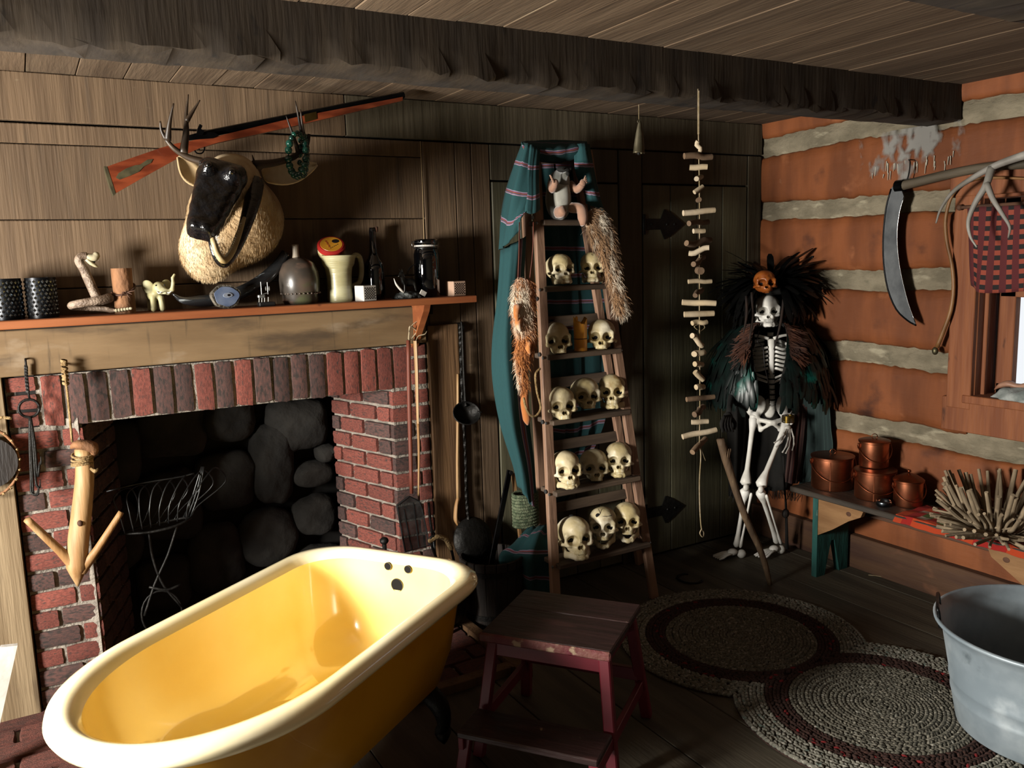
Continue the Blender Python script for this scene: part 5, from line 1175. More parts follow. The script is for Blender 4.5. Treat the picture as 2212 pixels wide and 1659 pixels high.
shp, (u_, l_, so_) = SK['jaw']
def placed(mb, o_=ks, R=Rk, s=sc_): m = MB(); m.v = [mb.verts() @ R.T*s+o_]; m.f = list(mb.f); m.mi = list(mb.mi); m.n = len(m.v[0]); return m
sku = build(placed(shp), 'skull', 'bone_white', sk, smooth=True, recalc=False)
build(placed(u_), 'upper_teeth', 'tooth_white', sku); build(placed(l_), 'lower_teeth', 'tooth_white', sku); build(placed(so_), 'socket_darkening', 'cavity', sku, smooth=True)
Rb = rot(0, 0, -.62)                                   # body faces the same way
def Bd(c, x, y, z): return np.asarray(c)+Rb @ np.array([x, y, z])
c0 = K(1664, 722, SKY+.01); c1 = K(1668, 880, SKY+.01); mb = MB()
for i in range(15): q = i/14; p = c0+(c1-c0)*q; mb.lathe([(.0, -.009), (.017, -.009), (.0145, 0), (.017, .009), (0, .009)], 10, p); mb.box(p+Rb @ np.array([0, .026, -.004]), (.008, .03, .012), Rb)
build(mb, 'spine', 'bone_white', sk)
rc = K(1660, 738, SKY)
for i in range(8):
    z = -.021*i; rx = .070+.034*math.sin(math.pi*(.22+.09*i)); ry = .055+.02*math.sin(math.pi*(.2+.09*i))
    for s in (-1, 1):
        P = [Bd(rc, s*.012, .045, z+.006), Bd(rc, s*rx*.75, .04, z-.004), Bd(rc, s*rx, -.01, z-.018), Bd(rc, s*rx*.72, -ry*.86, z-.034), Bd(rc, s*.018, -ry-.012, z-.02-(.03 if i > 5 else .0))]
        build(MB().tube(P, [.006, .0062, .006, .0062, .005], 8, 4, flat=1.4), 'rib', 'bone_white', sk, smooth=True)
build(MB().tube([Bd(rc, 0, -.062, .018), Bd(rc, 0, -.073, -.02), Bd(rc, 0, -.079, -.08), Bd(rc, 0, -.082, -.14), Bd(rc, 0, -.08, -.165)], [.019, .016, .013, .012, .004], 8, 4, flat=.5), 'sternum', 'bone_white', sk, smooth=True)
for s in (-1, 1): build(MB().tube([Bd(rc, s*.012, -.065, .022), Bd(rc, s*.07, -.05, .036), Bd(rc, s*.15, .0, .03)], [.009, .007, .009], 8, 4), 'collarbone', 'bone_white', sk, smooth=True)
pc = K(1664, 890)
def f(P):
    q = (P-pc) @ Rb; ax = np.abs(q[..., 0]); Q = np.stack([ax, q[..., 1], q[..., 2]], -1)
    d = s_ell(Q, (.072, .012, .03), (.05, .017, .066), rot(.15, -.5, .45)); d = smin(d, s_ell(q, (0, .04, .01), (.035, .022, .055)), .015)
    d = smin(d, s_cap(Q, (.078, .0, -.01), (.072, -.01, -.045), .022, .02), .015)
    d = smin(d, s_cap(Q, (.07, -.012, -.035), (.006, -.05, -.045), .011, .013), .01); d = smin(d, s_cap(Q, (.066, -.004, -.055), (.05, -.008, -.09), .014, .015), .01)
    return smin(d, s_cap(Q, (.05, -.01, -.09), (.008, -.048, -.055), .009, .009), .008)
build(sdf(f, pc-.16, pc+.15, .0065), 'pelvis', 'bone_white', sk, smooth=True)
h1, h2 = Bd(pc, -.085, -.005, -.025), Bd(pc, .088, -.008, -.03)
f1, f2 = at(1590, 1194, z=.03), at(1678, 1186, z=.035)
k1 = K(1610, 1048, 3.02); k2 = K(1642, 1052, 2.93)
for h_, k_, f_, toe in ((h1, k1, f1, at(1540, 1205, z=.012)), (h2, k2, f2, at(1634, 1206, z=.012))):
    build(MB().ball(h_, .022, 12, 8), 'femur_head', 'bone_white', sk, smooth=True)
    build(bone(MB(), h_, k_, .0125, 1.9, 2.3), 'femur', 'bone_white', sk, smooth=True)
    kk = k_+np.array([0, 0, -.02]); side = np.array([.71, -.7, 0])*.03
    build(MB().ball(k_+np.array([-.02, -.025, -.004]), (.018, .012, .02), 10, 6), 'kneecap', 'bone_white', sk, smooth=True)
    build(bone(MB(), kk, f_+[0, 0, .035], .0105, 2.4, 1.6), 'tibia', 'bone_white', sk, smooth=True)
    build(bone(MB(), kk+side+[0, 0, -.02], f_+side*.7+[0, 0, .03], .0055, 1.5, 1.7), 'fibula', 'bone_white', sk, smooth=True)
    d = toe-f_; d[2] = 0; L_ = np.linalg.norm(d); d /= L_; s_ = np.array([-d[1], d[0], 0]); ft = MB()
    ft.ball(f_-d*.03+[0, 0, -.008], (.026, .022, .024), 10, 6).ball(f_+d*.02+[0, 0, .006], (.03, .024, .018), 10, 6)
    for i in range(5):
        o_ = s_*(i-2)*.0115; tl = L_*(1-.05*abs(i-1.2)); Q = [f_+d*.02+o_*.6+[0, 0, .004], f_+d*tl*.55+o_*1.1+[0, 0, -.002], f_+d*tl*.75+o_*1.3+[0, 0, -.012], f_+d*tl*.95+o_*1.4+[0, 0, -.018]]
        ft.tube(Q, [.007, .0055, .0065, .004], 7)
    build(ft, 'foot', 'bone_white', sk, smooth=True)
sh = Bd(rc, .16, .02, .02); el = K(1722, 842, SKY+.0); wr_ = K(1702, 916, SKY-.13)
build(bone(MB(), sh, el, .011, 2, 1.9), 'humerus', 'bone_white', sk, smooth=True)
build(bone(MB(), el, wr_+[-.008, 0, 0], .0065), 'ulna', 'bone_white', sk, smooth=True); build(bone(MB(), el+[.018, -.012, 0], wr_+[.012, -.006, 0], .0065), 'radius', 'bone_white', sk, smooth=True)
hm = MB().ball(wr_+[0, 0, -.02], (.022, .012, .014), 10, 6)
for i, (px, py) in enumerate(((1672, 957), (1676, 966), (1690, 978), (1697, 980), (1711, 973))):
    e = K(px, py, SKY-.15); b_ = wr_+np.array([-.018+.009*i, -.004, -.025]); m1 = b_+(e-b_)*.42+np.array([0, -.014, .004]); m2 = b_+(e-b_)*.7+np.array([0, -.014, .0])
    for a, b, r in ((b_, m1, .0042), (m1, m2, .0038), (m2, e, .0034)): bone(hm, a, b, r, 1.5, 1.5, 7)
build(hm, 'hand', 'bone_white', sk, smooth=True)
# bracelet
mb = MB()
for i in range(5): mb.lathe([(.029, -.003), (.0325, 0), (.029, .003)], 20, wr_+[0, 0, .012+.0072*i], cap=False)
build(mb, 'bracelet', 'gold', smooth=True, origin=wr_, label='gold coiled bracelet on the skeleton wrist', cat='bracelet')
# dark gloved hand on the other side
t = build(MB().tube([K(1592, 815, 3.1), K(1580, 855, 3.04), K(1574, 890, 2.93)], [.022, .016, .013], 10, 4), 'sleeve', 'shawl_black', sk, smooth=True)
gl = MB().ball(K(1572, 905, 2.9), (.03, .02, .035), 10, 8)
for i in range(4): gl.tube([K(1566+4*i, 900, 2.88), K(1558+6*i, 915, 2.86), K(1562+7*i, 932, 2.87)], [.009, .009, .006], 8, 3)
gl.tube([K(1578, 900, 2.88), K(1588, 915, 2.87), K(1586, 928, 2.87)], [.009, .009, .006], 8, 3)
build(gl, 'glove', 'shawl_black', sk, smooth=True)

# feathers
def feather_set(P, Dr, Nr, L_, Wd, curl):
    """many leaf-shaped feathers: root, direction, face normal, length, width, downward curl"""
    n = len(P); Dr = Dr/np.linalg.norm(Dr, axis=1)[:, None]; S_ = np.cross(Dr, Nr); S_ /= np.linalg.norm(S_, axis=1)[:, None]+1e-9; Nn = np.cross(S_, Dr)
    tt = np.array([0, .2, .45, .7, .88, 1]); ww = np.array([.25, .8, 1, 1, .88, .42]); V = []
    for t_, w in zip(tt, ww):
        c = P+Dr*(L_*t_)[:, None]-Nn*(curl*L_*t_*t_)[:, None]
        V += [c-S_*(Wd*w/2)[:, None]-Nn*(.12*Wd*w)[:, None], c, c+S_*(Wd*w/2)[:, None]-Nn*(.12*Wd*w)[:, None]]
    V = np.stack(V, 1).reshape(-1, 3); V[:, 0] = np.minimum(V[:, 0], W-.018+.012*RNG.random(len(V))); V[:, 1] = np.minimum(V[:, 1], D-.03+.01*RNG.random(len(V))); F = []
    for q in range(n):
        o_ = q*18
        for i in range(5):
            for j in range(2): a = o_+i*3+j; F.append((a, a+1, a+4, a+3))
    return MB().add(V, F)
rg = np.random.default_rng(11)
cp = thing('feather_cape', 'glossy black feather cape with a brown collar around the skeleton shoulders', 'cape', (SKX, SKY, .8))
axc = K(1664, 700, SKY+.02); fwd = np.array([-.70, -.714]); base_a = math.atan2(fwd[1], fwd[0])
def cape_pt(ph, t_):
    r = .085+.21*t_**.38; z = axc[2]+.02-.335*t_+.03*math.cos(ph)*t_; a = base_a+ph
    return np.array([axc[0]+r*math.cos(a)*1.04, axc[1]+r*math.sin(a)*.94, z]), np.array([math.cos(a), math.sin(a), 0])
def pmin(t_): return .56-.40*t_
G = [[cape_pt(ph, t_)[0]-cape_pt(ph, t_)[1]*.02 for ph in np.linspace(pmin(t_), 2*math.pi-pmin(t_), 40)] for t_ in np.linspace(0, .95, 10)]
build(MB().grid(G), 'backing', 'shawl_black', cp, smooth=True, solid=.006)
P, Dr, Nr, Ls, Ws = [], [], [], [], []
for i in range(1900):
    t_ = rg.uniform(0, .93)**.9; ph = rg.uniform(pmin(t_), 2*math.pi-pmin(t_)); p, o_ = cape_pt(ph, t_)
    P.append(p+o_*rg.uniform(0, .012)); Dr.append(o_*(.75-.25*t_)+np.array([0, 0, -.6-.5*t_])+rg.normal(0, .16, 3)); Nr.append(o_+np.array([0, 0, .5])); Ls.append(rg.uniform(.09, .16)); Ws.append(rg.uniform(.024, .038))
build(feather_set(np.array(P), np.array(Dr), np.array(Nr), np.array(Ls), np.array(Ws), .42), 'feathers', 'feather_black', cp, smooth=True, kind='stuff', recalc=False)
P, Dr, Nr, Ls, Ws = [], [], [], [], []
for i in range(900):
    s = rg.choice((-1, 1)); t_ = rg.uniform(0, .52); ph = s*(.40+.12*rg.random()-.12*t_); p, o_ = cape_pt(ph, t_); tang = np.array([-o_[1], o_[0], 0])*s
    P.append(p+o_*(.02+.02*rg.random())); Dr.append(tang*.8+o_*.3+np.array([0, 0, -.75])+rg.normal(0, .32, 3)); Nr.append(o_+np.array([0, 0, .3])); Ls.append(rg.uniform(.06, .1)); Ws.append(rg.uniform(.004, .007))
build(feather_set(np.array(P), np.array(Dr), np.array(Nr), np.array(Ls), np.array(Ws), .25), 'collar', 'feather_brown', cp, smooth=True, kind='stuff', recalc=False)
# headdress
hc = K(1662, 632, SKY+.03); hd = thing('feather_headdress', 'wild black feather headdress with a small orange skull on the skeleton head', 'headdress', hc)
build(MB().lathe([(.062, -.01), (.078, -.004), (.082, .02), (.06, .05), (.0, .06)], 20, hc), 'cap', 'shawl_black', hd, smooth=True)
P, Dr, Nr, Ls, Ws = [], [], [], [], []
for i in range(330):
    a = base_a+rg.uniform(.55, 2*math.pi-.55); el_ = rg.uniform(-.05, 1.5); o_ = np.array([math.cos(a), math.sin(a), 0]); d = o_*math.cos(el_)+np.array([0, 0, math.sin(el_)])
    P.append(hc+o_*.06+np.array([0, 0, .02])+d*rg.uniform(0, .07)); Dr.append(d+rg.normal(0, .18, 3)); Nr.append(np.array([0, 0, 1.])-d*d[2]+o_*.1); Ls.append(rg.uniform(.08, .13)); Ws.append(rg.uniform(.026, .042))
build(feather_set(np.array(P), np.array(Dr), np.array(Nr), np.array(Ls), np.array(Ws), 1.35), 'feathers', 'plume_black', hd, smooth=True, kind='stuff', recalc=False)
P, Dr, Nr, Ls, Ws = [], [], [], [], []
for i in range(130):                                   # long drooping plumes behind the face
    a = base_a+rg.choice((-1, 1))*rg.uniform(.9, 1.9); o_ = np.array([math.cos(a), math.sin(a), 0])
    P.append(hc+o_*rg.uniform(.07, .16)+np.array([0, 0, rg.uniform(-.06, .05)])); Dr.append(o_*.5+np.array([0, 0, -.9])+rg.normal(0, .2, 3)); Nr.append(o_); Ls.append(rg.uniform(.1, .17)); Ws.append(rg.uniform(.012, .022))
build(feather_set(np.array(P), np.array(Dr), np.array(Nr), np.array(Ls), np.array(Ws), .3), 'plumes', 'plume_black', hd, smooth=True, kind='stuff', recalc=False)
oc = K(1653, 632, SKY-.09); build(placed(SK['bare'][0], oc, rot(-.25, 0, -.6), .76), 'small_skull', 'charm_orange', hd, smooth=True, recalc=False); build(placed(SK['bare'][1][2], oc, rot(-.25, 0, -.6), .76), 'skull_socket_darkening', 'cavity', hd, smooth=True)  # black balls darken the small skull's sockets and nose too
for px, py, x2, y2 in ((1624, 632, 1618, 745), (1694, 632, 1672, 755), (1612, 640, 1606, 720), (1706, 640, 1714, 730)):
    build(MB().tube([K(px, py, SKY-.07), K((px+x2)/2+4, (py+y2)/2, SKY-.11), K(x2, y2, SKY-.13)], [.006, .007, .003], 8, 5), 'braid', 'braid', hd, smooth=True)
# black thong necklace
build(MB().tube([K(1640, 715, SKY-.10), K(1636, 738, SKY-.12), K(1648, 750, SKY-.125), K(1652, 790, SKY-.13), K(1660, 830, SKY-.12), K(1662, 870, SKY-.11)], .0028, 6, 4), 'thong_necklace', 'ink', smooth=True, origin=K(1650, 750, SKY-.12), label='black leather thong hanging down the skeleton ribs', cat='necklace')
# shawl panels
sh_ = thing('dark_shawl', 'long dark striped shawl with fringe hanging under the feather cape', 'shawl', (SKX, SKY, .3))
drape('left_panel', [[K(1565, 850, 3.26), K(1590, 855, 3.16), K(1630, 860, 3.2)], [K(1572, 960, 3.27), K(1592, 960, 3.18), K(1622, 950, 3.24)], [K(1578, 1070, 3.28), K(1590, 1075, 3.2), K(1612, 1060, 3.25)]], 'shawl_black', sh_, folds=.01, nf=3, seed=20)
drape('back_panel', [[K(1585, 840, 3.22), K(1660, 840, 3.2), K(1740, 840, 3.16)], [K(1590, 950, 3.24), K(1660, 950, 3.22), K(1730, 950, 3.16)], [K(1595, 1050, 3.25), K(1655, 1060, 3.22), K(1700, 1058, 3.16)]], 'shawl_black', sh_, folds=.012, nf=4, seed=21)
drape('red_panel', [[K(1712, 850, 3.02), K(1730, 850, 3.0), K(1752, 850, 3.02)], [K(1704, 940, 3.02), K(1724, 940, 3.0), K(1744, 940, 3.03)], [K(1694, 1040, 3.04), K(1712, 1045, 3.02), K(1730, 1040, 3.06)]], 'shawl_red', sh_, folds=.006, nf=3, seed=22, swap=True)
drape('teal_panel', [[K(1728, 855, 3.0), K(1765, 850, 2.96), K(1790, 845, 3.02)], [K(1735, 930, 3.02), K(1768, 930, 2.97), K(1796, 920, 3.03)], [K(1735, 1010, 3.04), K(1765, 1000, 3.0), K(1800, 975, 3.05)], [K(1722, 1058, 3.06), K(1745, 1050, 3.05), K(1770, 1030, 3.06)]], 'shawl_teal', sh_, folds=.008, nf=3, seed=23, swap=True)
mb = MB()
for i in range(46):
    u = i/45; px = 1580+145*u; py = 1066-8*math.sin(u*3); y_ = 3.1+.1*math.sin(u*3.1); a = K(px, py-6, y_); mb.tube([a, a+[rg.normal(0, .006), rg.normal(0, .006), -.03], a+[rg.normal(0, .012), rg.normal(0, .01), -.065]], [.0022, .002, .0012], 4)
build(mb, 'fringe', 'shawl_black', sh_, kind='stuff')
# gourd rattle string
gp = thing('gourd_rattle', 'dark gourd rattle strung on a cord beside the skeleton leg', 'rattle', K(1698, 1110, 2.98))
build(MB().tube([K(1692, 985, 2.95), K(1695, 1050, 2.96), K(1698, 1100, 2.97), K(1700, 1185, 2.99)], [.004, .004, .006, .009], 8, 4), 'cord', 'shawl_black', gp, smooth=True)
build(MB().ball(K(1697, 1109, 2.965), (.022, .016, .025), 14, 8), 'gourd', 'dark_stave', gp, smooth=True)
# walking staff
s0 = at(1663, 1263, z=.0); s1 = K(1553, 944, 2.80)
P = [s0+(s1-s0)*q+np.array([.012*math.sin(q*7), 0, .01*math.sin(q*11)]) for q in np.linspace(0, 1, 9)]
t = thing('walking_staff', 'peeled branch walking staff leaning in front of the skeleton', 'staff', s0)
build(MB().tube(P, [.012, .0145, .015, .016, .0165, .017, .018, .02, .018], 10, 3), 'shaft', 'staff_wood', t, smooth=True)
mb = MB()
for i in range(14): q = 6.28*i/14; c = P[-2]; mb.tube([c+[.016*math.cos(q), .016*math.sin(q), 0], c+[.028*math.cos(q), .028*math.sin(q), .03+.02*rg.random()]], [.004, .001], 5)
build(mb, 'fibre_wrap', 'drift_brown', t)

# ================================================================ HANGING STICK MOBILE AND BELL
MY = 2.235
def Mq(px, py, dy=0): return at(px, py, y=MY+dy)
mo = thing('stick_mobile', 'string of short driftwood sticks hanging from the ceiling beam', 'mobile', Mq(1508, 196))
build(MB().tube([Mq(1508, 192), Mq(1509, 300), Mq(1511, 420), Mq(1511, 600), Mq(1511, 700), Mq(1512, 850), Mq(1511, 960)], .0022, 6, 3), 'string', 'twine', mo, smooth=True)
build(MB().tube([Mq(1509, 196), Mq(1509, 290)], .0035, 6), 'cord', 'twine', mo)
build(MB().tube([Mq(1511, 955), Mq(1514, 985), Mq(1511, 1040), Mq(1512, 1100), Mq(1515, 1140), Mq(1520, 1150), Mq(1518, 1160), Mq(1512, 1152), Mq(1516, 1142)], .0022, 6, 4).tube([Mq(1512, 958), Mq(1518, 980), Mq(1524, 995)], .002, 5, 3), 'tail', 'twine', mo, smooth=True)
build(MB().tube([Mq(1506, 712), Mq(1500, 705), Mq(1516, 700), Mq(1522, 708), Mq(1512, 716)], .0018, 5, 4), 'knot', 'twine', mo)
ST = [(1510, 316, 24, 80, .0, 5, 0), (1508, 338, 66, 1, .3, 7, 1), (1509, 361, 38, 1, -.2, 6.5, 0), (1510, 384, 26, -8, 1.2, 5.5, 0), (1509, 409, 24, -30, .4, 5, 0), (1509, 432, 10, 0, 1.45, 5.5, 1), (1510, 457, 72, -4, .15, 6.5, 0), (1509, 481, 54, -3, .8, 6, 1), (1510, 499, 26, 0, .2, 5.5, 0), (1509, 522, 62, -4, .6, 6.5, 1), (1510, 541, 44, -14, -.2, 6, 0), (1509, 563, 32, -16, .9, 6, 1), (1511, 585, 16, 0, 1.5, 8, 1), (1512, 608, 52, 1, .1, 5, 0), (1509, 632, 26, -10, 1.1, 5.5, 1),
      (1510, 654, 70, 3, -.2, 6.5, 0), (1510, 678, 66, 0, .1, 6.5, 0), (1511, 697, 33, -2, .2, 5.5, 0), (1506, 736, 32, 42, .4, 6, 0), (1510, 763, 24, -4, .5, 6.5, 0), (1509, 787, 20, 8, .7, 6, 0), (1510, 812, 26, 42, .5, 6, 0), (1512, 836, 20, 4, .6, 6, 0), (1513, 860, 64, 0, .35, 5.5, 1), (1510, 887, 30, -8, 1.0, 6.5, 1), (1512, 911, 36, 0, .1, 5.5, 0), (1511, 936, 74, -9, .1, 6, 0), (1510, 962, 40, -16, .9, 6, 1)]
for px, py, ln, an, yaw, r, tone in ST:
    c = Mq(px, py); k = mpp(px, py, MY); h = ln*k/2/max(.35, math.cos(yaw)); a = math.radians(-an)
    vdir = np.array([.866, -.5, 0]); dd = np.array([-.5, -.866, 0])       # across the view, towards the viewer
    d = (vdir*math.cos(yaw)+dd*-math.sin(yaw))*math.cos(a)+np.array([0, 0, math.sin(a)]); w = rg.normal(0, .0035, 3)
    build(MB().tube([c-d*h, c-d*h*.3+w, c+d*h*.4-w*.5, c+d*h], [r*k, r*k*1.04, r*k, r*k*.96], 10, 2), 'stick', 'drift_brown' if tone else 'drift_pale', mo, smooth=True, angle=50)
# cow bell
by_ = 2.36; t = thing('cone_bell', 'small dented brass cone bell hanging from the ceiling beam', 'bell', at(1380, 228, y=by_))
def Bq(px, py): return at(px, py, y=by_)
build(MB().tube([Bq(1380, 226), Bq(1380, 262)], .0014, 5), 'string', 'twine', t)
k = mpp(1380, 300, by_); b0 = Bq(1380, 331)
build(MB().lathe([(14*k, 0), (13.2*k, 2*k), (11.5*k, 20*k), (8.5*k, 42*k), (4.5*k, 62*k), (2*k, 70*k), (0, 71*k)], 16, b0, rot(.0, .05, 0), cap=False, sq=(1, .8)), 'bell', 'bell_metal', t, smooth=True, solid=.0015)
build(MB().ball(b0+[0, 0, -.001], .006, 8, 6), 'clapper', 'iron', t); build(MB().tube([Bq(1380, 268), Bq(1377, 262), Bq(1380, 258), Bq(1383, 262), Bq(1380, 268)], .0018, 5), 'loop', 'bell_metal', t)

# ================================================================ RIGHT WALL
mat('snath_wood', '#6e6250', '#524939', 5, (5, .8, 5), rough=.7, bump=.3)
mat('blade', '#6d7072', '#54575a', 8, dk=.75, rough=.4, metal=.3, bump=.2, layers=(('#8b8d8c', 8, (1, 1, 1), .62, .74),))
mat('blade_edge', '#c4c7c8', rough=.25, metal=1)
mat('antler_grey', '#a8a39a', '#857f74', 8, rough=.6, layers=(('#c9c4ba', 6, (1, 1, 1), .55, .7),))
mat('cane', '#a8794a', '#83582f', 8, rough=.5)
mat('quartz', '#c3c8c4', '#8f9894', 12, rough=.6, bump=.8, bscale=30)
mat('shell_pink', '#c99a80', '#a8745a', 10, rough=.5)
mat('copper', '#b06f50', '#96573c', 6, (1, 1, 2), rough=.33, metal=1, dk=1.1, layers=(('#7a3a24', 7, (1, 1, 1), .62, .78),))
mat('copper_lid', '#8a5036', '#6a3d2a', 8, dk=.9, rough=.38, metal=1)
mat('bench_top', '#4b4238', '#383028', 4, (6, .7, 6), rough=.6, bump=.3)
mat('bench_teal', '#2c7068', '#1f5751', 5, (4, 4, 1), rough=.7, bump=.3, layers=(('#9fb0a0', 9, (2, 2, 1), .7, .78),))
mat('raw_wood', '#b08456', '#946a40', 3, (2, 1.2, 6), rough=.75, bump=.3, rand=.06)
mat('drift_bowl', '#9c8a70', '#7a6a54', 9, dk=.7, rough=.85, bump=.3, rand=.22)
mat('zinc_tub', '#9aa6ad', '#818e96', 6, rough=.45, metal=.25, dk=.75, bump=.1, bscale=30, layers=(('#b3bdc2', 4, (1, 1, 1), .55, .7), ('#5c676d', 7, (1, 1, 1), .66, .78)))
def X_(px, py, x): return at(px, py, x=x)
def flx(px, x): return [(X_(a, b, x)[1], X_(a, b, x)[2]) for a, b in px]
def xprism(px, x, depth): return MB().prism(flx(px, x), depth, (x, 0, 0), (0, 1, 0), (0, 0, 1))
xs_ = W-.06; t = thing('scythe', 'old scythe with a dark curved blade hung high on the log wall', 'scythe', X_(1950, 410, xs_))
build(MB().tube([X_(1938, 404, xs_), X_(1985, 392, xs_), X_(2060, 374, xs_), X_(2140, 360, xs_), X_(2260, 352, xs_)], [.022, .021, .020, .019, .019], 10, 3), 'snath', 'snath_wood', t, smooth=True)
bo = [(1935, 395), (1925, 408), (1914, 450), (1908, 510), (1909, 570), (1918, 625), (1936, 668), (1960, 692), (1979, 703)]; bi = [(1977, 696), (1962, 655), (1948, 600), (1940, 550), (1938, 500), (1944, 455), (1953, 425), (1946, 405)]
build(xprism(bo+bi, xs_-.012, .004), 'blade', 'blade', t)
build(MB().tube([X_(a, b, xs_-.015) for a, b in bo[1:]], .004, 6, 3), 'blade_rib', 'gunmetal', t, smooth=True)
build(MB().tube([X_(a, b, xs_-.013) for a, b in bi[:-1]], .0022, 6, 3), 'cutting_edge', 'blade_edge', t, smooth=True)
build(MB().lathe([(.026, -.02), (.028, -.018), (.028, .018), (.026, .02)], 14, X_(1945, 402, xs_), rot(math.pi/2, 0, 0), cap=False), 'clamp_ring', 'gunmetal', t)
build(MB().tube([X_(1963, 345, W-.005), X_(1966, 350, W-.05), X_(1964, 372, W-.05), X_(1958, 395, W-.05)], .003, 6, 3), 'hanging_nail', 'iron', t)
xa_ = W-.17; t = thing('wall_antler', 'pale grey branching antler hung over the window curtain', 'antler', X_(2120, 375, xa_))
antler('beam', 'antler_grey', t, [([X_(2260, 322, xa_+.04), X_(2205, 338, xa_+.02), X_(2150, 358, xa_), X_(2100, 385, xa_), X_(2058, 415, xa_+.01), X_(2032, 452, xa_+.02), X_(2022, 482, xa_+.03)], .019, .003)])
antler('tine', 'antler_grey', t, [([X_(2142, 362, xa_), X_(2130, 400, xa_-.03), X_(2106, 440, xa_-.05), X_(2092, 478, xa_-.06), X_(2096, 510, xa_-.06), X_(2110, 534, xa_-.05)], .016, .003), ([X_(2131, 396, xa_-.03), X_(2145, 430, xa_-.04), X_(2165, 462, xa_-.05), X_(2181, 490, xa_-.05), X_(2178, 514, xa_-.04)], .013, .003)])
xc_ = W-.05; t = thing('bent_cane', 'thin bent wooden cane with a knob end hanging on the log wall', 'cane', X_(2050, 560, xc_))
build(MB().tube([X_(2260, 388, xc_), X_(2212, 386, xc_), X_(2140, 384, xc_), X_(2090, 392, xc_), X_(2058, 420, xc_), X_(2043, 470, xc_), X_(2045, 520, xc_), X_(2056, 570, xc_), X_(2060, 620, xc_), X_(2054, 670, xc_), X_(2038, 715, xc_), X_(2024, 750, xc_)], [.005, .005, .006, .0065, .007, .0075, .008, .008, .008, .009, .0095, .0095], 8, 3), 'shaft', 'cane', t, smooth=True)
build(MB().ball(X_(2020, 758, xc_), (.013, .014, .018), 10, 8), 'knob', 'brass_dull', t, smooth=True)
# curtain
def check_mat(name):
    m = bpy.data.materials.new(name); m.use_nodes = True; nt = m.node_tree; N, L = nt.nodes, nt.links; b = N['Principled BSDF']; b.inputs['Roughness'].default_value = .9
    uv = N.new('ShaderNodeUVMap'); sp = N.new('ShaderNodeSeparateXYZ'); L.new(uv.outputs[0], sp.inputs[0])
    def stripe(src, per, thr):
        d = N.new('ShaderNodeMath'); d.operation = 'DIVIDE'; d.inputs[1].default_value = per; L.new(src, d.inputs[0]); fr = N.new('ShaderNodeMath'); fr.operation = 'FRACT'; L.new(d.outputs[0], fr.inputs[0])
        g = N.new('ShaderNodeMath'); g.operation = 'GREATER_THAN'; g.inputs[1].default_value = thr; L.new(fr.outputs[0], g.inputs[0]); return g.outputs[0]
    def mix(f, a, c):
        x = N.new('ShaderNodeMix'); x.data_type = 'RGBA'; L.new(f, x.inputs[0])
        for s, v in ((x.inputs[6], a), (x.inputs[7], c)):
            if isinstance(v, tuple): s.default_value = v
            else: L.new(v, s)
        return x.outputs[2]
    chk = mix(stripe(sp.outputs[1], .038, .5), lin('#090404'), lin('#74301f'))
    L.new(mix(stripe(sp.outputs[0], .046, .55), lin('#420a0d'), chk), b.inputs['Base Color']); MATS[name] = m
check_mat('check_cloth')
cu = thing('window_curtain', 'red and black checked valance curtain at the top of the window', 'curtain', (W-.05, 1.9, 1.4))
rows = []
for q in np.linspace(0, 1, 4):
    rows.append([np.array([W-.05-.02*math.sin(i*1.9)*(.3+q), 2.17-.83*i/10-(.03*q if i == 0 else 0), 1.752-(.325+.01*math.sin(i)+.02*(i > 0))*q]) for i in range(11)])
drape('cloth', rows, 'check_cloth', cu, ku=4, folds=.006, nf=4, seed=31, solid=.003)
build(MB().tube([(W-.05, 2.2, 1.755), (W-.05, 1.25, 1.755)], .007, 8), 'rod', 'twig', cu); build(MB().ball((W-.05, 2.205, 1.755), .013, 10, 6), 'finial', 'twig', cu, smooth=True)
# stones on the window sill
sc = np.array([W+.02, 1.92, WIN[2]+.006]); 
def f(P):
    q = (P-sc)/np.array([.07, .13, .055]); n_ = np.sin(P[..., 0]*60)*np.sin(P[..., 1]*52+1)*np.sin(P[..., 2]*66+2); return smax((np.linalg.norm(q, axis=-1)-1)*.055+.008*n_, sc[2]-P[..., 2], .003)
build(MB().add(*nets(f, sc-.16, sc+.16, .009)), 'quartz_rock', 'quartz', smooth=True, origin=sc, label='rough white quartz rock on the window sill', cat='rock')
s2 = np.array([W+.03, 2.0, WIN[2]+.055])
build(MB().tube([s2+[0, .06, -.02], s2+[0, .035, .0], s2+[0, .0, .012], s2+[0, -.04, .006], s2+[0, -.09, .018]], [.003, .016, .02, .012, .02], 12, 4, flat=.7), 'sea_shell', 'shell_pink', smooth=True, origin=s2, label='pinkish shell lying on the quartz rock at the window', cat='shell')

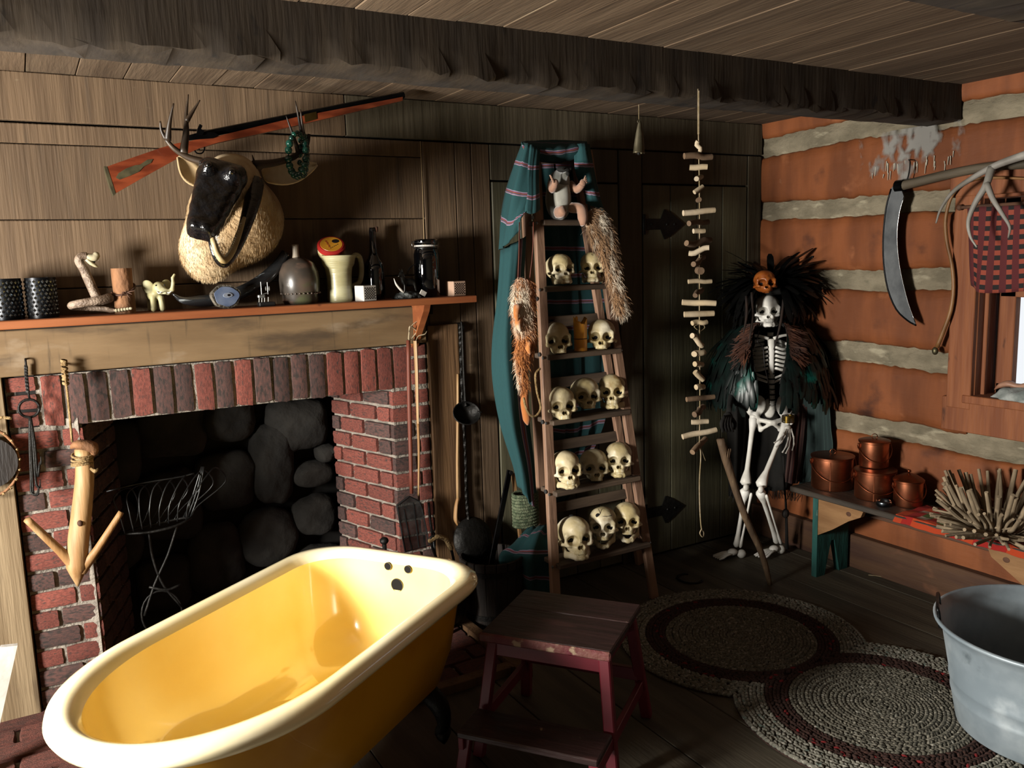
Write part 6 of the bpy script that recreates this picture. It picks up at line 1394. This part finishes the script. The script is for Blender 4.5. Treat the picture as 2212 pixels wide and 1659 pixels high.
# ================================================================ BENCH
BZ, BX0, BX1, BYA, BYB = .432, 3.225, 3.485, 2.86, 1.25
be = thing('bench', 'long low bench with dark plank top and teal legs along the log wall', 'bench', (3.36, 2.0, 0))
build(MB().box((3.355, (BYA+BYB)/2, BZ-.014), (BX1-BX0, BYA-BYB, .028), ch=.004), 'seat', 'bench_top', be)
build(MB().box((3.44, (BYA+BYB)/2-.02, BZ-.075), (.022, BYA-BYB-.3, .09), ch=.003), 'apron', 'base_wood', be)
for yl in (2.715, 1.60):
    w0, w1 = BX0+.02, BX1-.012; m_ = (w0+w1)/2
    build(MB().prism([(w0, BZ-.03), (w1, BZ-.03), (w1, 0), (m_+.055, 0), (m_+.012, .17), (m_-.012, .17), (m_-.055, 0), (w0, 0)], .03, (0, yl, 0), (1, 0, 0), (0, 0, 1)), 'leg', 'bench_teal', be)
    s = 1
    P = [(yl-.016, BZ-.03), (yl-.27, BZ-.03), (yl-.255, BZ-.065), (yl-.19, BZ-.10), (yl-.10, BZ-.165), (yl-.016, BZ-.215)] if yl > 2 else [(yl+.016, BZ-.03), (yl+.27, BZ-.03), (yl+.25, BZ-.07), (yl+.10, BZ-.16), (yl+.016, BZ-.215)]
    br = build(MB().prism(P, .024, (BX0+.034, 0, 0), (0, 1, 0), (0, 0, 1)), 'brace', 'raw_wood', be)
    build(MB().ball((BX0+.021, yl-.19 if yl > 2 else yl+.19, BZ-.065), (.002, .014, .011), 12, 6), 'knot', 'twig', br)
# copper pots
def pot(c, r, h, label, lid='flat', seam=True):
    t = thing('copper_pot', label, 'pot', c, group='copper pots on the bench')
    build(MB().lathe([(0, 0), (r*.96, 0), (r, .005), (r, h-.006), (r+.004, h-.003), (r+.004, h), (r-.003, h), (r-.003, .01), (0, .01)], 40, c), 'body', 'copper', t, smooth=True, angle=40)
    if seam: q = -2.55; build(MB().box(np.asarray(c)+[(r+.0005)*math.cos(q), (r+.0005)*math.sin(q), h*.48], (.003, .005, h*.92), rot(0, 0, q)), 'seam', 'copper_lid', t)
    pr = [(r+.005, h), (r+.005, h+.006), (r*.9, h+.010), (0, h+.012)] if lid == 'flat' else [(r+.005, h), (r+.005, h+.005), (r*.95, h+.012), (r*.5, h+.028), (r*.16, h+.034), (.0, h+.035)]
    ld = build(MB().lathe(pr, 40, c), 'lid', 'copper_lid', t, smooth=True, angle=40); tz = h+(.012 if lid == 'flat' else .034)
    if lid == 'flat': build(MB().tube([np.asarray(c)+[.013*math.cos(q)*.7, -.013*math.cos(q)*.7, tz+.011+.013*math.sin(q)] for q in np.linspace(0, 2*np.pi, 17)], .002, 6), 'lid_ring', 'copper_lid', ld, smooth=True)
    else: build(MB().lathe([(.004, tz-.001), (.004, tz+.005), (.010, tz+.010), (.006, tz+.016), (0, tz+.017)], 12, c), 'lid_knob', 'copper_lid', ld, smooth=True)
    e = np.array([.80, -.60, 0]); fw = np.array([-.6, -.8, 0])
    for s in (-1, 1): build(MB().box(np.asarray(c)+e*s*(r+.003)+[0, 0, h-.022], (.012, .012, .026), rot(0, 0, -.64), ch=.002), 'ear', 'copper_lid', t)
    P = [np.asarray(c)+e*(r+.010)*math.cos(q)+fw*(r+.012)*math.sin(q)*1.0+np.array([0, 0, h-.02-(h*.55)*math.sin(q)]) for q in np.linspace(0, math.pi, 17)]
    build(MB().tube(P, .0022, 6, 2), 'bail', 'copper_lid', t, smooth=True); return t
c1_ = at(1797, 1052, z=BZ); c3_ = at(1889, 1074, z=BZ); c4_ = at(1961, 1091, z=BZ)
for c in (c1_, c3_, c4_): c[2] = BZ+.001
pot(c1_, .098, .155, 'large copper pot with flat lid and wire bail, nearest the skeleton on the bench')
pot(c3_, .09, .13, 'middle copper pot with a ring lid carrying a smaller pot')
pot(c3_+[.02, .025, .144], .066, .118, 'small copper pot stacked on the lid of the middle pot', seam=False)
pot(c4_, .062, .115, 'slim copper pot with a domed lid beside the orange runner', lid='dome', seam=False)
c5 = at(1909, 1093, z=BZ); c5[2] = BZ+.001; t = thing('tin_dish', 'small round tin dish on the bench in front of the copper pots', 'dish', c5)
build(MB().lathe([(0, 0), (.028, 0), (.034, .006), (.035, .018), (.032, .026), (.030, .026), (.031, .012), (.026, .005), (0, .004)], 24, c5), 'dish', 'tin_shine', t, smooth=True)
# patchwork runner
for nm, c in (('cloth_red', '#b5231a'), ('cloth_orange', '#cf4a1f'), ('cloth_amber', '#d9922c'), ('cloth_green', '#56662f'), ('cloth_white', '#d8c3b0')): mat(nm, c, rough=.95, bump=.4, bscale=300, bdist=.002)
ya0 = at(1935, 1110, z=BZ)[1]; mb = MB(); ny, nx = 44, 12; rg = np.random.default_rng(5); gy = np.linspace(ya0, BYB+.02, ny+1); gx = np.linspace(BX0-.012, BX1-.03, nx+1)
def rz_(x, y): return BZ+.003+.002*math.sin(x*60+y*30)+.0015*math.sin(y*75)-(.03 if x < BX0-.004 else 0)
cells = {}
for i in range(ny):
    for j in range(nx):
        k = (i//2, j//2)
        if k not in cells: cells[k] = rg.choice(5, p=[.42, .40, .03, .08, .07]) if not (i//2) % 7 == 6 else 0
        q = [(gx[j+a], gy[i+b_]+.012*math.sin(9*gx[j+a])*(i+b_ == 0), rz_(gx[j+a], gy[i+b_])) for a, b_ in ((0, 0), (1, 0), (1, 1), (0, 1))]
        mb.add(q, [(0, 1, 2, 3)], int(cells[k]))
build(mb, 'patchwork_runner', ['cloth_red', 'cloth_orange', 'cloth_amber', 'cloth_green', 'cloth_white'], origin=(3.35, 1.9, BZ), label='orange and red patchwork runner on the bench under the driftwood bowl', cat='runner', solid=.003)
# driftwood bowl
wc = at(2245, 1133, z=BZ); wc = np.array([3.285, wc[1], BZ+.006]); t = thing('driftwood_bowl', 'big bowl built of radiating grey driftwood sticks on the bench', 'bowl', wc); rg = np.random.default_rng(9)
for n_, r0, r1, z0, z1, rad in ((40, .115, .205, .06, .225, .0095), (36, .105, .235, .05, .15, .009), (38, .09, .245, .035, .075, .0085), (36, .06, .225, .014, .028, .0085)):
    for i in range(n_):
        a = 6.2832*(i+rg.uniform(-.3, .3))/n_; o_ = np.array([math.cos(a), math.sin(a), 0]); s = np.array([-o_[1], o_[0], 0]); L_ = rg.uniform(.9, 1.04); tw = rg.normal(0, .012)
        p0 = wc+o_*r0+np.array([0, 0, z0]); p1 = wc+o_*(r0+(r1-r0)*L_)+s*tw+np.array([0, 0, z0+(z1-z0)*L_+rg.normal(0, .006)]); md = (p0+p1)/2+rg.normal(0, .004, 3); r = rad*rg.uniform(.7, 1.15)
        build(MB().tube([p0, md, p1], [r*.8, r, r*.85], 6, 2), 'stick', 'drift_bowl', t, smooth=True, angle=60)
for i in range(34):
    a = rg.uniform(0, 6.28); o_ = np.array([math.cos(a), math.sin(a), 0]); s = np.array([-o_[1], o_[0], 0]); r_ = rg.uniform(.06, .125); c = wc+o_*r_+np.array([0, 0, .03+r_*.4]); l = rg.uniform(.04, .08)
    build(MB().tube([c-s*l, c+o_*.008, c+s*l], [.005, .0065, .005], 6, 2), 'inner_stick', 'drift_bowl', t, smooth=True)
build(MB().lathe([(0, .01), (.07, .012), (.10, .03), (.09, .04), (0, .03)], 16, wc), 'core', 'drift_bowl', t)

# ================================================================ FLOOR THINGS
mat('rug_grey', '#8a8576', '#5f5c50', 90, rough=.95, layers=(('#b1ab9a', 70, (1, 1, 1), .56, .66), ('#3d3d36', 60, (1, 1, 1), .62, .7)))
mat('rug_pale', '#9d998b', '#77766a', 90, rough=.95, layers=(('#c2bdb0', 70, (1, 1, 1), .54, .64), ('#6b7d74', 60, (1, 1, 1), .6, .68)))
mat('rug_brown', '#4e3128', '#38231c', 80, rough=.95)
mat('rug_red', '#8e1f22', rough=.95)
rgt = thing('braided_rug', 'braided rag rug of two joined rounds with grey fields and brown bands', 'rug', (2.455, 2.09, 0)); rg = np.random.default_rng(13)
V0, F0 = None, None
_b = MB().ball((0, 0, 0), 1, 6, 4); V0, F0 = _b.verts(), _b.f
for cx_, cy_, sg in ((2.45, 2.42, 1), (2.46, 1.76, -1)):
    for k_ in range(18):
        r = .015+.0277*k_; n_ = max(5, int(2*math.pi*r/.0145)); mb = MB()
        for i in range(n_):
            for side in (-1, 1):
                a = 2*math.pi*(i+.5*(side > 0))/n_+rg.normal(0, .01); y = cy_+r*math.sin(a)
                if (y-2.09)*sg < 0: continue
                R = rot(0, 0, a+math.pi/2+side*.55) ; c = np.array([cx_+(r+side*.0062)*math.cos(a), cy_+(r+side*.0062)*math.sin(a), .010+rg.normal(0, .0008)])
                mb.add((V0*np.array([.0135, .0068, .0085])) @ R.T+c, F0, 1 if rg.random() < .04 else 0)
        if not mb.n: continue
        m_ = 'rug_grey' if k_ < 11 else 'rug_brown' if k_ < 14 else 'rug_pale'
        build(mb, 'braid', [m_, 'rug_red' if m_ == 'rug_brown' else 'rug_grey' if m_ == 'rug_pale' else 'rug_pale'], rgt, smooth=True, recalc=False)
    a = np.linspace(0, 2*np.pi, 60, endpoint=False)
    build(MB().prism([(cx_+.5*math.cos(q), max((cy_+.5*math.sin(q)-2.09)*sg, 0)*sg+2.09) for q in a], .004, (0, 0, .004), (1, 0, 0), (0, 1, 0)), 'underlay', 'rug_brown', rgt)
# galvanised wash tub
wt = np.array([2.77, 1.36, .018]); t = thing('wash_tub', 'galvanised steel wash tub standing on the braided rug', 'wash tub', wt)
build(MB().lathe([(0, .012), (.262, .012), (.268, .0), (.272, .004), (.29, .10), (.293, .108), (.291, .114), (.297, .15), (.300, .157), (.298, .164), (.325, .315), (.345, .345), (.352, .349), (.353, .357), (.346, .361), (.340, .355), (.318, .325), (.291, .16), (.285, .11), (.264, .014), (0, .012)], 72, wt), 'body', 'zinc_tub', t, smooth=True)
for a0_ in (2.15, 2.15+math.pi):
    c = wt+np.array([.33*math.cos(a0_), .33*math.sin(a0_), .345]); s = np.array([-math.sin(a0_), math.cos(a0_), 0]); o_ = np.array([math.cos(a0_), math.sin(a0_), 0])
    build(MB().tube([c+s*.07-[0, 0, .02], c+s*.072+o_*.006+[0, 0, .03], c+s*.064+o_*.01+[0, 0, .045], c-s*.064+o_*.01+[0, 0, .045], c-s*.072+o_*.006+[0, 0, .03], c-s*.07-[0, 0, .02]], .0055, 8, 3), 'handle', 'steel_old', t, smooth=True)

# bathtub
mat('enamel_yellow', '#fbe08c', '#f9d97c', 3, dk=1, rough=.16, coat=.7, spec=.5)
mat('enamel_rim_lit', '#faf0cc', '#f8e9b8', 3, dk=1, rough=.14, coat=.8, layers=(('#b9a27a', 26, (1, 1, 1), .74, .8),))  # near-white colour stands for the yellow rim overexposed by the window light
mat('tub_outside', '#d39a1e', '#c28815', 4, dk=.8, rough=.3, coat=.3, layers=(('#d8d2c0', 14, (1, 1, 1), .72, .78),))
AX = np.array([.814, .581, 0]); NX = np.array([-.581, .814, 0]); O0 = AX*1.135+NX*1.587; TL, TW = 1.345, .375
def outline(d, z, near=0, n=96):
    """tub plan inset by d; u runs from the round end to the tap end"""
    w = TW-d; u0 = d+near; u1 = TL-d; rc_ = max(.19-.35*d, .05); e = .44; P = []
    for q in np.linspace(-math.pi/2, math.pi/2, n//2): P.append((u0+e*(1-math.cos(q)), w*math.sin(q)))       # round end, from -v to +v
    P += [(u0+e+(u1-rc_-u0-e)*k_, w) for k_ in np.linspace(.06, .98, 14)]
    P += [(u1-rc_+rc_*math.sin(q), w-rc_+rc_*math.cos(q)) for q in np.linspace(0, math.pi/2, 10)]
    P += [(u1, w-rc_-(2*w-2*rc_)*k_) for k_ in np.linspace(.06, .94, 8)]
    P += [(u1-rc_+rc_*math.cos(q), -w+rc_-rc_*math.sin(q)) for q in np.linspace(0, math.pi/2, 10)]
    P += [(u1-rc_-(u1-rc_-u0-e)*k_, -w) for k_ in np.linspace(.02, .94, 14)]
    return [O0+AX*u+NX*v+np.array([0, 0, z]) for u, v in P]
bt = thing('bathtub', 'bright yellow enamelled roll-top bathtub in front of the fireplace', 'bathtub', O0+AX*TL/2)
build(MB().grid([outline(*q) for q in ((.075, .548, 0), (.078, .48, .01), (.095, .36, .05), (.125, .27, .11), (.18, .215, .2), (.26, .2, .24), (.37, .198, .2))], closed=True), 'basin', 'enamel_yellow', bt, smooth=True)
build(MB().grid([outline(*q) for q in ((.055, .528, 0), (.03, .522, 0), (.008, .53, 0), (.0, .545, 0), (.004, .56, 0), (.02, .572, 0), (.042, .575, 0), (.062, .566, 0), (.075, .548, 0))], closed=True), 'rolled_rim', 'enamel_rim_lit', bt, smooth=True)
build(MB().grid([outline(*q) for q in ((.052, .53, 0), (.06, .46, .01), (.08, .33, .05), (.115, .22, .12), (.18, .16, .2), (.28, .145, .22), (.372, .145, .2))], closed=True), 'shell', 'tub_outside', bt, smooth=True)
def onend(px, py):
    d = CM @ np.array([px-CX, py-CY, FPX]); n_ = AX; p0 = O0+AX*(TL-.080); return CPOS+d*(((p0-CPOS) @ n_)/(d @ n_))
fr = frame(-AX)
for px, py, r, nm in ((838, 1223, .0125, 'tap_hole'), (881, 1230, .0125, 'tap_hole'), (858, 1264, .0225, 'overflow')):
    p = onend(px, py); p = p-AX*max(0, (.48-p[2])*.142-.002); build(MB().lathe([(0, -.012), (r, -.012), (r, .0015), (0, .0015)], 24, p, fr), nm, 'cavity', bt)
    build(MB().lathe([(r, -.002), (r+.002, -.002), (r+.002, .002), (r, .002)], 24, p, fr, cap=False), 'hole_rim', 'brass_dull', bt)
for u, v in ((.38, -.21), (.38, .21), (1.1, -.22), (1.1, .22)):
    c = O0+AX*u+NX*v; s = NX*np.sign(v)
    build(MB().tube([c+[0, 0, .2], c+s*.05+[0, 0, .15], c+s*.06+[0, 0, .09], c+s*.045+[0, 0, .06], c+s*.07+[0, 0, .03 if u < 1 else .05]], [.035, .032, .022, .02, .026], 10, 3), 'claw_foot', 'iron', bt, smooth=True)

# painted step stool
mat('stool_top', '#4a3230', '#382725', 4, (.8, 5, 5), rough=.5, bump=.35, layers=(('#5e3e3c', 6, (1, 4, 4), .58, .7), ('#b29a80', 22, (2, 1, 2), .72, .78)))
mat('stool_red', '#8e2b3a', '#7a2030', 6, rough=.45, rand=.06, layers=(('#a98a78', 24, (1, 1, 1), .72, .78),))
mat('stool_edge', '#8c5a50', '#7a2f38', 16, rough=.6, bump=.5, layers=(('#c7ab8e', 22, (1, 1, 1), .58, .66),))
sa = math.atan2(-.347, .263); so = np.array([1.443, 2.218, 0]); t = thing('step_stool', 'worn dark red step stool beside the yellow bathtub', 'stool', so, sa); SW, SD, SZ = .43, .375, .42
for i, (y0, y1) in enumerate(((-SD/2, SD*.08), (SD*.08, SD/2))): build(MB().box((0, (y0+y1)/2, SZ-.012), (SW, y1-y0-.003, .024), ch=.004), 'top_board', 'stool_top', t, world=False)
build(MB().box((0, -SD/2-.004, SZ-.014), (SW+.006, .012, .03), ch=.005), 'nosing', 'stool_edge', t, world=False)
for s in (-1, 1): build(MB().box((0, s*(SD/2-.035), SZ-.055), (SW-.06, .02, .062), ch=.003), 'apron', 'stool_red', t, world=False); build(MB().box((s*(SW/2-.04), 0, SZ-.055), (.02, SD-.08, .062), ch=.003), 'apron', 'stool_red', t, world=False)
for sx_ in (-1, 1):
    for sy_ in (-1, 1): build(MB().bar((sx_*(SW/2-.03), sy_*(SD/2-.04), SZ-.024), (sx_*(SW/2+.012), sy_*(SD/2+.02), 0), .036, .03, up=(0, 1, 0), ch=.004), 'leg', 'stool_red', t, world=False)
build(MB().bar((-SW/2+.01, SD/2-.01, .17), (SW/2-.01, SD/2-.01, .17), .045, .02, up=(0, 1, 0)), 'stretcher', 'stool_red', t, world=False)
for s in (-1, 1): build(MB().bar((s*SW/2, -SD/2-.17, .13), (s*SW/2, SD/2, .13), .018, .04), 'side_rail', 'stool_red', t, world=False)
build(MB().box((0, -SD/2-.10, .161), (SW+.02, .15, .022), ch=.004), 'step', 'stool_top', t, world=False)
for s in (-1, 1): build(MB().bar((s*(SW/2-.01), -SD/2-.14, .15), (s*(SW/2+.01), -SD/2-.16, 0), .034, .028, up=(0, 1, 0), ch=.003), 'step_leg', 'stool_red', t, world=False)

# odds and ends
mat('white_paint', '#d9d6cf', '#bdb9b0', 8, dk=.6, rough=.6, bump=.2)
build(MB().prism([(-.121, .431), (-.166, .437), (-.335, .0), (-.25, .0)], .02, (0, 3.0, 0), (1, 0, 0), (0, 0, 1)), 'white_board', 'white_paint', label='short white painted board leaning at the left picture edge', cat='board', origin=(-.28, 3.0, 0))
hc_ = at(1490, 1252, z=0); build(MB().tube([hc_+np.array([.055*math.cos(q), .065*math.sin(q), .006]) for q in np.linspace(.9, 5.4, 16)], .007, 6, flat=.6), 'crescent', 'iron', smooth=True, origin=hc_, label='dark horseshoe lying on the floor near the ladder foot', cat='crescent')  # thin dark open arc laid flat on the floor
a, b = at(1876, 1242, z=.004), at(1922, 1251, z=.004); build(MB().tube([a, (a+b)/2+[.004, .006, .002], b], .0025, 6, 3), 'string_scrap', 'twine', smooth=True, origin=a, label='short scrap of pale string on the floor by the baseboard', cat='string')

# old limewash stain running down the upper log
m = bpy.data.materials.new('limewash'); m.use_nodes = True; nt = m.node_tree; N, L = nt.nodes, nt.links; b = N['Principled BSDF']; b.inputs['Base Color'].default_value = (.19, .185, .17, 1); b.inputs['Roughness'].default_value = .95
tc = N.new('ShaderNodeTexCoord'); n1 = N.new('ShaderNodeTexNoise'); n1.inputs['Scale'].default_value = 9; n1.inputs['Detail'].default_value = 8; mp = N.new('ShaderNodeMapping'); mp.inputs['Scale'].default_value = (1, 1, .7)
L.new(tc.outputs['Object'], mp.inputs[0]); L.new(mp.outputs[0], n1.inputs['Vector'])
sv = N.new('ShaderNodeVectorMath'); sv.operation = 'DISTANCE'; sv.inputs[1].default_value = (.5, .5, .6); L.new(tc.outputs['Generated'], sv.inputs[0])
sb = N.new('ShaderNodeMath'); sb.operation = 'SUBTRACT'; L.new(n1.outputs[0], sb.inputs[0]); ml = N.new('ShaderNodeMath'); ml.operation = 'MULTIPLY'; ml.inputs[1].default_value = .62; L.new(sv.outputs['Value'], ml.inputs[0]); L.new(ml.outputs[0], sb.inputs[1])
mr = N.new('ShaderNodeMapRange'); mr.inputs[1].default_value = .2; mr.inputs[2].default_value = .36; mr.inputs[4].default_value = .85; L.new(sb.outputs[0], mr.inputs[0]); L.new(mr.outputs[0], b.inputs['Alpha']); MATS['limewash'] = m
G = [[(W-.0105-.001*math.sin(i*2+j), yy, zz) for j, zz in enumerate(np.linspace(1.87, 2.125, 8))] for i, yy in enumerate(np.linspace(2.75, 2.22, 14))]
build(MB().grid(G), 'limewash_stain', 'limewash', wr, smooth=True)
mb = MB(); rg = np.random.default_rng(3)
for i in range(26): y_ = rg.uniform(2.27, 2.7); z_ = rg.uniform(1.93, 2.0); mb.tube([(W-.009, y_, z_), (W-.010, y_+rg.normal(0, .002), z_-rg.uniform(.015, .05))], [.0026, .0012], 5)
mat('lime_drip', '#b5b0a0', rough=.95, dk=.7); build(mb, 'limewash_drips', 'lime_drip', wr, kind='stuff')
